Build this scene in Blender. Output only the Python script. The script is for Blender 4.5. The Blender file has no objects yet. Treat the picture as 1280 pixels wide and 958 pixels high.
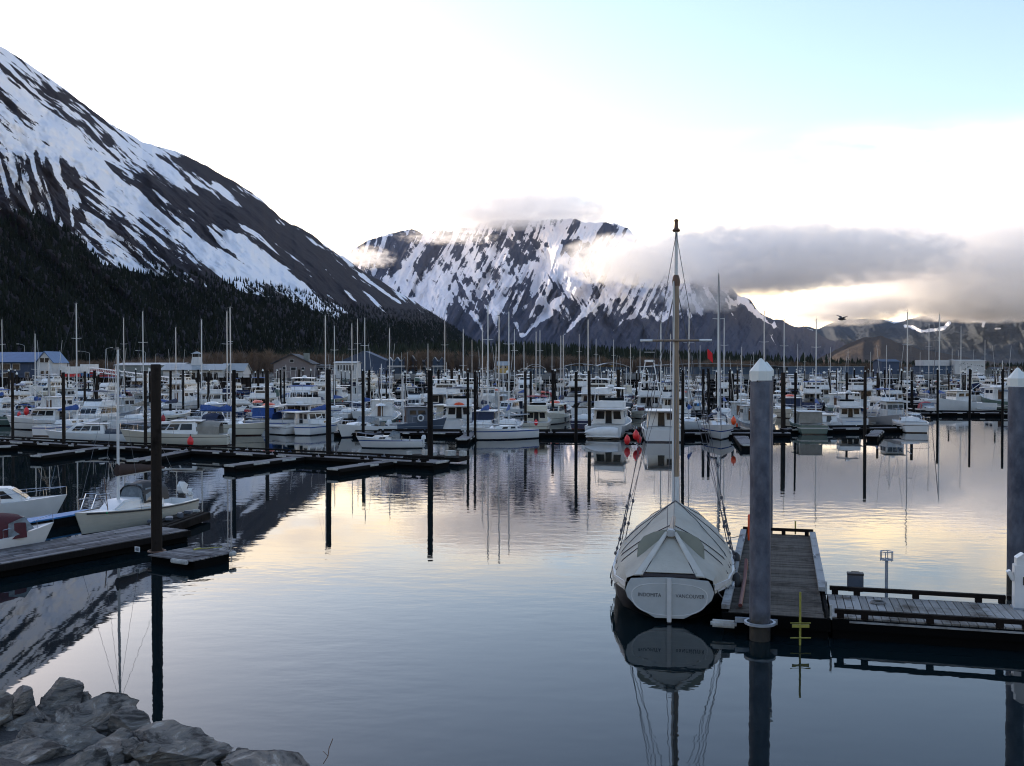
import bpy, bmesh, math, random
import numpy as np
from mathutils import Vector, Matrix
R = math.radians
random.seed(7)
C = bpy.context.scene.collection
SC = bpy.context.scene

# ------------------------------------------------------------------ camera
F_PX, CX, CY, HOR, EYE = 1245.0, 640.0, 479.0, 460.0, 6.5
cam_d = bpy.data.cameras.new('camera')
cam_d.sensor_width = 36.0
cam_d.lens = 36.0*F_PX/1280.0
cam_d.clip_start = 0.1
cam_d.clip_end = 90000.0
cam = bpy.data.objects.new('camera', cam_d)
C.objects.link(cam)
PITCH = math.atan((CY-HOR)/F_PX)
cam.location = (0, 0, EYE)
cam.rotation_euler = (R(90)-PITCH, 0, 0)
SC.camera = cam

# ------------------------------------------------------------------ sky, sun, exposure
SUN_AZ, SUN_EL = -46.0, 11.0          # degrees: left of the view, behind the big mountain
world = bpy.data.worlds.new('World')
SC.world = world
world.use_nodes = True
wn, wl = world.node_tree.nodes, world.node_tree.links
wn.clear()
def N(nodes, t, **k):
    n = nodes.new(t)
    for a, b in k.items():
        if a == 'inp':
            for i, v in b.items(): n.inputs[i].default_value = v
        else: setattr(n, a, b)
    return n
w_out = N(wn, 'ShaderNodeOutputWorld')
w_bg = N(wn, 'ShaderNodeBackground'); w_bg.inputs['Strength'].default_value = 0.108
sky = N(wn, 'ShaderNodeTexSky', sky_type='NISHITA', sun_disc=False, sun_elevation=R(SUN_EL), sun_rotation=R(SUN_AZ),
        altitude=0, air_density=1.0, dust_density=0.9, ozone_density=1.5)
w_tc = N(wn, 'ShaderNodeTexCoord')
w_sep = N(wn, 'ShaderNodeSeparateXYZ'); wl.new(w_tc.outputs['Generated'], w_sep.inputs[0])
# thin, far cloud sheets low over the horizon (real colour of lit cirrus/stratus)
w_map = N(wn, 'ShaderNodeMapping'); w_map.inputs['Scale'].default_value = (2.2, 2.2, 9.0); w_map.inputs['Location'].default_value = (3.1, 1.7, 0.4)
wl.new(w_tc.outputs['Generated'], w_map.inputs['Vector'])
w_no = N(wn, 'ShaderNodeTexNoise', inp={'Scale': 2.1, 'Detail': 7.0, 'Roughness': 0.55, 'Distortion': 0.3})
wl.new(w_map.outputs[0], w_no.inputs['Vector'])
w_r1 = N(wn, 'ShaderNodeMapRange', inp={'From Min': 0.40, 'From Max': 0.54}); wl.new(w_no.outputs['Fac'], w_r1.inputs['Value'])
w_r2 = N(wn, 'ShaderNodeMapRange', interpolation_type='SMOOTHSTEP', inp={'From Min': 0.15, 'From Max': 0.235, 'To Min': 1.0, 'To Max': 0.0}); wl.new(w_sep.outputs['Z'], w_r2.inputs['Value'])
w_r3 = N(wn, 'ShaderNodeMapRange', interpolation_type='SMOOTHSTEP', inp={'From Min': 0.06, 'From Max': 0.16, 'To Min': 0.55, 'To Max': 0.0}); wl.new(w_sep.outputs['Z'], w_r3.inputs['Value'])
w_ad = N(wn, 'ShaderNodeMath', operation='ADD', use_clamp=True); wl.new(w_r1.outputs[0], w_ad.inputs[0]); wl.new(w_r3.outputs[0], w_ad.inputs[1])
w_mu = N(wn, 'ShaderNodeMath', operation='MULTIPLY'); wl.new(w_ad.outputs[0], w_mu.inputs[0]); wl.new(w_r2.outputs[0], w_mu.inputs[1])
w_mx = N(wn, 'ShaderNodeMix', data_type='RGBA')
w_wb = N(wn, 'ShaderNodeMix', data_type='RGBA', blend_type='MULTIPLY'); w_wb.inputs['Factor'].default_value = 1.0; w_wb.inputs['B'].default_value = (1.05, 0.955, 0.985, 1)   # camera white balance
wl.new(sky.outputs[0], w_wb.inputs['A'])
wl.new(w_mu.outputs[0], w_mx.inputs['Factor']); wl.new(w_wb.outputs['Result'], w_mx.inputs['A'])
# cloud = brighter, warmer version of the sky light behind it (forward scattered sun)
w_ct = N(wn, 'ShaderNodeMix', data_type='RGBA', blend_type='MULTIPLY'); w_ct.inputs['Factor'].default_value = 1.0
wl.new(w_wb.outputs['Result'], w_ct.inputs['A']); w_ct.inputs['B'].default_value = (1.25, 1.05, 0.85, 1)
w_c2 = N(wn, 'ShaderNodeMix', data_type='RGBA'); w_c2.inputs['Factor'].default_value = 0.75
w_n3 = N(wn, 'ShaderNodeTexNoise', inp={'Scale': 3.3, 'Detail': 6.0, 'Roughness': 0.55}); wl.new(w_map.outputs[0], w_n3.inputs['Vector'])
w_r4 = N(wn, 'ShaderNodeMapRange', inp={'From Min': 0.36, 'From Max': 0.62}); wl.new(w_n3.outputs['Fac'], w_r4.inputs['Value'])
w_cc = N(wn, 'ShaderNodeMix', data_type='RGBA'); w_cc.inputs['A'].default_value = (4.4, 3.7, 3.2, 1); w_cc.inputs['B'].default_value = (8.6, 6.5, 3.9, 1); wl.new(w_r4.outputs[0], w_cc.inputs['Factor'])
wl.new(w_ct.outputs['Result'], w_c2.inputs['A']); wl.new(w_cc.outputs['Result'], w_c2.inputs['B'])
wl.new(w_c2.outputs['Result'], w_mx.inputs['B'])
wl.new(w_mx.outputs['Result'], w_bg.inputs['Color']); wl.new(w_bg.outputs[0], w_out.inputs['Surface'])

sun_d = bpy.data.lights.new('sun', 'SUN')
sun_d.energy = 2.2; sun_d.angle = R(0.6); sun_d.color = (1.0, 0.80, 0.58)
sun = bpy.data.objects.new('sun', sun_d); C.objects.link(sun)
sdir = Vector((math.sin(R(SUN_AZ))*math.cos(R(SUN_EL)), math.cos(R(SUN_AZ))*math.cos(R(SUN_EL)), math.sin(R(SUN_EL))))
sun.rotation_euler = sdir.to_track_quat('Z', 'Y').to_euler()
SC.view_settings.view_transform = 'Standard'
SC.view_settings.look = 'None'
SC.view_settings.gamma = 1.0
SC.view_settings.exposure = 1.95
SC.cycles.use_denoising = True
SC.cycles.denoising_prefilter = 'ACCURATE'
SC.cycles.filter_width = 1.1
SC.cycles.max_bounces = 8
SC.cycles.diffuse_bounces = 2
SC.cycles.glossy_bounces = 3
SC.cycles.transparent_max_bounces = 12
SC.cycles.volume_bounces = 5
SC.cycles.caustics_reflective = False
SC.cycles.caustics_refractive = False

# ------------------------------------------------------------------ helpers
def ray(px, py):
    a = (px-CX)/F_PX; b = (CY-py)/F_PX
    c, s = math.cos(PITCH), math.sin(PITCH)
    return Vector((a, c+b*s, b*c-s))
def P(px, py, Y):
    r = ray(px, py); k = Y/r.y
    return Vector((r.x*k, Y, EYE+r.z*k))
def G(px, py, z=0.0):
    r = ray(px, py); k = (z-EYE)/r.z
    return Vector((r.x*k, r.y*k, z))
def tag(o, label=None, cat=None, group=None, kind=None):
    if label: o['label'] = label
    if cat: o['category'] = cat
    if group: o['group'] = group
    if kind: o['kind'] = kind
    return o
def empty(name, loc=(0, 0, 0), rz=0.0):
    o = bpy.data.objects.new(name, None); o.empty_display_size = 0.2
    C.objects.link(o); o.location = loc; o.rotation_euler = (0, 0, rz)
    return o
def children(o, idx={}):
    return list(o.children)
def copy_tree(o, parent=None):
    c = o.copy(); C.objects.link(c)
    if parent is not None: c.parent = parent
    for ch in o.children: copy_tree(ch, c)
    return c

def make_mat(name, col, rough=0.6, metal=0.0, var=0.0, vscale=4.0, bump=0.0, bscale=20.0, spec=0.5, stretch=(1, 1, 1), col2=None, coat=0.0):
    m = bpy.data.materials.new(name); m.use_nodes = True
    n, l = m.node_tree.nodes, m.node_tree.links
    b = n['Principled BSDF']
    b.inputs['Base Color'].default_value = (*col, 1); b.inputs['Roughness'].default_value = rough
    b.inputs['Metallic'].default_value = metal; b.inputs['Specular IOR Level'].default_value = spec
    b.inputs['Coat Weight'].default_value = coat
    tc = N(n, 'ShaderNodeTexCoord'); mp = N(n, 'ShaderNodeMapping'); mp.inputs['Scale'].default_value = stretch
    l.new(tc.outputs['Object'], mp.inputs['Vector'])
    if var > 0 or col2:
        no = N(n, 'ShaderNodeTexNoise', inp={'Scale': vscale, 'Detail': 6.0, 'Roughness': 0.6}); l.new(mp.outputs[0], no.inputs['Vector'])
        mr = N(n, 'ShaderNodeMapRange', inp={'From Min': 0.35, 'From Max': 0.65}); l.new(no.outputs['Fac'], mr.inputs['Value'])
        mx = N(n, 'ShaderNodeMix', data_type='RGBA')
        c2 = col2 if col2 else tuple(c*(1-var) for c in col)
        mx.inputs['A'].default_value = (*col, 1); mx.inputs['B'].default_value = (*c2, 1)
        l.new(mr.outputs[0], mx.inputs['Factor']); l.new(mx.outputs['Result'], b.inputs['Base Color'])
    if bump > 0:
        nb = N(n, 'ShaderNodeTexNoise', inp={'Scale': bscale, 'Detail': 5.0, 'Roughness': 0.6}); l.new(mp.outputs[0], nb.inputs['Vector'])
        bp = N(n, 'ShaderNodeBump', inp={'Strength': bump, 'Distance': 0.05}); l.new(nb.outputs['Fac'], bp.inputs['Height']); l.new(bp.outputs[0], b.inputs['Normal'])
    return m

# numpy noise
def _h(ix, iy, seed):
    with np.errstate(over='ignore'):
        n = (ix.astype(np.int64)*374761393 + iy.astype(np.int64)*668265263 + seed*974634777) & 0x7fffffff
        n = (n ^ (n >> 13))*1274126177 & 0x7fffffff
        return ((n ^ (n >> 16)) & 0xffff)/65535.0
def vnoise(x, y, seed=0):
    ix, iy = np.floor(x), np.floor(y); fx, fy = x-ix, y-iy
    fx = fx*fx*fx*(fx*(fx*6-15)+10); fy = fy*fy*fy*(fy*(fy*6-15)+10)
    a = _h(ix, iy, seed); b = _h(ix+1, iy, seed); c = _h(ix, iy+1, seed); d = _h(ix+1, iy+1, seed)
    return (a*(1-fx)+b*fx)*(1-fy)+(c*(1-fx)+d*fx)*fy
def fbm(x, y, oct=5, seed=0, gain=0.5):
    s = 0; a = 1; t = 0
    for o in range(oct):
        s = s+a*vnoise(x, y, seed+o*17); t += a; a *= gain; x = x*2.03+11.3; y = y*2.03+5.7
    return s/t
def ridged(x, y, oct=5, seed=0, gain=0.5):
    s = 0; a = 1; t = 0
    for o in range(oct):
        s = s+a*(1-np.abs(2*vnoise(x, y, seed+o*17)-1)); t += a; a *= gain; x = x*2.03+11.3; y = y*2.03+5.7
    return s/t

def grid_mesh(name, V, nu, nv, attrs=None, smooth=True, mat=None):
    """V: (nu*nv,3) array, index i*nv+j"""
    me = bpy.data.meshes.new(name)
    i, j = np.meshgrid(np.arange(nu-1), np.arange(nv-1), indexing='ij')
    a = (i*nv+j).ravel(); q = np.stack([a, a+nv, a+nv+1, a+1], 1).astype(np.int32)
    me.vertices.add(len(V)); me.vertices.foreach_set('co', V.astype(np.float32).ravel())
    me.loops.add(q.size); me.loops.foreach_set('vertex_index', q.ravel())
    me.polygons.add(len(q)); me.polygons.foreach_set('loop_start', np.arange(0, q.size, 4, dtype=np.int32))
    me.polygons.foreach_set('loop_total', np.full(len(q), 4, dtype=np.int32))
    me.polygons.foreach_set('use_smooth', np.full(len(q), smooth))
    me.update(calc_edges=True)
    for k, v in (attrs or {}).items():
        at = me.attributes.new(k, 'FLOAT', 'POINT'); at.data.foreach_set('value', v.astype(np.float32).ravel())
    o = bpy.data.objects.new(name, me); C.objects.link(o)
    if mat: me.materials.append(mat)
    return o
def tri_mesh(name, V, T, mat, smooth=False):
    me = bpy.data.meshes.new(name)
    T = T.astype(np.int32)
    me.vertices.add(len(V)); me.vertices.foreach_set('co', V.astype(np.float32).ravel())
    me.loops.add(T.size); me.loops.foreach_set('vertex_index', T.ravel())
    me.polygons.add(len(T)); me.polygons.foreach_set('loop_start', np.arange(0, T.size, 3, dtype=np.int32))
    me.polygons.foreach_set('loop_total', np.full(len(T), 3, dtype=np.int32))
    me.polygons.foreach_set('use_smooth', np.full(len(T), smooth))
    me.update(calc_edges=True); me.materials.append(mat)
    o = bpy.data.objects.new(name, me); C.objects.link(o)
    return o

# ------------------------------------------------------------------ mountains
def poly_soft(px, py, pts, soft):
    """soft inside test (about +1 inside, -1 outside) of polygon"""
    pts = np.array(pts, float); n = len(pts)
    inside = np.zeros(px.shape, bool); dmin = np.full(px.shape, 1e9)
    for k in range(n):
        x1, y1 = pts[k]; x2, y2 = pts[(k+1) % n]
        cond = ((y1 > py) != (y2 > py)) & (px < (x2-x1)*(py-y1)/((y2-y1) if y2 != y1 else 1e-9)+x1)
        inside ^= cond
        dx, dy = x2-x1, y2-y1; L = dx*dx+dy*dy+1e-9
        t = np.clip(((px-x1)*dx+(py-y1)*dy)/L, 0, 1)
        dmin = np.minimum(dmin, np.hypot(px-x1-t*dx, py-y1-t*dy))
    return np.clip(np.where(inside, dmin, -dmin)/soft, -1, 1)
def stroke(px, py, pts, w):
    """soft line: 1 at the middle, 0 at width w, negative beyond (clipped at -1)"""
    d = np.full(px.shape, 1e9)
    for (x1, y1), (x2, y2) in zip(pts[:-1], pts[1:]):
        dx, dy = x2-x1, y2-y1; L = dx*dx+dy*dy+1e-9
        t = np.clip(((px-x1)*dx+(py-y1)*dy)/L, 0, 1)
        d = np.minimum(d, np.hypot(px-x1-t*dx, py-y1-t*dy))
    return np.clip(1-d/w, -1, 1)

def mountain(name, ridge, x0, x1, nu, nv, dist_ridge, dist_base, base_z, relief, snow_fn, mat, gully=None, back=0.35, seed=1, ridge_rough=3.0, conv=1.15):
    """terrain strip: columns are bearings, rows climb from the foot to the crest and over its back"""
    xs = np.linspace(x0, x1, nu)
    rx, ry = np.array(ridge, float).T
    ryi = np.interp(xs, rx, ry)
    ryi = ryi+ridge_rough*(fbm(xs/14.0, xs*0, 5, seed+90)-0.5)*2
    t = np.concatenate([np.linspace(0, 1, int(nv*0.88)), 1+np.linspace(0, back, nv-int(nv*0.88)+1)[1:]])
    X, T = np.meshgrid(xs, t, indexing='ij'); RY = np.repeat(ryi[:, None], nv, 1)
    Dr = dist_ridge(X); Db = dist_base(X)
    tt = np.clip(T, 0, 1)
    D = Db+(Dr-Db)*T
    tan_r = (HOR-RY)/F_PX
    zr = EYE+tan_r*Dr
    prof = tt**conv
    Z = base_z+(zr-base_z)*prof
    Z = np.where(T > 1, zr-(T-1)*(zr-base_z)*1.2, Z)
    az = (X-CX)/F_PX
    PX = X; PY = HOR-(Z-EYE)/D*F_PX
    env = np.sin(np.clip(tt, 0, 1)*math.pi)**0.6*np.where(T > 1, 0, 1)
    gl = gully(PX, PY) if gully is not None else fbm(PX/60, PY/60, 6, seed)
    dn = (gl-0.5)*2*relief*env
    D2 = D-dn                      # push relief towards / away from the viewer
    Z2 = Z+dn*0.15*env
    PY2 = HOR-(Z2-EYE)/D2*F_PX
    V = np.stack([az*D2, D2, Z2], -1).reshape(-1, 3)
    snow = snow_fn(PX, PY2, gl)
    o = grid_mesh(name, V, nu, nv, {'snow': snow}, mat=mat)
    return o, V, snow, PX, PY2

def rock_snow_mat(name, rock, rock2, snowc, nscale, edge=0.10, forest=None):
    m = bpy.data.materials.new(name); m.use_nodes = True
    n, l = m.node_tree.nodes, m.node_tree.links; b = n['Principled BSDF']; b.inputs['Roughness'].default_value = 0.95
    b.inputs['Specular IOR Level'].default_value = 0.08
    at = N(n, 'ShaderNodeAttribute', attribute_name='snow')
    tc = N(n, 'ShaderNodeTexCoord')
    no = N(n, 'ShaderNodeTexNoise', inp={'Scale': nscale, 'Detail': 9.0, 'Roughness': 0.68}); l.new(tc.outputs['Object'], no.inputs['Vector'])
    sb = N(n, 'ShaderNodeMath', operation='SUBTRACT'); l.new(no.outputs['Fac'], sb.inputs[0]); sb.inputs[1].default_value = 0.5
    ml = N(n, 'ShaderNodeMath', operation='MULTIPLY_ADD'); l.new(sb.outputs[0], ml.inputs[0]); ml.inputs[1].default_value = 0.9; l.new(at.outputs['Fac'], ml.inputs[2])
    mr = N(n, 'ShaderNodeMapRange', inp={'From Min': -edge, 'From Max': edge}); l.new(ml.outputs[0], mr.inputs['Value'])
    n2 = N(n, 'ShaderNodeTexNoise', inp={'Scale': nscale*0.4, 'Detail': 8.0, 'Roughness': 0.6}); l.new(tc.outputs['Object'], n2.inputs['Vector'])
    rc = N(n, 'ShaderNodeMix', data_type='RGBA'); rc.inputs['A'].default_value = (*rock, 1); rc.inputs['B'].default_value = (*rock2, 1); l.new(n2.outputs['Fac'], rc.inputs['Factor'])
    mx = N(n, 'ShaderNodeMix', data_type='RGBA'); l.new(rc.outputs['Result'], mx.inputs['A']); mx.inputs['B'].default_value = (*snowc, 1); l.new(mr.outputs[0], mx.inputs['Factor'])
    l.new(mx.outputs['Result'], b.inputs['Base Color'])
    bp = N(n, 'ShaderNodeBump', inp={'Strength': 0.9, 'Distance': 1.0/nscale*0.35}); l.new(no.outputs['Fac'], bp.inputs['Height']); l.new(bp.outputs[0], b.inputs['Normal'])
    return m
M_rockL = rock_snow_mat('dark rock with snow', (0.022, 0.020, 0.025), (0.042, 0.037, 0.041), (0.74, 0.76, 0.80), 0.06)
M_rockC = rock_snow_mat('haze-tinted rock with snow', (0.044, 0.052, 0.080), (0.070, 0.076, 0.108), (0.80, 0.78, 0.82), 0.03)  # blue of distance haze mixed into the rock colour
M_rockR = rock_snow_mat('far wooded slope', (0.040, 0.052, 0.068), (0.060, 0.070, 0.088), (0.75, 0.76, 0.78), 0.006)  # slope colour also tinted blue for distance haze

# left mountain ------------------------------------------------------
ridge_left = [(-1500, -560), (-900, -420), (-420, -190), (-250, -110), (-120, -20), (0, 58), (30, 76), (60, 96), (100, 126), (140, 156), (180, 178), (220, 190), (260, 208), (300, 232),  # ridge left of the view carried on to block the sun
              (330, 252), (352, 274), (378, 286), (405, 305), (432, 324), (452, 338), (480, 354), (510, 372), (540, 390), (558, 403), (600, 432), (640, 455)]
def streak(px, py, ang, ls, lc, seed, oct=5):
    c, s = math.cos(R(ang)), math.sin(R(ang))
    wob = 14*(fbm(px/90, py/90, 3, seed+5)-0.5)
    a = px*c+py*s; b = -px*s+py*c+wob
    return fbm(a/ls, b/lc, oct, seed, 0.55)
def gullyL(px, py):
    return 0.55*streak(px, py, 41, 110, 13, 3)+0.45*streak(px, py, 44, 60, 30, 9)
def snowL(px, py, gl):
    s = np.full(px.shape, -0.9)
    # snow field between the crest and the timber line
    field = [(-1600, -800), (-420, -260), (0, 30), (180, 165), (300, 222), (350, 268), (380, 290), (470, 350), (540, 392), (520, 402), (480, 398), (415, 396), (370, 376), (300, 361), (240, 347),
             (190, 325), (150, 297), (118, 292), (95, 262), (60, 262), (45, 245), (20, 262), (0, 258), (-420, 100), (-1600, -100)]
    s = np.maximum(s, 0.22*poly_soft(px, py, field, 9))
    # rock bands inside the field
    def cut(pts, soft, k): 
        nonlocal s
        p = poly_soft(px, py, pts, soft); s = s-k*np.clip(p*0.5+0.5, 0, 1)
    cut([(118, 212), (150, 206), (186, 216), (215, 238), (262, 243), (318, 262), (345, 272), (380, 292), (440, 336), (560, 404), (520, 412), (430, 402), (392, 372), (352, 330), (316, 292), (296, 280), (284, 300), (300, 330), (270, 318), (232, 284), (190, 262), (150, 240)], 10, 1.35)
    cut([(200, 196), (232, 200), (280, 214), (330, 250), (352, 276), (330, 270), (290, 240), (250, 220)], 6, 1.1)
    cut([(60, 118), (100, 128), (172, 190), (168, 205), (130, 180), (90, 150), (40, 120)], 12, 0.55)
    cut([(0, 60), (34, 78), (60, 98), (36, 96), (0, 82)], 7, 0.0)
    cut([(18, 84), (60, 98), (110, 134), (140, 160), (120, 150), (60, 120), (30, 104)], 8, 0.8)
    cut([(85, 228), (120, 250), (170, 295), (240, 330), (330, 366), (240, 350), (150, 300), (100, 270)], 12, 0.55)
    cut([(-60, 200), (10, 196), (60, 200), (96, 225), (118, 290), (60, 262), (0, 262), (-60, 260)], 12, 0.42)
    # main chute and side chutes
    for pts, w, k in [([(60, 170), (150, 228), (220, 268), (300, 318), (360, 352), (415, 393)], 20, 0.9), ([(100, 200), (180, 262), (250, 305), (330, 352)], 16, 0.7),
                      ([(0, 100), (60, 150), (110, 200), (150, 230)], 22, 0.5), ([(270, 286), (300, 300), (330, 330), (350, 345)], 14, 0.75), ([(300, 300), (345, 335), (380, 362), (410, 390)], 9, 0.6),
                      ([(408, 338), (430, 362), (450, 385)], 5, 1.1), ([(410, 372), (425, 386), (437, 398)], 6, 1.4), ([(452, 345), (470, 360), (498, 378)], 6, 1.3),
                      ([(440, 348), (470, 380), (486, 396)], 4, 1.0), ([(300, 232), (330, 258), (350, 274)], 8, 0.5), ([(330, 290), (360, 315), (390, 345)], 4, 0.9),
                      ([(238, 262), (262, 285), (280, 310)], 4, 0.9), ([(112, 270), (140, 292), (150, 300)], 6, 1.0), ([(88, 240), (90, 262), (92, 282)], 3, 1.0),
                      ([(-10, 215), (10, 235), (26, 262)], 6, 0.8), ([(30, 190), (40, 215), (30, 240)], 5, 0.5), ([(60, 190), (75, 225), (96, 255)], 9, 0.8)]:
        s = s+k*np.clip(stroke(px, py, pts, w), 0, 1)
    st = streak(px, py, 39, 70, 5.0, 21)
    st2 = streak(px, py, 47, 120, 11.0, 27)
    # steeper gullies over the left foot
    st3 = streak(px, py, 72, 50, 6.0, 33)
    wl_ = np.clip((120-px)/60, 0, 1)*np.clip((py-180)/30, 0, 1)
    nn = (st-0.5)*2.5+(st2-0.5)*2.2+(streak(px, py, 36, 26, 3.0, 88)-0.5)*1.9+(streak(px, py, 52, 16, 2.4, 95)-0.5)*0.9
    nn = nn*(1-wl_)+wl_*((st3-0.5)*4.2)
    tl = np.interp(px, [-420, 0, 60, 100, 130, 200, 250, 300, 370, 420, 480, 560], [180, 262, 270, 297, 330, 345, 357, 363, 378, 398, 402, 407])
    return s+nn*np.where(s > -0.85, 1, 0.1)-3.0*np.clip((py-tl-1)/4, 0, 1)
mL, VL, sL, PXL, PYL = mountain('mountain_slope', ridge_left, -1500, 640, 1700, 560,
        lambda X: np.interp(X, [-1500, -420, 0, 350, 640], [1500, 2300, 3000, 4200, 5600]), lambda X: np.interp(X, [-1500, -420, 0, 350, 640], [550, 900, 1050, 1400, 2300]),
        2.5, 120, snowL, M_rockL, gullyL, seed=11, ridge_rough=2.2)
tag(mL, kind='structure')

# central range ------------------------------------------------------
ridge_c = [(380, 350), (436, 313), (455, 304), (475, 295), (492, 290), (512, 289), (532, 292), (560, 291), (585, 284), (610, 279), (640, 276), (680, 274), (720, 276), (760, 278),
           (785, 288), (805, 306), (825, 332), (848, 356), (866, 352), (885, 350), (903, 354), (925, 368), (945, 385), (965, 398), (985, 406), (1003, 408), (1040, 425), (1100, 450)]
def gullyC(px, py):
    return 0.5*streak(px, py, 118, 90, 12, 5)+0.5*streak(px, py, 66, 70, 22, 7)
def snowC(px, py, gl):
    s = 0.08-0.40*np.clip((py-372)/28, 0, 1)-0.75*np.clip((py-396-0.00*px)/16, 0, 1)
    s = s-0.55*np.clip((px-840)/60, 0, 1)*np.clip((py-372)/18, 0, 1)
    def reg(pts, soft, k):
        nonlocal s
        s = s+k*np.clip(poly_soft(px, py, pts, soft)*0.5+0.5, 0, 1)
    reg([(436, 318), (470, 300), (520, 300), (505, 330), (470, 352), (450, 345)], 8, -0.45)
    reg([(540, 300), (600, 285), (660, 285), (650, 300), (600, 312), (570, 345), (530, 350), (520, 325)], 12, -0.30)
    reg([(640, 305), (680, 305), (670, 330), (640, 325)], 6, -0.7)
    reg([(700, 300), (724, 303), (728, 322), (708, 318)], 4, -1.1)
    reg([(680, 290), (700, 300), (705, 325), (740, 330), (800, 300), (850, 330), (850, 372), (760, 370), (700, 350), (660, 340)], 14, 0.45)
    reg([(440, 365), (500, 330), (560, 350), (600, 372), (560, 400), (500, 395)], 12, 0.25)
    reg([(560, 392), (640, 375), (700, 372), (740, 378), (720, 420), (560, 430)], 10, -0.1)
    for pts, w, k in [([(700, 374), (680, 395), (655, 420)], 6, 1.6), ([(590, 392), (600, 406), (606, 420)], 6, 1.2), ([(560, 372), (556, 395), (560, 412)], 8, 0.7), ([(630, 375), (618, 395), (622, 415)], 5, 1.2),
                      ([(756, 372), (730, 392), (706, 418)], 5, 1.4), ([(645, 405), (650, 418)], 6, 1.5), ([(848, 372), (838, 392), (828, 402)], 4, 1.1), ([(860, 372), (862, 396)], 4, 1.1),
                      ([(925, 372), (945, 392), (960, 404), (978, 412)], 5, 1.4), ([(962, 418), (972, 436)], 4, 1.6), ([(968, 402), (966, 418)], 3.5, 1.3), ([(990, 410), (998, 420), (1004, 410)], 4, 1.2),
                      ([(914, 392), (930, 412), (940, 430)], 1.6, 0.9), ([(800, 392), (780, 400), (765, 415)], 4, 0.8), ([(680, 400), (690, 392)], 5, .8)]:
        s = s+k*np.clip(stroke(px, py, pts, w), 0, 1)
    a1 = streak(px, py, 114, 46, 4.0, 41); a2 = streak(px, py, 62, 50, 4.6, 47); a3 = fbm(px/12, py/9, 5, 51)
    blend = vnoise(px/55, py/60, 71)
    st = a1*blend+a2*(1-blend)
    lowf = np.clip((py-385)/25, 0, 1)
    return s+((st-0.5)*4.2+(a3-0.5)*1.7)*(1-0.72*lowf)
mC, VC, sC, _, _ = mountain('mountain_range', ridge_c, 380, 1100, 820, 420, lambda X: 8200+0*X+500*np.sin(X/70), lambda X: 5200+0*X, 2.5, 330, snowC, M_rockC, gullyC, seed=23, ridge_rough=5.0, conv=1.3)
tag(mC, kind='structure')

# right-hand far hills -----------------------------------------------
ridge_r = [(900, 445), (960, 425), (1005, 408), (1022, 411), (1046, 402), (1062, 400), (1086, 399), (1102, 400), (1118, 403), (1132, 400), (1150, 395), (1190, 392), (1230, 388), (1280, 386), (1400, 380), (1700, 370)]
def snowR(px, py, gl):
    s = np.full(px.shape, -0.95)
    for pts, w, k in [([(1131, 408), (1140, 409), (1152, 414), (1166, 413), (1180, 410), (1186, 404)], 4.5, 1.7), ([(1216, 401), (1230, 402), (1228, 408)], 5, 1.6), ([(1244, 411), (1250, 411)], 2.5, 1.6), ([(1105, 400), (1117, 404), (1130, 401)], 1.8, 1.4),
                      ([(1190, 402), (1208, 405)], 2, 1.0), ([(1006, 411), (1016, 413)], 2.6, 1.3)]:
        s = s+k*np.clip(stroke(px, py, pts, w), 0, 1)
    return s+(fbm(px/7, py/5, 4, 61)-0.5)*0.9*np.where(s > -0.8, 1, 0.1)
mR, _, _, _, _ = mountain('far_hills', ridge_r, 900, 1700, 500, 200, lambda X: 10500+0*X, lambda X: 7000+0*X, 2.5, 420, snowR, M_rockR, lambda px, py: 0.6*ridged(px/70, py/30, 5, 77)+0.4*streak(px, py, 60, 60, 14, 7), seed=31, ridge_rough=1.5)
tag(mR, kind='structure')
M_brown = rock_snow_mat('brown brushy hill', (0.085, 0.058, 0.040), (0.045, 0.045, 0.048), (0.3, 0.25, 0.2), 0.008)
ridge_b = [(1000, 458), (1030, 444), (1055, 432), (1080, 422), (1100, 420), (1120, 428), (1150, 437), (1200, 446), (1260, 455)]
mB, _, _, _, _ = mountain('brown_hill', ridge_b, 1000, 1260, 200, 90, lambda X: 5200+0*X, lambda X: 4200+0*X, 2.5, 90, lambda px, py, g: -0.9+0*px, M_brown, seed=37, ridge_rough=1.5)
tag(mB, kind='structure')

# ------------------------------------------------------------------ land and water
def shore_y(px):
    return np.interp(px, [-600, 250, 330, 420, 1800], [345, 345, 400, 548, 552])
def ground_z(px, Y):
    hill = 15*np.exp(-((px-640)/230.0)**2)*np.clip((Y-760)/500.0, 0, 1)
    return np.interp(Y-shore_y(px), [-12, -6, 0, 6, 30, 500, 60000], [-2.5, -1.0, 2.4, 2.8, 3.0, 3.4, -60])+hill*np.clip(1-(Y-1300)/2500.0, 0, 1)
def ground_sheet():
    nu, nv = 160, 40
    pxs = np.linspace(-700, 1900, nu)
    off = np.concatenate([[-12, -9, -6, -3, 0, 3, 6, 14, 30], np.geomspace(50, 70000, nv-9)])
    PXg, O = np.meshgrid(pxs, off, indexing='ij')
    Y = shore_y(PXg)+O
    Y = Y+3.0*np.sin(PXg/9.0)*(O < 20)
    V = np.stack([(PXg-CX)/F_PX*Y, Y, ground_z(PXg, Y)], -1)
    return grid_mesh('shore_ground', V.reshape(-1, 3), nu, nv, mat=make_mat('gravel and grass shore', (0.05, 0.045, 0.038), 0.95, var=0.4, vscale=0.05, col2=(0.09, 0.085, 0.07)))
tag(ground_sheet(), kind='structure')

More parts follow.
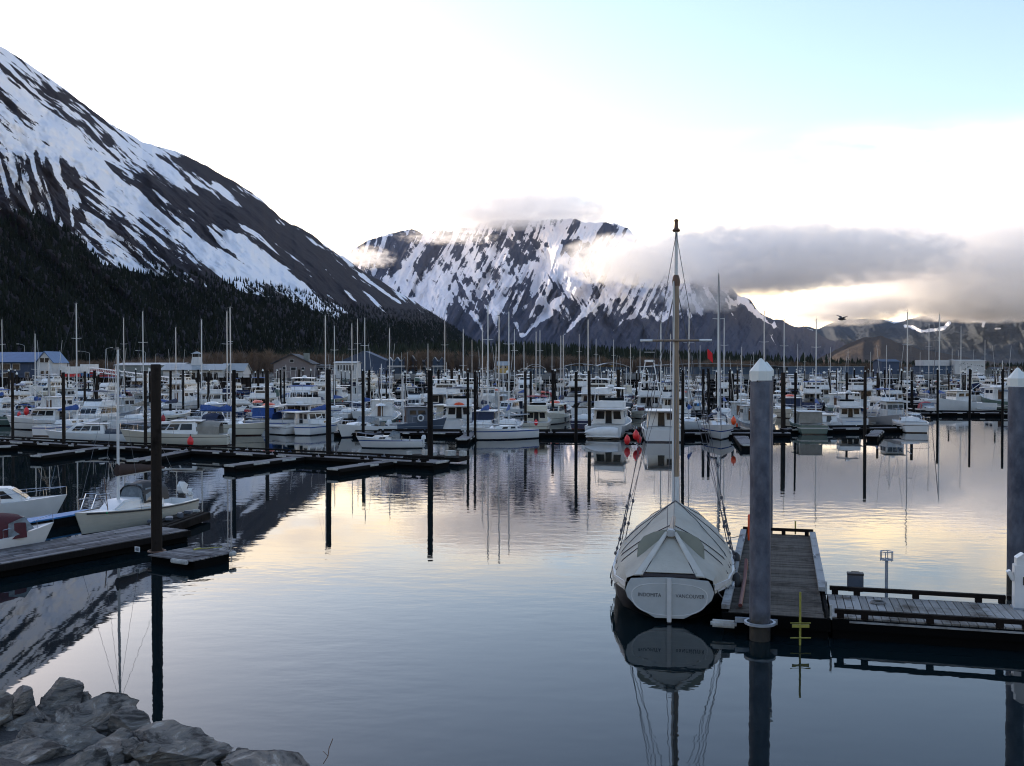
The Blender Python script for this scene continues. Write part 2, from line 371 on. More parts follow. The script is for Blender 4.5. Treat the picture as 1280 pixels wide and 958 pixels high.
def water_mat():
    m = bpy.data.materials.new('harbour water'); m.use_nodes = True
    n, l = m.node_tree.nodes, m.node_tree.links; b = n['Principled BSDF']
    b.inputs['Base Color'].default_value = (0.004, 0.010, 0.012, 1); b.inputs['Roughness'].default_value = 0.015; b.inputs['IOR'].default_value = 1.333
    tc = N(n, 'ShaderNodeTexCoord')
    mp = N(n, 'ShaderNodeMapping'); mp.inputs['Rotation'].default_value = (0, 0, R(12)); mp.inputs['Scale'].default_value = (0.55, 1.0, 1.0); l.new(tc.outputs['Object'], mp.inputs['Vector'])
    a = N(n, 'ShaderNodeTexNoise', inp={'Scale': 1.5, 'Detail': 3.0, 'Roughness': 0.5}); l.new(mp.outputs[0], a.inputs['Vector'])
    c = N(n, 'ShaderNodeTexNoise', inp={'Scale': 0.16, 'Detail': 2.0, 'Roughness': 0.5}); l.new(mp.outputs[0], c.inputs['Vector'])
    # patches of breeze
    pm = N(n, 'ShaderNodeMapping'); pm.inputs['Scale'].default_value = (0.030, 0.018, 1.0); pm.inputs['Location'].default_value = (0.2, 0.35, 0); l.new(tc.outputs['Object'], pm.inputs['Vector'])
    pn = N(n, 'ShaderNodeTexNoise', inp={'Scale': 1.0, 'Detail': 4.0, 'Roughness': 0.55}); l.new(pm.outputs[0], pn.inputs['Vector'])
    pr = N(n, 'ShaderNodeMapRange', inp={'From Min': 0.45, 'From Max': 0.66, 'To Min': 0.04, 'To Max': 1.0}); l.new(pn.outputs['Fac'], pr.inputs['Value'])
    am = N(n, 'ShaderNodeMath', operation='MULTIPLY'); l.new(a.outputs['Fac'], am.inputs[0]); l.new(pr.outputs[0], am.inputs[1])
    ad = N(n, 'ShaderNodeMath', operation='MULTIPLY_ADD'); l.new(c.outputs['Fac'], ad.inputs[0]); ad.inputs[1].default_value = 0.28; l.new(am.outputs[0], ad.inputs[2])
    bp = N(n, 'ShaderNodeBump', inp={'Strength': 1.0, 'Distance': 0.014}); l.new(ad.outputs[0], bp.inputs['Height']); l.new(bp.outputs[0], b.inputs['Normal'])
    return m
M_water = water_mat()
wme = bpy.data.meshes.new('water'); wme.from_pydata([(-3000, -40, 0), (3000, -40, 0), (3000, 700, 0), (-3000, 700, 0)], [], [(0, 1, 2, 3)])
wme.materials.append(M_water); water = bpy.data.objects.new('water', wme); C.objects.link(water); tag(water, kind='structure')

# unseen hills behind the viewer, added to darken window reflections
nb, mb_ = 90, 24; Vb = np.zeros((nb, mb_, 3))
for i in range(nb):
    a = math.pi+(i/(nb-1)*1.22-0.11)*math.pi
    for j in range(mb_):
        r_ = 14+900*(j/(mb_-1))**2.2; x = r_*math.cos(a); y = r_*math.sin(a)-6 if True else 0
        z = (4.6+(j/(mb_-1))**1.5*75*(0.6+0.8*float(fbm(np.array(i/9.0), np.array(j/5.0), 4, 3))))*(1 if abs(math.sin(a)) > 0.25 or math.sin(a) < 0 else 0.2)
        Vb[i, j] = (x, y, z)
hb_o = grid_mesh('rear_hill_ring', Vb.reshape(-1, 3), nb, mb_, mat=make_mat('wooded slope', (0.05, 0.05, 0.045), 0.95, var=0.5, vscale=0.02)); tag(hb_o, kind='structure')
# ------------------------------------------------------------------ clouds (real volumes hanging on the mountains)
def cloud_mat(name, dens, thr, scale, stretch, seed, step=1.0, edge=0.35, flat=0.0):
    m = bpy.data.materials.new(name); m.use_nodes = True
    n, l = m.node_tree.nodes, m.node_tree.links
    n.remove(n['Principled BSDF']); out = n['Material Output']
    v = N(n, 'ShaderNodeVolumePrincipled'); v.inputs['Color'].default_value = (1, 1, 1, 1); v.inputs['Anisotropy'].default_value = 0.25
    tc = N(n, 'ShaderNodeTexCoord')
    ln = N(n, 'ShaderNodeVectorMath', operation='LENGTH'); l.new(tc.outputs['Object'], ln.inputs[0])
    mp = N(n, 'ShaderNodeMapping'); mp.inputs['Scale'].default_value = stretch; mp.inputs['Location'].default_value = (seed*3.7, seed*1.3, seed*2.1); l.new(tc.outputs['Object'], mp.inputs['Vector'])
    no = N(n, 'ShaderNodeTexNoise', inp={'Scale': scale, 'Detail': 5.0, 'Roughness': 0.62}); l.new(mp.outputs[0], no.inputs['Vector'])
    # field = (1-r)*k + contrasty noise, then a soft threshold: solid heart, torn edges
    f1 = N(n, 'ShaderNodeMath', operation='SUBTRACT'); f1.inputs[0].default_value = 1.0; l.new(ln.outputs['Value'], f1.inputs[1])
    f0 = N(n, 'ShaderNodeMath', operation='MULTIPLY_ADD'); l.new(no.outputs['Fac'], f0.inputs[0]); f0.inputs[1].default_value = 3.6; f0.inputs[2].default_value = -1.8
    f2 = N(n, 'ShaderNodeMath', operation='MULTIPLY_ADD'); l.new(f1.outputs[0], f2.inputs[0]); f2.inputs[1].default_value = 0.95; l.new(f0.outputs[0], f2.inputs[2])
    f3 = N(n, 'ShaderNodeMapRange', interpolation_type='SMOOTHSTEP', inp={'From Min': thr-0.25, 'From Max': thr-0.25+edge}); l.new(f2.outputs[0], f3.inputs['Value'])
    f5 = N(n, 'ShaderNodeMapRange', interpolation_type='SMOOTHSTEP', inp={'From Min': 0.0, 'From Max': 0.15}); l.new(f1.outputs[0], f5.inputs['Value'])
    f6 = N(n, 'ShaderNodeMath', operation='MULTIPLY'); l.new(f3.outputs[0], f6.inputs[0]); l.new(f5.outputs[0], f6.inputs[1])
    f4 = N(n, 'ShaderNodeMath', operation='MULTIPLY'); l.new(f6.outputs[0], f4.inputs[0]); f4.inputs[1].default_value = dens
    l.new(f4.outputs[0], v.inputs['Density']); l.new(v.outputs[0], out.inputs['Volume'])
    m.cycles.volume_step_rate = step*0.45
    return m
def cloud(label, px, py, Y, wpx, hpx, depth, dens=0.004, thr=0.55, scale=2.6, seed=1, edge=0.35, step=1.0):
    c = P(px, py, Y)
    sx, sz = wpx/2/F_PX*Y, hpx/2/F_PX*Y
    bm = bmesh.new(); bmesh.ops.create_icosphere(bm, subdivisions=3, radius=1.0)
    me = bpy.data.meshes.new('cloud'); bm.to_mesh(me); bm.free()
    o = bpy.data.objects.new('cloud', me); C.objects.link(o)
    o.location = c; o.scale = (sx, depth/2, sz)
    # keep the puffs roughly round although the domain is flattened
    me.materials.append(cloud_mat('cloud vapour', dens, thr, scale, (min(sx/sz, 6)*0.6, min(depth/2/sz, 6)*0.6, 1.0), seed, step, edge))
    tag(o, label, 'cloud', 'clouds hanging on the mountains', 'stuff')
    return o
CLOUDS = [
 ('flat grey cap cloud resting on the snowy summit', 640, 264, 7900, 330, 50, 2400, 0.0042, 0.22, 1.8, 1),
 ('small cream cloud at the left foot of the snowy range', 455, 322, 6500, 90, 30, 900, 0.006, 0.55, 2.0, 2),
 ('pale cloud streamer below the snowy crest', 560, 297, 6600, 150, 18, 700, 0.005, 0.55, 2.0, 3),
 ('bright cream cloud bank across the upper snowfield', 800, 326, 6200, 230, 74, 1200, 0.0050, 0.30, 2.4, 4),
 ('long violet grey cloud bank above the harbour right of the mast', 1000, 318, 7400, 430, 92, 2200, 0.0048, 0.22, 3.4, 5),
 ('broad grey cloud bank at the right edge of the sky', 1240, 330, 8200, 420, 150, 2600, 0.0040, 0.22, 3.2, 6),
 ('domed grey cloud sitting on the low ridge', 1055, 385, 8600, 165, 50, 1100, 0.008, 0.30, 2.0, 7),
 ('low grey cloud lid over the far right hills', 1240, 378, 8800, 330, 56, 1500, 0.0065, 0.28, 2.0, 8),
 ('thin mist around the dark pointed peak', 862, 378, 7000, 150, 40, 900, 0.0030, 0.38, 2.0, 9),
 ('mauve cloud roll low over the right shoulder of the range', 940, 352, 7600, 210, 40, 1200, 0.0042, 0.26, 2.6, 11),
 ('soft mist band on the right shoulder of the snowfield', 880, 345, 8300, 190, 56, 900, 0.006, 0.34, 2.0, 10),
]
for c_ in CLOUDS:
    cloud(*c_[:7], c_[7]*0.85, c_[8], c_[9]*1.35, seed=c_[10], edge=0.40)

# ------------------------------------------------------------------ thin evening haze over the bay
hz = bpy.data.meshes.new('haze'); bmh = bmesh.new(); bmesh.ops.create_cube(bmh, size=1.0); bmh.to_mesh(hz); bmh.free()
haze = bpy.data.objects.new('haze', hz); C.objects.link(haze); haze.location = (0, 6500, 640); haze.scale = (30000, 18000, 1500); tag(haze, kind='stuff')
mh = bpy.data.materials.new('thin air haze'); mh.use_nodes = True; mh.node_tree.nodes.remove(mh.node_tree.nodes['Principled BSDF'])
vh = mh.node_tree.nodes.new('ShaderNodeVolumePrincipled'); vh.inputs['Density'].default_value = 4.5e-6; vh.inputs['Color'].default_value = (0.62, 0.76, 1.0, 1)
mh.node_tree.links.new(vh.outputs[0], mh.node_tree.nodes['Material Output'].inputs['Volume']); hz.materials.append(mh)

# ------------------------------------------------------------------ forests (uncountable: stuff)
def conifer_template(levels, sides, seed):
    rs = np.random.RandomState(seed); V = []; T = []
    for k in range(levels):
        z0 = 0.06+0.94*k/levels*0.92; z1 = min(1.0, z0+1.5/levels+0.06)
        r = 0.20*(1-k/levels)**0.85+0.02
        b = len(V)
        for i in range(sides):
            a = 2*math.pi*(i+0.5*(k % 2))/sides; rr = r*(1+rs.uniform(-0.3, 0.35)); V.append((rr*math.cos(a), rr*math.sin(a), z0-rs.uniform(0, 0.05)))
        V.append((0, 0, z1)); 
        for i in range(sides): T.append((b+i, b+(i+1) % sides, b+sides))
    return np.array(V), np.array(T)
def scatter(name, tmpl, pos, h, wid, mat, seed=1):
    rs = np.random.RandomState(seed); n = len(pos)
    which = rs.randint(0, len(tmpl), n); Vs = []; Ts = []; base = 0
    for w, (V, T) in enumerate(tmpl):
        idx = np.where(which == w)[0]
        if len(idx) == 0: continue
        a = rs.uniform(0, 2*math.pi, len(idx)); c, s = np.cos(a)[:, None], np.sin(a)[:, None]
        hh = h[idx][:, None]; ww = wid[idx][:, None]
        x = (V[:, 0]*c-V[:, 1]*s)*ww+pos[idx, 0][:, None]; y = (V[:, 0]*s+V[:, 1]*c)*ww+pos[idx, 1][:, None]; z = V[:, 2]*hh+pos[idx, 2][:, None]
        Vs.append(np.stack([x, y, z], -1).reshape(-1, 3))
        Ts.append((T[None]+(np.arange(len(idx))*len(V))[:, None, None]).reshape(-1, 3)+base); base += len(idx)*len(V)
    o = tri_mesh(name, np.concatenate(Vs), np.concatenate(Ts), mat); tag(o, kind='stuff'); return o
M_con = make_mat('dark conifer needles', (0.009, 0.013, 0.009), 0.95, spec=0.1, var=0.5, vscale=0.02)
M_con2 = make_mat('conifer needles', (0.020, 0.028, 0.020), 0.9, spec=0.1, var=0.5, vscale=0.05)
M_twig = make_mat('bare brown twigs', (0.17, 0.125, 0.095), 0.95, spec=0.05, var=0.55, vscale=0.03)
rs = np.random.RandomState(5)
low = [conifer_template(3, 5, s) for s in (1, 2, 3)]
hi = [conifer_template(7, 7, s) for s in (4, 5, 6, 7)]
tl = np.interp(PXL, [-420, 0, 60, 100, 130, 200, 250, 300, 370, 420, 480, 560, 640], [180, 262, 270, 297, 330, 345, 357, 363, 376, 394, 400, 405, 420])
mask = (PYL.ravel() > (tl.ravel()+rs.uniform(-2, 8, tl.size)))&(PXL.ravel() > -60)
cand = np.where(mask)[0]; pick = rs.choice(cand, 26000)
pos = VL[pick]+np.stack([rs.uniform(-6, 6, 26000), rs.uniform(-12, 12, 26000), np.full(26000, -1.5)], 1)
hh = rs.uniform(4, 16, 26000)**1.0
scatter('mountain_forest', low, pos, hh, hh*rs.uniform(0.8, 1.15, 26000), M_con, 3)
# sparse trees above the timber line
cand = np.where((PYL.ravel() > tl.ravel()-14)&(PYL.ravel() < tl.ravel()+6)&(PXL.ravel() > 180))[0]; pick = rs.choice(cand, 1500); pos = VL[pick]+np.array([0, 0, -1.0]); hh = rs.uniform(6, 15, 1500)
scatter('timberline_forest', low, pos, hh, hh*0.85, M_con, 4)
# conifer belt behind the harbour
n = 3600
px_ = rs.uniform(330, 1420, n); Y_ = rs.uniform(760, 1350, n)**1.0
clump = fbm(px_/26.0, Y_/120.0, 3, 8)
keep = (clump > 0.40)|(px_ < 950); px_, Y_ = px_[keep], Y_[keep]; n = len(px_)
hmax = np.interp(px_, [330, 560, 640, 800, 900, 1000, 1100, 1300, 1420], [20, 27, 25, 21, 19, 17, 11, 9, 9])
hh = hmax*rs.uniform(0.55, 1.0, n); pos = np.stack([(px_-CX)/F_PX*Y_, Y_, ground_z(px_, Y_)-0.3], 1)
scatter('conifer_forest', hi, pos, hh, hh*rs.uniform(0.7, 1.0, n), M_con2, 6)
def bare_template(seed, nb=190):
    r_ = np.random.RandomState(seed); V = []; T = []
    def tri(a, b, w):
        k = len(V); V.extend([(a[0]-w, a[1], a[2]), (a[0]+w, a[1], a[2]), tuple(b)]); T.append((k, k+1, k+2))
    tri((0, 0, 0), (0, 0, 0.9), 0.02)
    for _ in range(nb):
        z = r_.uniform(0.15, 0.7); a = r_.uniform(0, 6.28); L = r_.uniform(0.10, 0.34); st = np.array([r_.uniform(-.06, .06), r_.uniform(-.06, .06), z])
        tri(st, st+np.array([math.cos(a)*L*0.75, math.sin(a)*L*0.75, L*r_.uniform(.2, 1.1)]), r_.uniform(.004, .013))
    return np.array(V), np.array(T)
bt = [bare_template(s) for s in (1, 2, 3, 4)]
n = 6000
px_ = rs.uniform(-40, 1400, n); Y_ = shore_y(px_)+rs.uniform(40, 330, n)+rs.uniform(0, 200, n)*(px_ < 500)
hh = rs.uniform(5.0, 11, n)*np.interp(px_, [0, 200, 300, 550, 650, 1000, 1300], [0.8, 1.0, 1.5, 1.7, 1.4, 0.9, 0.5]); pos = np.stack([(px_-CX)/F_PX*Y_, Y_, ground_z(px_, Y_)-0.2], 1)
scatter('bare_shrub_thicket', bt, pos, hh, hh*0.9, M_twig, 7)

# ------------------------------------------------------------------ mesh builder
class MB:
    def __init__(s): s.v = []; s.f = []; s.M = Matrix.Identity(4)
    def add(s, vs, fs):
        b = len(s.v); s.v += [tuple(s.M @ Vector(v)) for v in vs]; s.f += [tuple(i+b for i in f) for f in fs]; return s
    def box(s, c, d, rz=0.0, top=None, ry=0.0):
        x, y, z = d[0]/2, d[1]/2, d[2]/2; tx, ty = (top if top else (1, 1))
        vs = [(-x, -y, -z), (x, -y, -z), (x, y, -z), (-x, y, -z), (-x*tx, -y*ty, z), (x*tx, -y*ty, z), (x*tx, y*ty, z), (-x*tx, y*ty, z)]
        m = Matrix.Translation(c) @ Matrix.Rotation(rz, 4, 'Z') @ Matrix.Rotation(ry, 4, 'Y')
        return s.add([m @ Vector(v) for v in vs], [(0, 3, 2, 1), (4, 5, 6, 7), (0, 1, 5, 4), (1, 2, 6, 5), (2, 3, 7, 6), (3, 0, 4, 7)])
    def tube(s, pts, r, n=6, cap=True, r2=None):
        pts = [Vector(p) for p in pts]; k0 = len(pts); vs = []; fs = []
        for i, p in enumerate(pts):
            d = (pts[min(i+1, k0-1)]-pts[max(i-1, 0)]).normalized()
            u = d.cross(Vector((0, 0, 1))); 
            if u.length < 1e-3: u = Vector((1, 0, 0))
            u.normalize(); w = d.cross(u)
            rr = r if r2 is None else r+(r2-r)*i/(k0-1)
            for k in range(n):
                a = 2*math.pi*k/n; vs.append(p+(u*math.cos(a)+w*math.sin(a))*rr)
        for i in range(k0-1):
            for k in range(n): fs.append((i*n+k, i*n+(k+1) % n, (i+1)*n+(k+1) % n, (i+1)*n+k))
        if cap: fs.append(tuple(range(n-1, -1, -1))); fs.append(tuple((k0-1)*n+k for k in range(n)))
        return s.add(vs, fs)
    def lathe(s, prof, n=12, c=(0, 0, 0), rot=0.0):
        vs = []; fs = []
        for r, z in prof:
            for k in range(n):
                a = 2*math.pi*k/n+rot; vs.append((c[0]+r*math.cos(a), c[1]+r*math.sin(a), c[2]+z))
        m = len(prof)
        for i in range(m-1):
            for k in range(n): fs.append((i*n+k, i*n+(k+1) % n, (i+1)*n+(k+1) % n, (i+1)*n+k))
        fs.append(tuple(range(n-1, -1, -1))); fs.append(tuple((m-1)*n+k for k in range(n)))
        return s.add(vs, fs)
    def slab(s, pts, th):
        """closed polygon extruded both ways along its normal by th/2"""
        pts = [Vector(p) for p in pts]; n = (pts[1]-pts[0]).cross(pts[-1]-pts[0]).normalized()*th/2; k = len(pts)
        vs = [p-n for p in pts]+[p+n for p in pts]
        return s.add(vs, [tuple(range(k-1, -1, -1)), tuple(range(k, 2*k))]+[(i, (i+1) % k, (i+1) % k+k, i+k) for i in range(k)])
    def grid(s, rows):
        """rows: list of equal-length point lists"""
        m = len(rows[0]); vs = [p for r in rows for p in r]
        return s.add(vs, [(i*m+k, i*m+k+1, (i+1)*m+k+1, (i+1)*m+k) for i in range(len(rows)-1) for k in range(m-1)])
    def build(s, name, mat, parent=None, smooth=False, bevel=0.0, solid=0.0):
        me = bpy.data.meshes.new(name); me.from_pydata(s.v, [], s.f); me.validate(); me.materials.append(mat)
        bm = bmesh.new(); bm.from_mesh(me); bmesh.ops.remove_doubles(bm, verts=bm.verts, dist=1e-5); bmesh.ops.recalc_face_normals(bm, faces=bm.faces)
        if bevel > 0:
            es = [e for e in bm.edges if len(e.link_faces) == 2 and e.calc_face_angle(0) > 0.6]
            bmesh.ops.bevel(bm, geom=es, offset=bevel, segments=2, affect='EDGES', clamp_overlap=True)
        if solid > 0:
            bmesh.ops.solidify(bm, geom=bm.faces[:], thickness=solid)
        bm.to_mesh(me); bm.free()
        if smooth:
            me.polygons.foreach_set('use_smooth', [True]*len(me.polygons)); me.set_sharp_from_angle(angle=R(40))
        o = bpy.data.objects.new(name, me); C.objects.link(o)
        if parent is not None: o.parent = parent
        return o

# ------------------------------------------------------------------ materials
def hull_mat(name, col, boot, stripe=None, sz=(0.6, 0.7), bz=0.10, rough=0.25, clap=0):
    m = bpy.data.materials.new(name); m.use_nodes = True
    n, l = m.node_tree.nodes, m.node_tree.links; b = n['Principled BSDF']; b.inputs['Roughness'].default_value = rough
    tc = N(n, 'ShaderNodeTexCoord'); sp = N(n, 'ShaderNodeSeparateXYZ'); l.new(tc.outputs['Object'], sp.inputs[0])
    no = N(n, 'ShaderNodeTexNoise', inp={'Scale': 1.7, 'Detail': 5.0}); l.new(tc.outputs['Object'], no.inputs['Vector'])
    dirt = N(n, 'ShaderNodeMix', data_type='RGBA'); dirt.inputs['A'].default_value = (*col, 1); dirt.inputs['B'].default_value = (*[c*0.80 for c in col], 1)
    l.new(no.outputs['Fac'], dirt.inputs['Factor'])
    g = N(n, 'ShaderNodeMath', operation='LESS_THAN'); l.new(sp.outputs['Z'], g.inputs[0]); g.inputs[1].default_value = bz
    mx = N(n, 'ShaderNodeMix', data_type='RGBA'); l.new(g.outputs[0], mx.inputs['Factor']); l.new(dirt.outputs['Result'], mx.inputs['A']); mx.inputs['B'].default_value = (*boot, 1)
    last = mx.outputs['Result']
    if stripe:
        g1 = N(n, 'ShaderNodeMath', operation='GREATER_THAN'); l.new(sp.outputs['Z'], g1.inputs[0]); g1.inputs[1].default_value = sz[0]
        g2 = N(n, 'ShaderNodeMath', operation='LESS_THAN'); l.new(sp.outputs['Z'], g2.inputs[0]); g2.inputs[1].default_value = sz[1]
        g3 = N(n, 'ShaderNodeMath', operation='MULTIPLY'); l.new(g1.outputs[0], g3.inputs[0]); l.new(g2.outputs[0], g3.inputs[1])
        m2 = N(n, 'ShaderNodeMix', data_type='RGBA'); l.new(g3.outputs[0], m2.inputs['Factor']); l.new(last, m2.inputs['A']); m2.inputs['B'].default_value = (*stripe, 1); last = m2.outputs['Result']
    l.new(last, b.inputs['Base Color'])
    if clap:
        w = N(n, 'ShaderNodeMath', operation='MULTIPLY'); l.new(sp.outputs['Z'], w.inputs[0]); w.inputs[1].default_value = clap
        fr = N(n, 'ShaderNodeMath', operation='FRACT'); l.new(w.outputs[0], fr.inputs[0])
        bp = N(n, 'ShaderNodeBump', inp={'Strength': 1.0, 'Distance': 0.03}); l.new(fr.outputs[0], bp.inputs['Height']); l.new(bp.outputs[0], b.inputs['Normal'])
    return m
def wood_mat(name, c1, c2, c3=None, rough=0.85, axis=0, wet=False):
    m = bpy.data.materials.new(name); m.use_nodes = True
    n, l = m.node_tree.nodes, m.node_tree.links; b = n['Principled BSDF']; b.inputs['Roughness'].default_value = rough; b.inputs['Specular IOR Level'].default_value = 0.08
    tc = N(n, 'ShaderNodeTexCoord'); mp = N(n, 'ShaderNodeMapping'); sc = [14, 14, 14]; sc[axis] = 0.8; mp.inputs['Scale'].default_value = sc; l.new(tc.outputs['Object'], mp.inputs['Vector'])
    no = N(n, 'ShaderNodeTexNoise', inp={'Scale': 1.2, 'Detail': 7.0, 'Roughness': 0.65}); l.new(mp.outputs[0], no.inputs['Vector'])
    gi = N(n, 'ShaderNodeNewGeometry')
    ad = N(n, 'ShaderNodeMath', operation='MULTIPLY_ADD'); l.new(gi.outputs['Random Per Island'], ad.inputs[0]); ad.inputs[1].default_value = 0.75; l.new(no.outputs['Fac'], ad.inputs[2])
    mr = N(n, 'ShaderNodeMapRange', inp={'From Min': 0.4, 'From Max': 1.25}); l.new(ad.outputs[0], mr.inputs['Value'])
    mx = N(n, 'ShaderNodeMix', data_type='RGBA'); mx.inputs['A'].default_value = (*c1, 1); mx.inputs['B'].default_value = (*c2, 1); l.new(mr.outputs[0], mx.inputs['Factor'])
    n2 = N(n, 'ShaderNodeTexNoise', inp={'Scale': 0.9, 'Detail': 6.0, 'Roughness': 0.7}); l.new(tc.outputs['Object'], n2.inputs['Vector'])
    m2r = N(n, 'ShaderNodeMapRange', inp={'From Min': 0.52, 'From Max': 0.68}); l.new(n2.outputs['Fac'], m2r.inputs['Value'])
    m2 = N(n, 'ShaderNodeMix', data_type='RGBA'); l.new(m2r.outputs[0], m2.inputs['Factor']); l.new(mx.outputs['Result'], m2.inputs['A']); m2.inputs['B'].default_value = (*(c3 or [c*0.45 for c in c1]), 1)
    l.new(m2.outputs['Result'], b.inputs['Base Color'])
    bp = N(n, 'ShaderNodeBump', inp={'Strength': 0.5, 'Distance': 0.02}); l.new(no.outputs['Fac'], bp.inputs['Height']); l.new(bp.outputs[0], b.inputs['Normal'])
    return m
W = (0.66, 0.66, 0.64)
M = {}
M['white'] = make_mat('white gelcoat', (0.70, 0.70, 0.68), 0.3, var=0.14, vscale=1.3)
M['cream'] = make_mat('cream gelcoat', (0.60, 0.57, 0.48), 0.35, var=0.12, vscale=1.3)
M['greywhite'] = make_mat('weathered grey paint', (0.42, 0.44, 0.44), 0.5, var=0.2, vscale=2)
M['deckgrey'] = make_mat('non-skid deck', (0.55, 0.55, 0.53), 0.7, var=0.15, vscale=3)
M['dark'] = make_mat('black rubber', (0.015, 0.015, 0.016), 0.6)
M['glass'] = make_mat('dark tinted glass', (0.012, 0.015, 0.018), 0.14, spec=0.3)
M['blueglass'] = make_mat('clear vinyl pane', (0.16, 0.19, 0.21), 0.2, var=0.4, vscale=5)
M['chrome'] = make_mat('stainless rail', (0.6, 0.6, 0.62), 0.25, metal=1.0)
M['wire'] = make_mat('dull wire', (0.16, 0.16, 0.17), 0.6)
M['alu'] = make_mat('aluminium mast', (0.50, 0.51, 0.52), 0.4, metal=0.4, var=0.1)
M['alu2'] = make_mat('white painted mast', (0.58, 0.58, 0.56), 0.45)
M['woodmast'] = make_mat('varnished spruce mast', (0.26, 0.19, 0.125), 0.45, var=0.3, vscale=3, stretch=(6, 6, .6))
M['teak'] = make_mat('teak trim', (0.13, 0.065, 0.035), 0.6, var=0.3, vscale=5)
M['bluecanvas'] = make_mat('blue canvas', (0.022, 0.075, 0.27), 0.8, var=0.35, vscale=3, bump=0.4, bscale=3)
M['navy'] = make_mat('navy canvas', (0.015, 0.025, 0.06), 0.8, var=0.3, vscale=3, bump=0.4, bscale=3)
M['redcanvas'] = make_mat('red canvas', (0.33, 0.03, 0.035), 0.8, var=0.3, vscale=3, bump=0.3, bscale=3)
M['maroon'] = make_mat('maroon canvas', (0.075, 0.012, 0.016), 0.85, var=0.3, vscale=3, bump=0.4, bscale=4)
M['tancanvas'] = make_mat('tan canvas', (0.25, 0.23, 0.19), 0.85, var=0.25, vscale=3, bump=0.4, bscale=3)
M['orange'] = make_mat('orange vinyl', (0.65, 0.07, 0.012), 0.45)
M['red'] = make_mat('red vinyl', (0.62, 0.022, 0.025), 0.4)
M['bluepaint'] = make_mat('blue paint', (0.03, 0.20, 0.46), 0.5, var=0.2)
M['rope'] = make_mat('white rope', (0.42, 0.41, 0.37), 0.9)
M['darkrope'] = make_mat('dark lashing rope', (0.05, 0.045, 0.05), 0.9)
M['motor'] = make_mat('outboard cowl', (0.62, 0.63, 0.62), 0.35)
M['greypaint'] = make_mat('slate grey paint', (0.075, 0.09, 0.115), 0.5, var=0.25, vscale=2)
H = {'white': hull_mat('white hull', W, (0.015, 0.02, 0.035)), 'white_blue': hull_mat('white hull with blue stripe', W, (0.012, 0.014, 0.02), (0.02, 0.05, 0.20), (0.72, 0.82)),
     'white_black': hull_mat('white hull with black stripe', W, (0.010, 0.010, 0.012), (0.02, 0.02, 0.022), (0.70, 0.76)), 'cream': hull_mat('cream hull', (0.55, 0.52, 0.43), (0.03, 0.012, 0.010), (0.03, 0.03, 0.03), (0.66, 0.70)),
     'navy': hull_mat('navy hull', (0.018, 0.03, 0.08), (0.10, 0.015, 0.012), (0.6, 0.6, 0.6), (0.62, 0.66)), 'grey': hull_mat('grey hull', (0.16, 0.19, 0.22), (0.012, 0.012, 0.012)),
     'slate': hull_mat('slate blue hull', (0.075, 0.095, 0.13), (0.012, 0.012, 0.012), (0.30, 0.33, 0.36), (0.74, 0.80)), 'green': hull_mat('green hull', (0.10, 0.15, 0.13), (0.012, 0.012, 0.012), (0.5, 0.5, 0.48), (0.6, 0.7)),
     'alu': hull_mat('bare aluminium hull', (0.20, 0.21, 0.22), (0.012, 0.012, 0.012), rough=0.5), 'clap': hull_mat('lapstrake cream hull', (0.60, 0.58, 0.50), (0.03, 0.03, 0.03), bz=0.03, clap=6.5)}

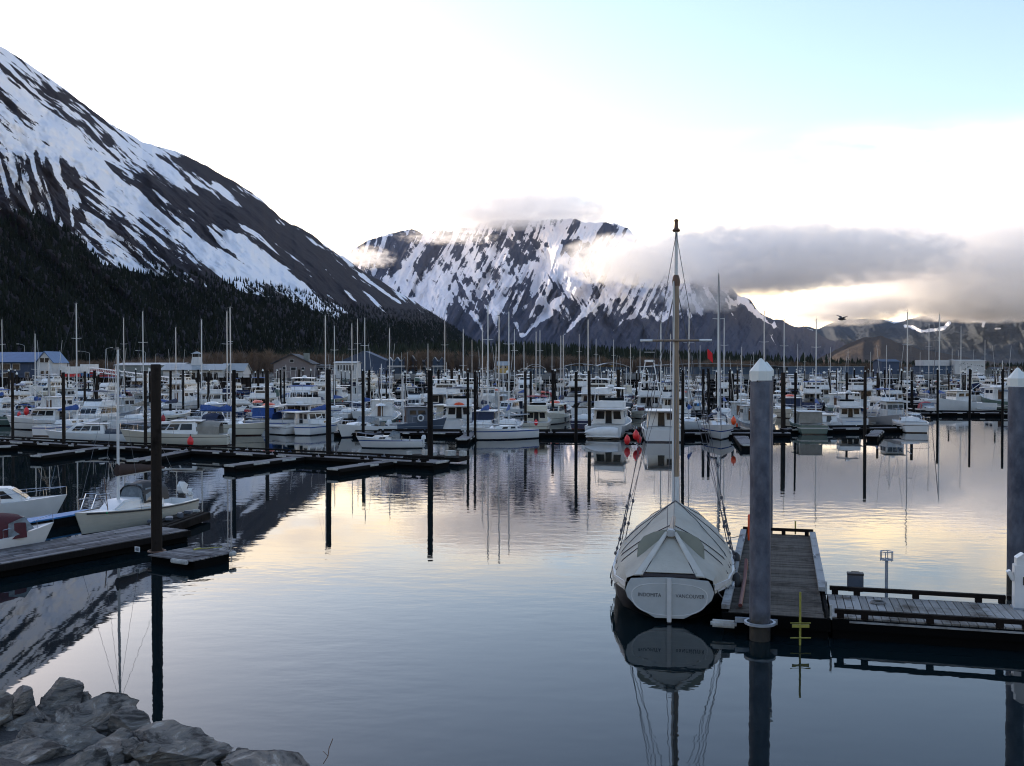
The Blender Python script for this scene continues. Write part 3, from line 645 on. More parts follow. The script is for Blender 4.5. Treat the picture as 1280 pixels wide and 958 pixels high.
# ------------------------------------------------------------------ boats
def hull(L, B, fb, rise, H_, parent, transom=0.86, p=2.2, rake=0.7, keel=0.45, n=16, deck_from=0.0, deckm=None, tmb=0.9, name='hull', floor=0.35, wlr=0.60):
    """bow at +x, waterline z = 0; open cockpit aft of deck_from"""
    st = []
    for i in range(n+1):
        s = i/n
        k = transom+(1-transom)*math.sin(min(s/0.42, 1)*math.pi/2)
        if s > 0.42: k *= max(0.0, 1-((s-0.42)/0.58)**p)
        hb = max(B/2*k, 0.015); z = fb+rise*s**2
        wb = hb*(tmb-(tmb-wlr)*s**2)
        x = -L/2+s*L; rk = rake*s**4
        st.append((x, rk, hb, wb, z))
    m = MB(); rows = []
    for x, rk, hb, wb, z in st:
        h = [(x-rk*0.9, 0, -keel), (x-rk*0.6, wb*0.82, -keel*0.45), (x-rk*0.35, wb, 0.06), (x+rk*0.1, wb+(hb-wb)*0.75, z*0.55), (x+rk*0.5, hb, z)]
        rows.append([(a, -b, c) for a, b, c in reversed(h)]+h[1:])
    m.grid(rows); r0 = rows[0]; m.add(r0, [tuple(range(len(r0)))])
    # gunwale cap
    inn = []
    for (x, rk, hb, wb, z) in st: inn.append((x+rk*0.5-0.02, max(hb-0.10, 0.004), z+0.012))
    out = [(x+rk*0.5, hb, z) for x, rk, hb, wb, z in st]
    m.grid([out, inn]); m.grid([[(a, -b, c) for a, b, c in inn], [(a, -b, c) for a, b, c in out]])
    m.add([(out[0][0], out[0][1], out[0][2]), (out[0][0], -out[0][1], out[0][2]), (inn[0][0]+0.12, -inn[0][1], inn[0][2]), (inn[0][0]+0.12, inn[0][1], inn[0][2])], [(0, 1, 2, 3)])
    o = m.build(name, H_, parent, smooth=True)
    # deck
    d = MB(); k0 = int(round(deck_from*n)); dk = []
    for i in range(k0, n+1):
        a, b, c = inn[i]; dk.append([(a, -b, c-0.04), (a, -b*0.5, c-0.005), (a, 0, c), (a, b*0.5, c-0.005), (a, b, c-0.04)])
    d.grid(dk)
    if k0 > 0:
        fl = [[(inn[i][0]+(0.12 if i == 0 else 0), -inn[i][1], floor), (inn[i][0]+(0.12 if i == 0 else 0), inn[i][1], floor)] for i in range(0, k0+1)]
        d.grid(fl)
        for sgn in (1, -1): d.grid([[(a+(0.12 if i == 0 else 0), sgn*b, floor) for i, (a, b, c) in enumerate(inn[:k0+1])], [(a+(0.12 if i == 0 else 0), sgn*b, c-0.002) for i, (a, b, c) in enumerate(inn[:k0+1])]])
        a, b, c = inn[k0]; d.add([(a, -b, floor), (a, b, floor), (a, b, c-0.04), (a, -b, c-0.04)], [(0, 1, 2, 3)])
        a, b, c = inn[0]; d.add([(a+.12, -b, floor), (a+.12, b, floor), (a+.12, b, c), (a+.12, -b, c)], [(0, 1, 2, 3)])
    d.build('deck', deckm or M['deckgrey'], parent)
    st_out = [(x+rk*0.5, hb, z) for x, rk, hb, wb, z in st]
    return st_out
class House:
    """raked, tapered deckhouse between two levels"""
    def __init__(s, x0, x1, w0, z0, h, rf=0.4, ra=0.1, w1=None, wf=None):
        s.w1 = w1 if w1 else w0*0.86; wf = wf if wf is not None else 0.8
        hb = w0/2; ht = s.w1/2
        s.b = [Vector((x0, -hb, z0)), Vector((x1, -hb*wf, z0)), Vector((x1, hb*wf, z0)), Vector((x0, hb, z0))]
        s.t = [Vector((x0+ra*h, -ht, z0+h)), Vector((x1-rf*h, -ht*(wf+1)/2, z0+h*0.97)), Vector((x1-rf*h, ht*(wf+1)/2, z0+h*0.97)), Vector((x0+ra*h, ht, z0+h))]
    def body(s, name, mat, parent, bevel=0.05):
        m = MB(); m.add(s.b+s.t, [(3, 2, 1, 0), (4, 5, 6, 7)]+[(i, (i+1) % 4, (i+1) % 4+4, i+4) for i in range(4)])
        return m.build(name, mat, parent, smooth=True, bevel=bevel)
    def quad(s, side, u0, u1, v0, v1, off=0.012):
        i = {'starboard': 0, 'front': 1, 'port': 2, 'back': 3}[side]; j = (i+1) % 4
        def pt(u, v): return (s.b[i].lerp(s.b[j], u)).lerp(s.t[i].lerp(s.t[j], u), v)
        q = [pt(u0, v0), pt(u1, v0), pt(u1, v1), pt(u0, v1)]
        n = (q[1]-q[0]).cross(q[3]-q[0]).normalized()
        return [p+n*off for p in q]
    def window(s, side, u0, u1, v0, v1, parent, mat=None, name='window', slant=0.0):
        q = s.quad(side, u0, u1, v0, v1)
        if slant: d = (q[1]-q[0])*slant; q[3] = q[3]+d; q[2] = q[2]+d*0.4
        m = MB(); m.slab(q, 0.02); return m.build(name, mat or M['glass'], parent)
def rail(parent, st, f0, h=0.55, r=0.014, inset=0.06, name='bow_rail', every=2):
    n = len(st)-1; k0 = int(f0*n); m = MB()
    for sg in (1, -1):
        top = [(x-0.05, sg*max(b-inset, 0.0), z+h) for x, b, z in st[k0:]]
        m.tube(top, r, 4)
        for i in range(k0, n+1, every):
            x, b, z = st[i]; m.tube([(x-0.02, sg*max(b-inset, 0), z), (x-0.05, sg*max(b-inset, 0), z+h)], r*0.9, 4)
    return m.build(name, M['chrome'], parent)
def outboard(parent, x, y=0.0, z=0.55, tilt=0.0, s=1.0, name='outboard_motor'):
    m = MB(); m.M = Matrix.Translation((x, y, z)) @ Matrix.Rotation(tilt, 4, 'Y') @ Matrix.Scale(s, 4)
    m.box((0.02, 0, 0.14), (0.46, 0.28, 0.26), top=(0.9, 0.9)); m.box((0.0, 0, 0.34), (0.40, 0.25, 0.14), top=(0.6, 0.6))
    m.box((0, 0, -0.28), (0.14, 0.10, 0.62)); m.box((0.05, 0, -0.56), (0.40, 0.10, 0.10)); m.box((0, 0, -0.66), (0.18, 0.03, 0.20))
    m.box((-0.06, 0, -0.38), (0.36, 0.22, 0.025)); m.lathe([(0.02, -0.02), (0.12, 0.0), (0.02, 0.02)], 8, (-0.05, 0, -0.56)); m.box((0.17, 0, -0.02), (0.16, 0.24, 0.26))
    return m.build(name, M['motor'], parent, smooth=True)
def mast_rig(parent, x, z0, ztop, L, B, fb, mat, r=0.075, boom=3.2, cover=None, spreaders=1, stays=True, bz=1.1, foresail=None):
    m = MB(); m.tube([(x, 0, z0), (x, 0, (z0+ztop)/2), (x-0.03, 0, ztop)], r, 8, r2=r*0.7); m.build('mast', mat, parent, smooth=True)
    H_ = ztop-z0
    m = MB()
    for k in range(spreaders):
        z = z0+H_*(k+1)/(spreaders+1)*1.05; m.tube([(x, -0.55, z+0.04), (x, 0, z), (x, 0.55, z+0.04)], 0.022, 4)
    m.build('spreader', mat, parent)
    m = MB(); m.tube([(x-0.25, 0, ztop+0.02), (x+0.25, 0, ztop+0.02)], 0.012, 4); m.tube([(x+0.1, 0, ztop), (x+0.1, 0, ztop+0.45)], 0.010, 4); m.box((x, 0, ztop+0.06), (0.10, 0.08, 0.10)); m.build('masthead_fitting', M['wire'], parent)
    if boom:
        m = MB(); m.tube([(x-0.05, 0, z0+bz), (x-boom, 0, z0+bz+0.06)], 0.05, 6); b = m.build('boom', mat, parent)
        if cover:
            rows = []
            for i in range(9):
                t = i/8; xx = x+0.10-t*(boom-0.05); hh = 0.42*(1-t)**0.8+0.13+0.02*math.sin(i*2.1); ww = 0.15*(1-t*0.5)
                rows.append([(xx, ww*math.cos(a)*(0.6 if math.sin(a) > 0.5 else 1), z0+bz+0.05+hh*0.45+hh*0.55*math.sin(a)) for a in [j*math.pi*2/10 for j in range(11)]])
            m = MB(); m.grid(rows); m.add(rows[0][:10], [tuple(range(10))]); m.add(rows[-1][:10], [tuple(range(9, -1, -1))]); m.build('sail_cover', cover, parent, smooth=True)
    if stays:
        m = MB(); s = 0.005
        zs = z0+H_*0.5*1.05
        for sg in (1, -1):
            m.tube([(x-0.1, sg*B*0.46, fb), (x, sg*0.55, zs+0.04), (x, 0, ztop-0.05)], s, 3); m.tube([(x-0.5, sg*B*0.46, fb), (x, 0, zs)], s, 3)
        m.tube([(L/2*0.97, 0, fb+0.3), (x, 0, ztop-0.05)], s if not foresail else 0.06, 5); m.tube([(-L/2, 0, fb), (x, 0, ztop)], s, 3)
        m.build('rigging', M['wire'], parent)
def tarp_arch(x0, x1, w, z0, h, n=7, k=5):
    rows = []
    for i in range(k+1):
        t = i/k; x = x0+(x1-x0)*t; hh = h*(0.86+0.14*math.sin(t*math.pi))
        rows.append([(x, -math.cos(a)*w/2*(1.0), z0+hh*min(1.0, math.sin(a)**0.55 if math.sin(a) > 0 else 0)) for a in [j*math.pi/n for j in range(n+1)]])
    return rows

def sailboat(L=8.5, B=2.8, fb=0.85, hm='white_blue', cover='bluecanvas', ztop=11.5, mast='alu', dodger=None, detail=1, name='sailboat', boom=3.3):
    t = empty(name)
    st = hull(L, B, fb, 0.35, H[hm], t, transom=0.68, p=2.0, rake=0.9, keel=0.5, deck_from=0.30, n=14)
    h = House(-L*0.16, L*0.26, B*0.60, fb-0.02, 0.42, rf=1.3, ra=0.3, wf=0.62); h.body('cabin', M['white'], t)
    if detail:
        for sd in ('starboard', 'port'):
            a = (0.10, 0.30, 0.44, 0.66) if sd == 'starboard' else (0.70, 0.90, 0.34, 0.56)
            h.window(sd, a[0], a[1], 0.35, 0.78, t); h.window(sd, a[2], a[3], 0.35, 0.75, t)
        m = MB(); m.box((L*0.16, 0, fb+0.44), (0.5, 0.5, 0.06)); m.build('hatch', M['blueglass'], t)
        rail(t, st, 0.80, 0.55); m = MB()
        for sg in (1, -1):
            m.tube([(-L/2+0.05, sg*B*0.30, fb), (-L/2+0.05, sg*B*0.30, fb+0.6), (-L/2+1.2, sg*B*0.44, fb+0.6), (-L/2+1.2, sg*B*0.44, fb)], 0.014, 4)
        m.tube([(-L/2+0.05, -B*0.30, fb+0.6), (-L/2+0.05, B*0.30, fb+0.6)], 0.014, 4); m.build('stern_rail', M['chrome'], t)
        m = MB()
        for sg in (1, -1): m.tube([(-L/2+1.2, sg*B*0.44, fb+0.58), (0, sg*B*0.48, fb+0.56), (L*0.28, sg*B*0.36, fb+0.66)], 0.006, 3)
        m.build('lifeline', M['chrome'], t)
    mast_rig(t, L*0.10, fb+0.35, ztop, L, B, fb, M[mast], boom=boom, cover=M[cover] if cover else None, spreaders=1 if ztop < 12 else 2, bz=0.95, r=0.075 if ztop < 15 else 0.12, foresail=(ztop > 15) or None)
    if dodger:
        m = MB(); m.grid(tarp_arch(-L*0.20, -L*0.02, B*0.62, fb+0.25, 0.95)); m.build('dodger', M[dodger], t, smooth=True, solid=0.02)
    return t

def powerboat(style, hm='white', trim='white', canvas=None, detail=1, name=None):
    S = {  # L, B, fb, rise
        'cuddy': (6.2, 2.3, 0.75, 0.45), 'express': (7.6, 2.7, 0.85, 0.40), 'sedan': (8.8, 3.1, 0.95, 0.55), 'flybridge': (10.5, 3.6, 1.1, 0.65),
        'trawler': (11.5, 3.8, 1.2, 1.0), 'gillnetter': (9.8, 3.4, 1.0, 0.7), 'yacht': (15.0, 4.6, 1.5, 0.8), 'tower': (12.0, 4.0, 1.2, 0.7), 'skiff': (4.6, 1.7, 0.45, 0.25)}
    L, B, fb, rise = S[style]; t = empty(name or {'cuddy': 'motorboat', 'express': 'cabin_cruiser', 'sedan': 'cabin_cruiser', 'flybridge': 'flybridge_cruiser', 'trawler': 'fishing_boat', 'gillnetter': 'fishing_boat', 'yacht': 'motor_yacht', 'tower': 'sport_fishing_boat', 'skiff': 'skiff'}[style])
    tm = M[trim]
    df = {'cuddy': 0.5, 'express': 0.30, 'sedan': 0.30, 'flybridge': 0.25, 'trawler': 0.45, 'gillnetter': 0.5, 'yacht': 0.15, 'tower': 0.35, 'skiff': 0.85}[style]
    st = hull(L, B, fb, rise, H[hm], t, deck_from=df, transom=0.9 if style != 'trawler' else 0.75)
    def sidewins(h, spans, v0, v1, slant=0.0):
        for a, b in spans: h.window('starboard', a, b, v0, v1, t, slant=slant); h.window('port', 1-b, 1-a, v0, v1, t, slant=-slant)
    def front(h, k, v0=0.2, v1=0.85):
        for i in range(k): h.window('front', 0.05+i*0.9/k+0.01, 0.05+(i+1)*0.9/k-0.02, v0, v1, t, name='windshield')
    if style == 'skiff':
        for xx in (-0.9, 0.3): m = MB(); m.box((xx, 0, 0.36), (0.28, B*0.84, 0.05)); m.build('thwart', M['teak'], t)
        outboard(t, -L/2-0.10, 0, 0.55); return t
    if style == 'cuddy':
        h = House(0.0, L*0.36, B*0.72, fb+0.05, 0.40, rf=1.5, ra=-0.1, wf=0.55); h.body('cabin', tm, t)
        sidewins(h, [(0.30, 0.62)], 0.35, 0.75)
        m = MB(); q = [(0.25, -B*0.36, fb+0.42), (0.25, B*0.36, fb+0.42), (-0.12, B*0.32, fb+0.95), (-0.12, -B*0.32, fb+0.95)]; m.slab(q, 0.02)
        for sg in (1, -1): m.slab([(0.25, sg*B*0.36, fb+0.42), (-0.9, sg*B*0.42, fb+0.15), (-0.85, sg*B*0.38, fb+0.75), (-0.12, sg*B*0.32, fb+0.95)], 0.02)
        m.build('windshield', M['blueglass'], t)
        if canvas: m = MB(); m.grid(tarp_arch(-L*0.34, -0.1, B*0.82, fb+0.1, 1.05)); m.build('canvas_top', M[canvas], t, smooth=True, solid=0.02)
        for xx in (-0.8, -1.6): m = MB(); m.box((xx, B*0.2, 0.65), (0.5, 0.45, 0.12)); m.box((xx-0.24, B*0.2, 0.9), (0.1, 0.45, 0.45)); m.build('seat', M['tancanvas'], t)
        outboard(t, -L/2-0.12, 0, 0.85); rail(t, st, 0.65, 0.35)
    if style == 'express':
        h = House(-L*0.22, L*0.34, B*0.80, fb, 0.95, rf=1.35, ra=0.15, wf=0.5, w1=B*0.62); h.body('cabin', tm, t, 0.08)
        sidewins(h, [(0.10, 0.34), (0.39, 0.60), (0.64, 0.84)], 0.38, 0.84, 0.06); front(h, 2, 0.35, 0.9)
        m = MB(); m.box((-L*0.10, 0, fb+1.0), (2.3, B*0.64, 0.07)); m.build('roof', tm, t, bevel=0.02)
        if canvas: m = MB(); m.grid(tarp_arch(-L*0.42, -L*0.20, B*0.72, fb, 1.0)); m.build('canvas_top', M[canvas], t, smooth=True, solid=0.02)
        h.window('back', 0.35, 0.65, 0.1, 0.85, t, name='door'); outboard(t, -L/2-0.12, 0, 0.85)
        rail(t, st, 0.55, 0.45)
    if style == 'sedan':
        h = House(-L*0.14, L*0.24, B*0.78, fb, 1.25, rf=0.55, ra=0.0, wf=0.74); h.body('cabin', tm, t)
        sidewins(h, [(0.08, 0.36), (0.40, 0.66), (0.70, 0.90)], 0.46, 0.86); front(h, 3, 0.46, 0.90)
        h2 = House(L*0.16, L*0.40, B*0.66, fb+0.1, 0.48, rf=1.2, ra=0, wf=0.45); h2.body('trunk_cabin', tm, t); 
        m = MB(); m.box((-L*0.10, 0, fb+1.29), (L*0.46, B*0.80, 0.07)); m.build('hardtop', tm, t, bevel=0.025)
        m = MB()
        for sg in (1, -1): m.tube([(-L*0.32, sg*B*0.37, fb), (-L*0.31, sg*B*0.36, fb+1.27)], 0.025, 5)
        m.build('roof_post', M['chrome'], t); h.window('back', 0.38, 0.60, 0.02, 0.88, t, name='door')
        h.window('back', 0.68, 0.90, 0.45, 0.85, t)
        rail(t, st, 0.5, 0.55)
        m = MB(); m.tube([(-L*0.02, 0.5, fb+1.3), (-L*0.06, 0.5, fb+3.4)], 0.012, 4); m.build('antenna', M['white'], t)
        if canvas:
            m = MB(); m.slab([(-L*0.33, -B*0.38, fb+0.15), (-L*0.33, B*0.38, fb+0.15), (-L*0.32, B*0.37, fb+1.25), (-L*0.32, -B*0.37, fb+1.25)], 0.02); m.build('canvas_curtain', M[canvas], t)
    if style in ('flybridge', 'yacht', 'tower'):
        k = L/10.5; hz = 1.35*(k**0.5)
        h = House(-L*0.20, L*0.26, B*0.82, fb, hz, rf=0.65, ra=0.0, wf=0.74); h.body('cabin', tm, t)
        sp = [(0.06, 0.30), (0.34, 0.56), (0.60, 0.80)]; sidewins(h, sp, 0.45, 0.86); front(h, 3, 0.45, 0.9)
        h.window('back', 0.10, 0.36, 0.35, 0.86, t); h.window('back', 0.40, 0.60, 0.03, 0.90, t, name='door'); h.window('back', 0.66, 0.90, 0.35, 0.86, t)
        z1 = fb+hz
        m = MB(); m.box((-L*0.10, 0, z1+0.03), (L*0.50, B*0.84, 0.08)); m.build('bridge_deck', tm, t, bevel=0.03)
        h3 = House(-L*0.16, L*0.15, B*0.74, z1+0.07, 0.62*k**0.5, rf=0.9, ra=-0.2, wf=0.78, w1=B*0.74); h3.body('flybridge', tm, t)
        m = MB(); q = h3.quad('front', 0.08, 0.92, 0.98, 1.45, 0.0); m.slab(q, 0.02); m.build('bridge_windshield', M['glass'], t)
        m = MB(); zz = z1+0.6
        for sg in (1, -1):
            m.tube([(-L*0.17, sg*B*0.38, z1), (-L*0.12, sg*B*0.36, zz+1.2)], 0.03, 5); m.tube([(L*0.02, sg*B*0.36, zz), (-L*0.01, sg*B*0.34, zz+1.2)], 0.025, 5)
        m.tube([(-L*0.12, -B*0.36, zz+1.2), (-L*0.12, B*0.36, zz+1.2)], 0.03, 5); m.build('radar_arch', M['white'], t)
        m = MB(); m.grid([[(x, y, z+0.05*math.cos(y)) for y in (-B*.37, -B*.2, 0, B*.2, B*.37)] for x, z in ((-L*0.15, zz+1.2), (-L*0.05, zz+1.28), (L*0.04, zz+1.18))]); m.build('bimini', M[canvas or 'white'], t, smooth=True, solid=0.03)
        m = MB(); m.lathe([(0.05, 0), (0.30, 0.03), (0.32, 0.12), (0.25, 0.24), (0.05, 0.27)], 12, (-L*0.08, 0, zz+1.3)); m.build('radar_dome', M['white'], t, smooth=True)
        m = MB(); m.tube([(-L*0.10, B*.3, zz+1.2), (-L*0.14, B*.3, zz+3.2)], 0.012, 4); m.tube([(-L*0.10, -B*.3, zz+1.2), (-L*0.13, -B*.3, zz+2.8)], 0.012, 4); m.build('antenna', M['white'], t)
        h4 = House(L*0.20, L*0.42, B*0.62, fb+0.15, 0.45, rf=1.4, ra=0, wf=0.45); h4.body('trunk_cabin', tm, t)
        rail(t, st, 0.45, 0.65)
        m = MB(); m.box((-L/2-0.28, 0, 0.22), (0.6, B*0.8, 0.08)); m.build('swim_platform', tm, t, bevel=0.02)
        if style == 'yacht':
            h5 = House(-L*0.10, L*0.10, B*0.66, z1+0.07, 1.25, rf=0.7, ra=0.1, wf=0.8); h5.body('wheelhouse', tm, t); 
            for a, b in ((0.1, 0.45), (0.52, 0.9)): h5.window('starboard', a, b, 0.45, 0.85, t); h5.window('port', 1-b, 1-a, 0.45, 0.85, t)
            h5.window('front', 0.08, 0.92, 0.45, 0.88, t, name='windshield'); h5.window('back', 0.1, 0.9, 0.4, 0.85, t)
        if style == 'tower':
            m = MB(); zt = zz+4.2
            for sx, sg in ((-1, 1), (-1, -1), (1, 1), (1, -1)): m.tube([(-L*0.06+sx*1.3, sg*B*0.40, fb+0.3), (-L*0.06+sx*0.5, sg*0.55, zt)], 0.05, 5)
            for kz in (1.4, 2.4, 3.4): 
                w = B*0.40-(B*0.40-0.55)*((zz+kz-fb)/(zt-fb)); m.box((-L*0.06, 0, zz+kz), (1.3, w*2, 0.07))
            m.build('tuna_tower', M['white'], t)
            m = MB(); m.box((-L*0.06, 0, zt), (1.2, 1.3, 0.3)); m.box((-L*0.06, 0, zt+1.2), (1.3, 1.4, 0.05)); m.build('tower_station', M['white'], t, bevel=0.02)
    if style in ('trawler', 'gillnetter'):
        fwd = style == 'trawler'
        x0, x1 = (-0.02, 0.26) if fwd else (0.02, 0.30)
        h = House(L*x0, L*x1, B*0.66, fb+0.1, 1.9, rf=0.15, ra=0.0, wf=0.80, w1=B*0.62); h.body('wheelhouse', tm, t)
        sidewins(h, [(0.10, 0.40), (0.50, 0.85)], 0.56, 0.82); front(h, 3, 0.56, 0.84); h.window('back', 0.30, 0.55, 0.02, 0.85, t, name='door', mat=M['teak'])
        m = MB(); m.box((L*(x0+x1)/2, 0, fb+2.04), (L*(x1-x0)+0.5, B*0.70, 0.07)); m.build('roof', tm, t, bevel=0.025)
        xm = L*x0-0.3
        m = MB(); m.tube([(xm, 0, fb), (xm, 0, fb+6.2)], 0.07, 6, r2=0.045); m.tube([(xm-0.02, -0.9, fb+4.6), (xm-0.02, 0.9, fb+4.6)], 0.03, 5); m.build('mast', M['alu2'], t)
        m = MB(); m.tube([(xm-0.05, 0, fb+1.6), (xm-3.2, 0, fb+3.2)], 0.05, 6); m.build('boom', M['alu2'], t)
        m = MB()
        for sg in (1, -1): m.tube([(xm, sg*0.7, fb+1.0), (xm+0.2, sg*1.5, fb+8.5)], 0.035, 5, r2=0.015)
        m.build('trolling_pole', M['alu2'], t)
        m = MB(); m.tube([(xm, 0, fb+6.0), (L*0.48, 0, fb+rise+0.3)], 0.01, 3); m.tube([(xm, 0, fb+6.0), (-L*0.48, 0, fb+0.4)], 0.01, 3)
        for sg in (1, -1): m.tube([(xm, 0, fb+6.0), (xm-0.3, sg*B*0.45, fb)], 0.01, 3)
        m.build('rigging', M['chrome'], t)
        m = MB(); m.lathe([(0.4, 0), (0.45, 0.15), (0.45, 0.75), (0.4, 0.9)], 10, (-L*0.30, 0, 0.45)); m.box((-L*0.16, 0, 0.75), (1.3, 1.4, 0.6)); m.build('fish_hold', tm, t, bevel=0.03)
        m = MB(); m.lathe([(0.05, 0), (0.25, 0.03), (0.27, 0.12), (0.2, 0.22), (0.05, 0.24)], 10, (L*(x0+x1)/2, 0, fb+2.2)); m.build('radar_dome', M['white'], t, smooth=True)
        rail(t, st, 0.60, 0.7)
    return t
def extras(t, style, r_):
    """gear that differs from boat to boat"""
    D = {'cuddy': (6.2, 2.3, 0.75), 'express': (7.6, 2.7, 0.85), 'sedan': (8.8, 3.1, 0.95), 'flybridge': (10.5, 3.6, 1.1), 'trawler': (11.5, 3.8, 1.2), 'gillnetter': (9.8, 3.4, 1.0), 'yacht': (15.0, 4.6, 1.5)}
    L, B, fb = D[style]; mats = ['bluecanvas', 'navy', 'tancanvas', 'maroon', 'dark', 'greypaint', 'redcanvas', 'teak', 'bluepaint']
    if r_.random() < 0.5:
        m = MB(); m.grid(tarp_arch(-L*0.47, -L*r_.uniform(0.20, 0.28), B*0.84, fb, r_.uniform(0.5, 1.1))); m.build('tarp', M[r_.choice(mats[:5])], t, smooth=True, solid=0.02)
    if r_.random() < 0.5:
        for k in range(r_.randint(1, 3)): m = MB(); m.box((r_.uniform(L*0.22, L*0.36), r_.uniform(-.6, .6), fb+0.6), (r_.uniform(.3, .9), r_.uniform(.3, .6), r_.uniform(.2, .5)), rz=r_.uniform(0, 1)); m.build('deck_box', M[r_.choice(mats)], t, bevel=0.03)
    for k in range(r_.randint(1, 3)):
        x = r_.uniform(-L*0.2, L*0.1); y = r_.uniform(-B*.3, B*.3); m = MB(); m.tube([(x, y, fb+1.2), (x-r_.uniform(0, .5), y, fb+r_.uniform(2.6, 5.0))], 0.018, 4); m.build('antenna', M['white'], t)
    for k in range(r_.randint(1, 4)):
        x = r_.uniform(-L*0.35, L*0.25); sg = r_.choice([-1, 1]); m = MB(); m.lathe([(0.03, .28), (0.11, .2), (0.12, -.2), (0.03, -.28)], 8, (x, sg*(B/2+0.12), fb*0.55)); m.build('side_fender', M[r_.choice(['white', 'navy', 'orange', 'dark'])], t, smooth=True)
    if r_.random() < 0.4:
        m = MB(); m.grid([[(x, w*math.cos(a), fb+1.45+w*0.5*math.sin(a)) for a in [j*math.pi/6 for j in range(7)]] for x, w in ((-L*0.10-1.2, 0.1), (-L*0.10-0.8, 0.5), (-L*0.10, 0.6), (-L*0.10+0.9, 0.4), (-L*0.10+1.3, 0.05))]); m.build('roof_dinghy', M[r_.choice(['greywhite', 'greypaint', 'orange', 'white'])], t, smooth=True)
    if r_.random() < 0.5:
        m = MB()
        for sg in (1, -1): m.box((-L*0.05, sg*(B/2+0.004), fb*0.72), (L*0.5, 0.02, 0.07))
        m.build('rub_strake', M[r_.choice(['dark', 'navy', 'maroon', 'teak'])], t)
def lite(style, hm, trim='white', canvas=None, ex=None):
    """the same boats for the far rows, where only hull, house, windows and canvas can be made out"""
    t = powerboat(style, hm, trim, canvas)
    if ex: extras(t, style, ex)
    keep = ('tarp', 'roof_dinghy', 'deck_box', 'hull', 'deck', 'cabin', 'wheelhouse', 'flybridge', 'bimini', 'canvas_top', 'hardtop', 'windshield', 'trunk_cabin', 'mast', 'bridge_deck', 'roof', 'radar_arch')
    win = [c for c in t.children if c.name.split('.')[0] in ('window', 'door')]
    if win:      # join the little windows into one band
        m = MB()
        for w in win: m.add([w.matrix_local @ v.co for v in w.data.vertices], [tuple(p.vertices) for p in w.data.polygons])
        m.build('window_band', M['glass'], t)
    for c in list(t.children):
        if c.name.split('.')[0] not in keep+('window_band',): bpy.data.objects.remove(c)
    return t
def place(t, x, y, rz, s=1.0):
    t.location = (x, y, 0); t.rotation_euler = (0, 0, R(rz)); t.scale = (s, s, s); return t
def hero(t, px, py, rz, label, cat, s=1.0, group=None):
    p = G(px, py); place(t, p.x, p.y, rz, s); return tag(t, label, cat, group)

# ------------------------------------------------------------------ copying
def tree_of(t):
    kids = {}
    for o in bpy.data.objects:
        if o.parent: kids.setdefault(o.parent.name, []).append(o)
    def rec(o): return (o, [rec(k) for k in kids.get(o.name, [])])
    return rec(t)
def copy_of(tree, parent=None):
    c = tree[0].copy(); C.objects.link(c)
    if parent is not None: c.parent = parent
    for ch in tree[1]: copy_of(ch, c)
    return c

M['plank'] = wood_mat('weathered deck planks', (0.18, 0.17, 0.15), (0.34, 0.33, 0.31), (0.09, 0.075, 0.06), axis=1)
M['plank_dark'] = wood_mat('damp brown deck planks', (0.055, 0.048, 0.040), (0.12, 0.105, 0.088), (0.035, 0.028, 0.022), axis=0)
M['plank_old'] = wood_mat('old grey planks', (0.075, 0.07, 0.07), (0.26, 0.245, 0.24), (0.04, 0.035, 0.035), axis=0)
M['beam'] = wood_mat('dark treated beam', (0.009, 0.007, 0.006), (0.020, 0.015, 0.013), axis=0)
M['palebeam'] = wood_mat('pale grey curb board', (0.26, 0.26, 0.25), (0.36, 0.36, 0.35), (0.14, 0.13, 0.12), axis=0)
M['creosote'] = wood_mat('creosoted timber', (0.005, 0.0048, 0.0048), (0.014, 0.012, 0.011), axis=2)
M['oldpile'] = wood_mat('weathered pile timber', (0.008, 0.0065, 0.0055), (0.028, 0.022, 0.018), axis=2)
M['steelpile'] = make_mat('galvanised steel pile', (0.125, 0.14, 0.175), 0.6, metal=0.25, var=0.5, vscale=2.6, bump=0.35, bscale=14, col2=(0.045, 0.052, 0.075), stretch=(1, 1, .6))
def band(m, z0, z1, col):
    """weed and tide stain near the water: a real deposit up to the high water mark"""
    n, l = m.node_tree.nodes, m.node_tree.links; b = n['Principled BSDF']; src = b.inputs['Base Color'].links[0].from_socket
    gi = N(n, 'ShaderNodeNewGeometry'); sp = N(n, 'ShaderNodeSeparateXYZ'); l.new(gi.outputs['Position'], sp.inputs[0])
    no = N(n, 'ShaderNodeTexNoise', inp={'Scale': 3.0, 'Detail': 6.0}); l.new(gi.outputs['Position'], no.inputs['Vector'])
    ad = N(n, 'ShaderNodeMath', operation='MULTIPLY_ADD'); l.new(no.outputs['Fac'], ad.inputs[0]); ad.inputs[1].default_value = -1.0; l.new(sp.outputs['Z'], ad.inputs[2])
    mr = N(n, 'ShaderNodeMapRange', inp={'From Min': z0-0.5, 'From Max': z1-0.5, 'To Min': 1.0, 'To Max': 0.0}); l.new(ad.outputs[0], mr.inputs['Value'])
    mx = N(n, 'ShaderNodeMix', data_type='RGBA'); l.new(mr.outputs[0], mx.inputs['Factor']); l.new(src, mx.inputs['A']); mx.inputs['B'].default_value = (*col, 1); l.new(mx.outputs['Result'], b.inputs['Base Color'])
band(M['steelpile'], 0.35, 0.75, (0.035, 0.032, 0.026))
M['cap'] = make_mat('white plastic pile cap', (0.66, 0.68, 0.64), 0.5, var=0.06, vscale=2)
M['galv'] = make_mat('galvanised bracket', (0.34, 0.38, 0.42), 0.45, metal=0.3, var=0.25)
M['browncover'] = make_mat('dark brown sail cover', (0.035, 0.018, 0.014), 0.85, var=0.3)
M['yellow'] = make_mat('yellow paint', (0.36, 0.33, 0.06), 0.5, var=0.3, vscale=10)
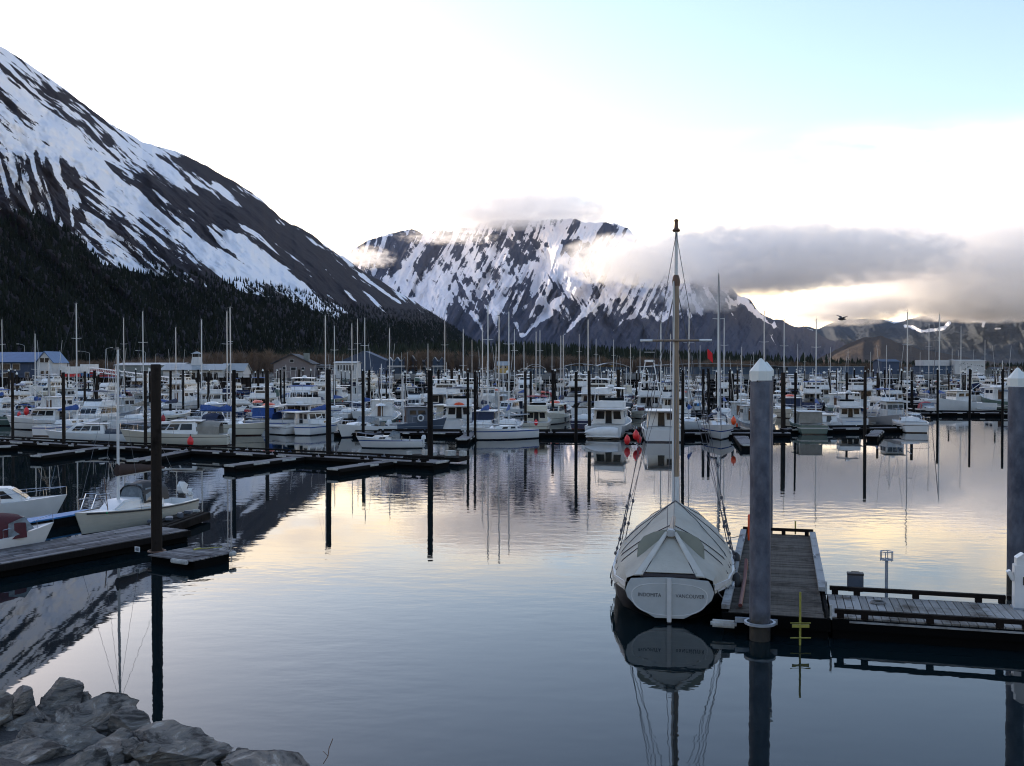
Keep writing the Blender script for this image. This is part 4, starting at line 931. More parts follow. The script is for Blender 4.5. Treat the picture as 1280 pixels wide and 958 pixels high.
M['bumper'] = make_mat('white dock bumper', (0.50, 0.50, 0.47), 0.7, var=0.4, vscale=6)
M['shadeblack'] = make_mat('black float', (0.004, 0.004, 0.004), 0.9, spec=0.05)  # shade under the docks put into the black of floats and fascia
M['rope_grey'] = make_mat('grey dock line', (0.16, 0.15, 0.14), 0.9)

def local_xy(t, x, y): return Matrix.Translation(t.location) @ Matrix.Rotation(t.rotation_euler[2], 4, 'Z') @ Vector((x, y, 0))
def ang(u): return math.atan2(u[1], u[0])
def plank_deck(m, L, Wd, along, pw=0.14, gap=0.012, th=0.04, z=0.0, rnd=None):
    """deck of separate boards in the local frame, x 0..L, y -W/2..W/2; along=True lays boards along x"""
    rnd = rnd or random.Random(3)
    if along:
        k = int(Wd/pw)
        for i in range(k):
            y = -Wd/2+(i+0.5)*Wd/k; x = 0
            while x < L-0.05:
                l = min(rnd.uniform(3.0, 5.0), L-x); m.box((x+l/2, y, z-th/2+rnd.uniform(-.004, .004)), (l-gap, Wd/k-gap, th)); x += l
    else:
        k = int(L/pw)
        for i in range(k):
            x = (i+0.5)*L/k; m.box((x, rnd.uniform(-.01, .01), z-th/2+rnd.uniform(-.004, .004)), (L/k-gap, Wd, th))

# ------------------------------------------------------------------ right-hand float and walkway
ux, uy = 0.262, 0.965                                     # direction of the float
UF = Vector((ux, uy, 0)); VF = Vector((uy, -ux, 0))        # VF: direction of the walkway
A0 = Vector((6.40, 24.1, 0)); FL, FW = 12.2, 2.55
dock = empty('float_dock', (A0.x, A0.y, 0), ang(UF)); tag(dock, 'wide plank float with pale curbs between the covered boat and the walkway', 'dock')
m = MB(); plank_deck(m, FL, FW-0.3, False, z=0.50); m.build('decking', M['plank_dark'], dock)
m = MB(); m.box((FL/2, 0, 0.12), (FL-0.05, FW-0.1, 0.62)); m.build('float_tank', M['shadeblack'], dock)
m = MB()
for sg in (1, -1): m.box((FL/2, sg*(FW/2-0.05), 0.36), (FL, 0.09, 0.26))
m.box((0.0, 0, 0.34), (0.12, FW, 0.30)); m.box((FL, 0, 0.34), (0.12, FW, 0.30)); m.build('fascia', M['shadeblack'], dock)
for sg in (1, -1):
    m = MB(); x = 0.1
    while x < (FL-0.1 if sg > 0 else FL-0.2):
        if sg < 0 and x < 2.7: x = 2.75
        l = min(2.4, FL-0.1-x); m = MB(); m.box((x+l/2, sg*(FW/2-0.08), 0.60), (l-0.02, 0.20, 0.11)); m.build('curb', M['palebeam'], dock); x += l
m = MB(); m.box((FL-0.1, 0, 0.68), (0.12, FW*0.96, 0.10)); m.build('bull_rail', M['beam'], dock)
for yy in (-1.0, -0.2, 0.6, 1.05): m = MB(); m.box((FL-0.1, yy, 0.565), (0.12, 0.14, 0.12)); m.build('rail_block', M['beam'], dock)

wdir = VF; WL, WW = 14.0, 2.75
B0 = A0+UF*(0.0)+VF*(FW/2+0.03)+UF*(WW/2+0.05)
walk = empty('dock_walkway', (B0.x, B0.y, 0), ang(wdir)); tag(walk, 'grey plank walkway with dark raised bull rails leading off to the right', 'dock')
m = MB(); plank_deck(m, WL, WW-0.26, False, pw=0.19, gap=0.02, z=0.50); m.build('decking', M['plank'], walk)
m = MB(); m.box((WL/2, 0, 0.10), (WL-0.05, WW-0.1, 0.60)); m.build('float_tank', M['shadeblack'], walk)
m = MB()
for sg in (1, -1): m.box((WL/2, sg*(WW/2-0.05), 0.34), (WL, 0.09, 0.26))
m.build('fascia', M['shadeblack'], walk)
for sg in (1, -1):
    m = MB(); x = 0.05
    while x < WL-0.3: l = min(4.3, WL-x); m = MB(); m.box((x+l/2, sg*(WW/2-0.07), 0.66), (l-0.03, 0.12, 0.10)); m.build('bull_rail', M['beam'], walk); x += l
    for x in (0.2, 0.75, 2.2, 3.7, 4.25, 4.7, 6.2, 7.7, 9.2, 10.7, 12.2, 13.6): m = MB(); m.box((x, sg*(WW/2-0.07), 0.555), (0.16, 0.11, 0.12)); m.build('rail_block', M['beam'], walk)
    m = MB(); m.box((WL/2+0.1, sg*(WW/2+0.005), 0.43), (WL-0.6, 0.03, 0.045)); m.build('edge_strip', M['palebeam'], walk)
for sg in (1, -1):
    m = MB(); m.box((-0.02, sg*(WW/2-0.02), 0.63), (0.05, 0.05, 0.36)); m.build('corner_post', M['bumper'], walk)

def tube_pile(p, ztop, r, label, lbl_group=None):
    t = empty('steel_piling', (p[0], p[1], 0)); tag(t, label, 'piling', 'steel pilings with white caps')
    m = MB(); m.lathe([(r, -3), (r, ztop-0.55)], 28); m.build('pipe', M['steelpile'], t, smooth=True)
    m = MB(); m.lathe([(r+0.02, ztop-0.52), (r+0.025, ztop-0.30), (r*0.55, ztop-0.13), (0.03, ztop), (0.005, ztop+0.005)], 8, rot=0.35); m.build('cap', M['cap'], t)
    return t
pc = G(951, 787, 0.0); PILE1 = Vector((pc.x, 24.15-0.42, 0)); PILE1.x = (951-CX)/F_PX*PILE1.y
t1 = tube_pile(PILE1, 6.72, 0.245, 'thick steel piling with a white cone cap in front of the plank float')
m = MB(); rr = [(0.31, 0.38), (0.37, 0.38), (0.37, 0.44), (0.31, 0.44), (0.31, 0.38)]; m.lathe(rr, 24)
hoop = m.build('pile_hoop', M['galv'], None, smooth=True); hoop.location = PILE1; tag(hoop, 'galvanised steel hoop that holds the float to the near piling', 'bracket')
m = MB(); m.box((0, 0, 0), (1.0, 0.09, 0.12)); hb = m.build('hoop_arm', M['galv'], hoop); hb.location = (0, 0.36, 0.36); hb.rotation_euler = (0, 0, ang(VF))
P2 = P(957.5, 600, 36.6); tube_pile((P2.x, P2.y), 6.72, 0.245, 'second capped steel piling, almost hidden behind the near one')
P3 = P(1271, 600, 28.4); tube_pile((P3.x, P3.y), 6.50, 0.245, 'blue grey steel piling behind the white power pedestal')
m = MB(); m.box((0, 0, 0), (0.62, 0.20, 0.17)); bb = m.build('dock_bumper', M['bumper'], None, bevel=0.05); bl = A0-VF*(FW/2-0.05)-UF*0.22; bb.location = (bl.x, bl.y, 0.26); bb.rotation_euler = (0, 0, ang(VF)); tag(bb, 'white rounded bumper on the near left corner of the plank float', 'bumper')

def cleat(base, x, y, rz, z, label):
    q = local_xy(base, x, y); t = empty('dock_cleat', (q.x, q.y, z), base.rotation_euler[2]+rz); tag(t, label, 'cleat')
    m = MB(); m.box((0, 0, 0.03), (0.10, 0.07, 0.07)); m.tube([(-0.17, 0, 0.10), (-0.06, 0, 0.075), (0.06, 0, 0.075), (0.17, 0, 0.10)], 0.022, 6); m.build('horn', M['galv'], t, smooth=True)
cleat(dock, 2.0, 1.10, 0, 0.66, 'galvanised cleat on the left curb nearest the viewer'); cleat(dock, 9.5, 1.10, 0, 0.66, 'galvanised cleat on the left curb at the far end'); cleat(dock, 7.0, -1.12, 0, 0.66, 'galvanised cleat on the right curb of the plank float')
q = local_xy(walk, 1.2, 0.45); m = MB(); m.tube([((0.20-0.0009*k)*math.cos(k*0.42), (0.20-0.0009*k)*math.sin(k*0.42)*0.8, 0.012+0.0007*k) for k in range(70)], 0.014, 5); o = m.build('rope_coil', M['rope_grey'], None, smooth=True); o.location = (q.x, q.y, 0.51); tag(o, 'small coil of grey rope on the walkway planks', 'rope')
# power pedestal
pp = B0+wdir*4.62+UF*0.85
t = empty('power_pedestal', (pp.x, pp.y, 0.5), ang(wdir)); tag(t, 'white power pedestal with a pitched top on the walkway', 'power pedestal')
m = MB(); m.box((0, 0, 0.55), (0.40, 0.34, 1.10)); m.build('cabinet', M['white'], t, bevel=0.015)
m = MB(); m.box((0, 0, 1.19), (0.32, 0.28, 0.18)); m.box((0, 0, 1.33), (0.34, 0.30, 0.12), top=(0.05, 1)); m.build('light_hood', M['white'], t, bevel=0.01)
m = MB(); m.box((-0.26, 0, 0.82), (0.10, 0.20, 0.26), ry=-0.5); m.build('socket_cover', M['white'], t, bevel=0.01)
m = MB(); m.box((0.0, -0.178, 0.72), (0.035, 0.02, 0.20)); m.box((0.015, -0.185, 0.64), (0.05, 0.02, 0.04)); m.build('latch', M['dark'], t)
m = MB(); m.box((0, 0, 0.02), (0.46, 0.40, 0.05)); m.build('base', M['galv'], t)
# lantern stand and electrical box on the far side of the walkway
q = P(1108, 740, 27.2)
t = empty('ring_stand', (q.x, q.y, 0.2)); tag(t, 'slim metal post with an open cage head beyond the walkway', 'stand')
m = MB(); m.tube([(0, 0, -0.3), (0, 0, 1.05)], 0.045, 8); m.build('post', M['galv'], t, smooth=True)
m = MB()
for zz in (1.05, 1.27): m.tube([(0.17*math.cos(a), 0.17*math.sin(a), zz) for a in [k*math.pi/6 for k in range(13)]], 0.012, 4)
for a in [k*math.pi/3 for k in range(6)]: m.tube([(0.17*math.cos(a), 0.17*math.sin(a), 1.02), (0.17*math.cos(a), 0.17*math.sin(a), 1.27)], 0.012, 4)
m.tube([(-0.17, 0, 1.05), (0.17, 0, 1.05)], 0.012, 4); m.tube([(0, -0.17, 1.05), (0, 0.17, 1.05)], 0.012, 4); m.build('cage', M['galv'], t)
q = P(1069, 740, 27.5); t = empty('utility_box', (q.x, q.y, 0.3), ang(wdir)); tag(t, 'small dark grey utility box behind the far bull rail', 'utility box')
m = MB(); m.box((0, 0, 0.25), (0.42, 0.26, 0.46)); m.build('case', M['greypaint'], t, bevel=0.02)
m = MB(); m.box((0, 0, 0.50), (0.44, 0.28, 0.05)); m.tube([(-0.12, 0, 0.52), (-0.1, 0, 0.56), (0.1, 0, 0.56), (0.12, 0, 0.52)], 0.012, 4); m.build('lid', M['dark'], t, bevel=0.01)
def marker(px, Y, z0, z1, label, arms=True):
    q = P(px, 700, Y); t = empty('depth_marker', (q.x, q.y, 0)); tag(t, label, 'marker')
    m = MB(); m.tube([(0, 0, z0), (0, 0, z1)], 0.026, 8); m.build('staff', M['yellow'], t, smooth=True)
    if arms:
        m = MB(); m.box((0, -0.045, 0.46), (0.40, 0.02, 0.07)); m.tube([(-0.24, -0.04, 0.53), (0.24, -0.04, 0.53)], 0.012, 4); m.tube([(-0.24, -0.04, 0.18), (0.24, -0.04, 0.18)], 0.014, 4); m.build('cross_bar', M['yellow'], t)
marker(1000.5, 23.25, -0.9, 1.25, 'yellow staff with two cross bars at the near edge of the float')
marker(994, 35.8, 0.5, 0.98, 'short yellow stub on the far end rail of the float', False)
q = P(937, 700, 34.6); t = empty('marker_post', (q.x, q.y, 0)); tag(t, 'orange post at the far left corner of the plank float', 'post')
m = MB(); m.lathe([(0.07, 0.4), (0.07, 1.35), (0.05, 1.4)], 10); m.build('post', M['orange'], t, smooth=True)
# red hose hung along the left curb
m = MB(); q = A0-VF*(FW/2-0.42); m.tube([(q.x+UF.x*s_, q.y+UF.y*s_, z_) for s_, z_ in ((0.5, 0.56), (1.5, 0.58), (2.6, 0.60), (3.6, 0.60), (4.3, 0.78), (4.7, 0.92), (4.9, 0.80), (4.95, 0.6))], 0.05, 8)
tag(m.build('red_hose', make_mat('dull red hose', (0.11, 0.018, 0.014), 0.6), None, smooth=True), 'dull red hose lying along the left curb of the float', 'hose')

# ------------------------------------------------------------------ the covered classic yacht
ST = Vector((4.02, 25.35, 0)); HD = R(90-10.8)
yacht = empty('sailing_yacht', ST, HD); tag(yacht, 'black hulled classic sailing yacht under a pale boom tent, stern to the viewer', 'sailboat')
LY = 11.5
def yb(x): return float(np.interp(x, [0, 0.7, 1.5, 3, 5, 7, 9, 10.6, 11.5], [1.10, 1.30, 1.50, 1.68, 1.70, 1.45, 0.95, 0.40, 0.03]))
def yz(x): return float(np.interp(x, [0, 1.5, 3, 6, 9, 11.5], [0.98, 0.84, 0.80, 0.90, 1.15, 1.45]))
M['yblack'] = make_mat('black topsides', (0.005, 0.005, 0.006), 0.5, spec=0.25)
M['ywhite'] = make_mat('pale grey enamel', (0.46, 0.48, 0.47), 0.35, var=0.08)
M['ybulwark'] = make_mat('white bulwark', (0.60, 0.60, 0.58), 0.4, var=0.1)
M['tent'] = make_mat('pale canvas tent', (0.43, 0.41, 0.345), 0.85, var=0.20, vscale=1.1, bump=1.0, bscale=1.6)
M['tent2'] = make_mat('pale canvas hem', (0.52, 0.50, 0.44), 0.85, var=0.1, vscale=3, bump=0.4, bscale=4)
M['dodgercloth'] = make_mat('grey green canvas', (0.24, 0.24, 0.185), 0.9, var=0.12, vscale=2, bump=0.3, bscale=4)
rows = []
for i in range(24):
    x = LY*i/23; hb, z = yb(x), yz(x)
    wl_b = hb*float(np.interp(x, [0, 1.5, 4, 8, 11.5], [0.32, 0.80, 0.90, 0.78, 0.5])); kz = float(np.interp(x, [0, 1.2, 3, 11.5], [0.14, -0.25, -0.6, -0.6]))
    h = [(x, 0, kz-0.02), (x, wl_b*0.92, kz+0.02), (x, (wl_b+hb)/2*1.04, kz*0.5+z*0.42), (x, hb*1.005, z*0.75), (x, hb, z-0.10)]
    rows.append([(a, -b, c) for a, b, c in reversed(h)]+h[1:])
m = MB(); m.grid(rows); m.add(rows[0], [tuple(range(len(rows[0])))]); m.build('hull', M['yblack'], yacht, smooth=True)
for sg in (1, -1):
    m = MB(); m.grid([[(LY*i/23, sg*(yb(LY*i/23)+0.03), yz(LY*i/23)-0.19) for i in range(24)], [(LY*i/23, sg*(yb(LY*i/23)+0.035), yz(LY*i/23)+0.02) for i in range(24)], [(LY*i/23, sg*(yb(LY*i/23)-0.06), yz(LY*i/23)+0.02) for i in range(24)]])
    m.build('bulwark', M['ybulwark'], yacht, smooth=True)
m = MB(); m.grid([[(LY*i/23, -yb(LY*i/23)*0.98, yz(LY*i/23)-0.12), (LY*i/23, 0, yz(LY*i/23)-0.05), (LY*i/23, yb(LY*i/23)*0.98, yz(LY*i/23)-0.12)] for i in range(24)]); m.build('deck', M['teak'], yacht)
# transom: outer frame and inner panel
tr_out = [(-0.36, 0.12), (0.36, 0.12), (0.80, 0.36), (1.06, 0.62), (1.12, 0.80), (1.06, 0.97), (0.98, 1.10), (0.5, 1.14), (0, 1.155), (-0.5, 1.14), (-0.98, 1.10), (-1.06, 0.97), (-1.12, 0.80), (-1.06, 0.62), (-0.80, 0.36)]
m = MB(); m.slab([(-0.05, y, z) for y, z in tr_out], 0.08); tr = m.build('transom', M['ywhite'], yacht, bevel=0.01)
n_in = 40; inn = []
for k in range(n_in):
    a = 2*math.pi*k/n_in; cy, cz = math.cos(a), math.sin(a)
    y = 0.97*math.copysign(abs(cy)**0.75, cy); z = 0.66+(0.36*abs(cz)**0.7 if cz > 0 else -0.48*abs(cz)**1.0)
    inn.append((y, z))
m = MB(); ring_o = [(-0.095, y, z) for y, z in inn]; ring_i = [(-0.085, y*0.955, 0.66+(z-0.66)*0.93) for y, z in inn]; ring_b = [(-0.10, y*0.975, 0.66+(z-0.66)*0.965) for y, z in inn]
m.grid([ring_o+ring_o[:1], ring_b+ring_b[:1], ring_i+ring_i[:1]]); m.build('transom_moulding', M['ybulwark'], tr, smooth=True, solid=0.012)
m = MB(); m.box((-0.13, 0, 0.60), (0.10, 0.115, 1.12)); m.build('rudder_post', M['ybulwark'], yacht, bevel=0.01)
m = MB(); m.box((-0.13, 0, -0.25), (0.14, 0.10, 0.55)); m.build('rudder', M['yblack'], yacht)
def lettering(txt, parent, loc, size, mat, rot, depth=0.003, align='CENTER'):
    cu = bpy.data.curves.new('lettering', 'FONT'); cu.body = txt; cu.size = size; cu.extrude = depth; cu.align_x = align; cu.align_y = 'CENTER'; cu.space_character = 1.05
    tmp = bpy.data.objects.new('lettering', cu); C.objects.link(tmp)
    bpy.context.view_layer.update()
    me = bpy.data.meshes.new_from_object(tmp.evaluated_get(bpy.context.evaluated_depsgraph_get())); bpy.data.objects.remove(tmp)
    o = bpy.data.objects.new('lettering', me); me.materials.clear(); me.materials.append(mat); C.objects.link(o); o.parent = parent; o.location = loc; o.rotation_euler = rot; return o
M['ink'] = make_mat('dark lettering', (0.03, 0.035, 0.05), 0.5)
for txt, y in (('INDOMITA', 0.50), ('VANCOUVER', -0.52)):
    o = lettering(txt, tr, (-0.096, y, 0.70), 0.135, M['ink'], (R(90), 0, R(-90)))
    o.scale = (0.86, 1.0, 1)
# tent
XB, ZB, XM, ZM = 1.15, 2.10, 5.90, 2.36
def ridge_z(x): return float(np.interp(x, [XB, 3.5, XM, 8.5, 10.3], [ZB, 2.17, ZM, 1.85, 1.55]))
rows = []
for i in range(27):
    x = XB+(10.3-XB)*i/26; b = yb(x)+0.07; ze = yz(x)-0.10+0.05*math.sin(i*1.9); rz_ = ridge_z(x)+0.02*math.cos(i*math.pi); prof = []
    for j in range(-8, 9):
        u = abs(j)/8; y = b*u**0.96; bulge = 0.06*math.sin(u*math.pi)
        z = rz_+(ze+0.22-rz_)*u+bulge*(1-0.4*math.cos(i*0.9)) if u < 0.999 else ze-0.08
        prof.append((x, math.copysign(min(y, b), j) if j else 0, z))
    rows.append(prof)
# stern gores: from boom end down and out to the quarters
gore = []
for i in range(5):
    t_ = i/5; x = -0.02+(XB+0.02)*t_; b = yb(max(x, 0))+0.05; ze = yz(0)-0.12+0.02; prof = []
    for j in range(-8, 9):
        u = abs(j)/8; topz = 1.26+(ZB-1.26)*t_; yin = 0.70*(1-t_)
        y = yin+(b-yin)*u; z = topz+(ze+0.2-topz)*u+0.03*math.sin(u*math.pi)*t_
        if u > 0.999: z = ze-0.10
        prof.append((x+0.02, math.copysign(y, j) if j else 0, z))
    gore.append(prof)
m = MB(); m.grid(rows); tent = m.build('boom_tent', M['tent'], yacht, smooth=True, solid=0.012)
for sg, sl in ((1, slice(8, 17)), (-1, slice(0, 9))):
    m = MB(); gr = [r[sl] for r in gore]; gr = [[(p[0], p[1] if abs(p[1]) > 1e-6 else sg*0.70*(1-i/5), p[2]) for p in r] for i, r in enumerate(gr)]+[rows[0][sl]]
    m.grid(gr); m.build('quarter_panel', M['tent'], yacht, smooth=True, solid=0.010)
m = MB(); m.slab([(-0.02, -0.70, 1.27), (-0.02, 0.70, 1.27), (XB+0.03, 0.07, ZB-0.06), (XB+0.03, -0.07, ZB-0.06)], 0.014); m.build('stern_panel', M['tent'], yacht)
for sg in (1, -1):   # pale hems either side of the stern panel
    m = MB(); m.slab([(-0.06, sg*0.66, 1.20), (-0.06, sg*0.90, 1.18), (XB*0.98, sg*0.15, ZB+0.03), (XB*0.98, sg*0.05, ZB+0.03)], 0.05); m.build('hem', M['tent2'], yacht, bevel=0.012)
    m = MB(); m.tube([(-0.10, sg*0.655, 1.22), (XB*0.5, sg*0.36, 1.67), (XB, sg*0.045, ZB+0.0)], 0.012, 4); m.build('lashing', M['darkrope'], yacht)
    # dodger wings showing either side
    dp = [(1.30, sg*0.10, 2.17), (1.25, sg*0.45, 2.10), (1.18, sg*0.72, 1.98), (1.08, sg*0.87, 1.78), (0.85, sg*0.89, 1.22), (0.95, sg*0.55, 1.45), (1.12, sg*0.10, 1.90)]
    m = MB(); m.slab(dp, 0.05); m.build('dodger_panel', M['dodgercloth'], yacht, bevel=0.02)
m = MB(); m.box((XB-0.05, 0, ZB+0.01), (0.26, 0.20, 0.20)); m.build('boom_end', M['greywhite'], yacht, bevel=0.03)
m = MB(); m.tube([(XB-0.1, 0, ZB+0.02), (XM, 0, ZM-0.25)], 0.07, 8); m.build('boom', M['woodmast'], yacht, smooth=True)
m = MB(); m.box((0.02, 0, 1.19), (0.12, 1.55, 0.10)); m.build('stern_cushion', M['darkrope'], yacht, bevel=0.03)
def on_tent(x, sg, u): 
    i = min(max((x-XB)/(10.3-XB)*26, 0), 26); i0 = int(i); f = i-i0; i1 = min(i0+1, 26); jj = 8+sg*u*8; j0 = int(math.floor(jj)); g = jj-j0; j1 = min(j0+1, 16)
    a = Vector(rows[i0][j0]).lerp(Vector(rows[i0][j1]), g); b = Vector(rows[i1][j0]).lerp(Vector(rows[i1][j1]), g); return a.lerp(b, f)+Vector((0, 0, 0.025))
for sg in (1, -1):
    for xa, xb_ in ((XM-0.1, 3.1), (XM-0.1, 4.6), (1.7, 1.9), (2.3, 2.5), (XM+0.2, 8.2)):
        m = MB(); m.tube([on_tent(xa+(xb_-xa)*k/8, sg, k/8*0.93) for k in range(9)], 0.013, 4); m.build('lashing', M['darkrope'], yacht)
m = MB()
for i in range(0, 27): 
    for j in (0, 16): q = rows[i][j]; m.tube([(q[0], q[1]*1.01, q[2]), (q[0], q[1]*1.02, q[2]-0.16)], 0.012, 3)
m.build('tie_downs', M['darkrope'], yacht)
# mast, cap, yard, rigging
m = MB(); m.tube([(XM, 0, 0.9), (XM, 0, 5.0), (XM, 0, 9.25)], 0.112, 14, r2=0.092); ms = m.build('mast', M['woodmast'], yacht, smooth=True)
m = MB(); m.tube([(XM-0.10, 0.09, 0.9), (XM-0.07, 0.07, 9.2)], 0.035, 6); m.build('mast_track', M['alu2'], yacht)
m = MB(); m.lathe([(0.118, 2.2), (0.116, 3.1)], 14, (XM, 0, 0)); m.build('mast_band', M['ybulwark'], yacht, smooth=True)
m = MB(); m.tube([(XM+0.05, 0, 9.0), (XM+0.05, 0, 10.9)], 0.062, 10, r2=0.045); m.build('topmast', M['alu2'], yacht, smooth=True)
m = MB(); m.lathe([(0.10, 10.75), (0.13, 10.8), (0.07, 10.86), (0.055, 11.05), (0.075, 11.1), (0.03, 11.15)], 10, (XM+0.05, 0, 0)); m.lathe([(0.115, 9.05), (0.13, 9.2), (0.10, 9.35), (0.065, 9.4)], 10, (XM+0.02, 0, 0)); m.build('masthead_fitting', M['teak'], yacht, smooth=True)
m = MB(); m.tube([(XM-0.16, -0.75, 7.35), (XM-0.16, 0.75, 7.35)], 0.035, 8); m.build('yard', M['woodmast'], yacht, smooth=True)
for sg in (1, -1): m = MB(); m.tube([(XM-0.16, sg*0.72, 7.35), (XM-0.16, sg*1.10, 7.35)], 0.036, 8); m.build('yard_tip', M['white'], yacht, smooth=True)
RG = make_mat('rigging wire', (0.07, 0.07, 0.08), 0.6)
for sg in (1, -1):
    for k, (xx, zt_) in enumerate(((5.0, 9.1), (5.6, 10.7), (6.2, 9.1), (4.3, 7.3))):
        m = MB(); bx, by, bz_ = xx, sg*(yb(xx)+0.05), yz(xx)+0.05; top = Vector((XM, 0, zt_)); bot = Vector((bx, by, bz_)); k1 = bot.lerp(top, 0.16)
        m.tube([bot, k1], 0.016, 5); m.tube([k1, top], 0.010, 4)
        m.lathe([(0.03, -0.06), (0.055, 0), (0.03, 0.06)], 6, k1); m.lathe([(0.03, -0.06), (0.055, 0), (0.03, 0.06)], 6, bot.lerp(top, 0.07)); m.lathe([(0.03, -0.05), (0.05, 0), (0.03, 0.05)], 6, bot+Vector((0, 0, 0.03)))
        m.build('shroud', RG, yacht, smooth=True)
m = MB(); m.tube([(XM, 0, 10.7), (11.4, 0, 1.5)], 0.012, 4); m.tube([(XM, 0, 9.2), (10.6, 0, 1.4)], 0.012, 4); m.build('forestay', RG, yacht)
m = MB(); m.tube([(XB-0.08, 0.10, ZB), (XM-0.1, 0.05, 9.2)], 0.008, 4); m.tube([(XB-0.05, -0.07, ZB), (XM-0.1, -0.03, 6.0)], 0.008, 4); m.build('topping_lift', RG, yacht)
# mooring lines
def line(p1, p2, sag, label, r=0.014, mat='rope_grey'):
    p1, p2 = Vector(p1), Vector(p2); m = MB(); m.tube([p1.lerp(p2, k/8)-Vector((0, 0, sag*math.sin(k/8*math.pi))) for k in range(9)], r, 5)
    return tag(m.build('mooring_line', M[mat], None, smooth=True), label, 'rope')
rot = Matrix.Translation(ST) @ Matrix.Rotation(HD, 4, 'Z')
line(rot @ Vector((0.2, -1.15, 0.9)), A0-VF*(FW/2-0.1)+UF*0.9+Vector((0, 0, 0.62)), 0.10, 'slack stern line from the covered yacht to the float')
line(rot @ Vector((7.2, -1.4, 1.0)), A0-VF*(FW/2-0.1)+UF*10.6+Vector((0, 0, 0.68)), 0.05, 'taut line from the covered yacht to the far end of the float')
line(rot @ Vector((3.6, -1.7, 0.85)), A0-VF*(FW/2-0.1)+UF*6.2+Vector((0, 0, 0.65)), 0.06, 'short breast line between the covered yacht and the float curb')
for k, (xx, cz) in enumerate(((2.3, 0.42), (5.2, 0.45))):
    q = rot @ Vector((xx, -(yb(xx)+0.16), 0)); m = MB(); m.lathe([(0.03, 0.36), (0.11, 0.28), (0.13, 0.0), (0.11, -0.28), (0.03, -0.34)], 10, (q.x, q.y, cz+0.1))
    tag(m.build('fender', M['dark'], None, smooth=True), ('dark fender by the stern of the covered yacht, against the float', 'dark fender amidships between the covered yacht and the float')[k], 'fender')

# ------------------------------------------------------------------ left near finger pier, its boats, its piling
UL = Vector((0.5, 0.866, 0)); VL_ = Vector((0.866, -0.5, 0))
F0 = Vector((-14.55, 35.2, 0))-UL*16; FLL = 18.9; FWL = 2.5
fp = empty('finger_pier', F0, ang(UL)); tag(fp, 'old grey plank pier with a sagging dark edge, boats along its left side', 'dock')
m = MB(); plank_deck(m, FLL, FWL-0.1, True, pw=0.24, gap=0.05, z=0.45); m.build('decking', M['plank_old'], fp)
m = MB(); m.box((FLL/2, 0, 0.2), (FLL, FWL-0.25, 0.38)); m.build('float_tank', M['shadeblack'], fp)
m = MB()
for sg in (1, -1): m.box((FLL/2, sg*(FWL/2-0.02), 0.33), (FLL, 0.12, 0.20))
m.box((FLL, 0, 0.33), (0.12, FWL, 0.20)); m.build('fascia', M['creosote'], fp)
g0 = G(196, 700); TP = Vector((g0.x, g0.y, 0))
sp0 = empty('pier_platform', TP+VL_*0.35+UL*0.2, ang(VL_)); tag(sp0, 'small plank platform with white bumpers right of the big wooden piling', 'dock')
m = MB(); plank_deck(m, 2.1, 1.8, True, pw=0.2, gap=0.04, z=0.32); m.build('decking', M['plank_old'], sp0)
m = MB(); m.box((1.05, 0, 0.12), (2.0, 1.5, 0.30)); m.build('float_tank', M['shadeblack'], sp0)
m = MB(); m.box((1.6, -0.96, 0.26), (0.75, 0.12, 0.14)); m.build('bumper', M['bumper'], sp0, bevel=0.03)
m = MB(); m.box((2.17, 0.80, 0.28), (0.14, 0.26, 0.14)); m.build('bumper', M['bumper'], sp0, bevel=0.03)
def wood_pile(x, y, ztop, r, label, group='dark wooden pilings', cap=None, mat='creosote', lean=(0, 0), name='wooden_piling', cat='piling'):
    t = empty(name, (x, y, 0)); t.rotation_euler = (lean[0], lean[1], random.uniform(0, 6)); tag(t, label, cat, group)
    m = MB(); prof = []
    for k in range(9):
        z = -2+(ztop+2)*k/8; prof.append((r*(1.04-0.10*k/8)*random.uniform(0.97, 1.03), z))
    m.lathe(prof+[(r*0.82, ztop+0.04)], 12); m.build('post', M[mat], t, smooth=True)
    if cap: m = MB(); m.lathe([(r*1.12, ztop-0.05), (r*1.15, ztop+0.12), (r*0.15, ztop+0.42), (0.01, ztop+0.43)], 8); m.build('cap', M['cap'], t)
    return t
bp_ = wood_pile(TP.x, TP.y, 6.58, 0.18, 'tall weathered wooden piling in front of the left pier', mat='oldpile')
m = MB(); m.tube([(0.28*math.cos(a), 0.28*math.sin(a), 0.30) for a in [k*math.pi/8 for k in range(17)]], 0.03, 6); o = m.build('piling_ring', M['teak'], None, smooth=True); o.location = TP; tag(o, 'rusty ring round the tall piling at the pier', 'ring')
# number board beside it, reads 48
q = TP-VL_*0.55-UL*0.05; nb = empty('number_sign', (q.x-0.15, q.y-0.25, 0.36), ang(VL_)); tag(nb, 'small white board reading 48 on the pier edge', 'sign')
m = MB(); m.box((0, 0, 0), (0.24, 0.02, 0.17)); m.build('board', M['white'], nb); lettering('48', nb, (0, -0.014, 0.0), 0.17, M['ink'], (R(90), 0, 0))
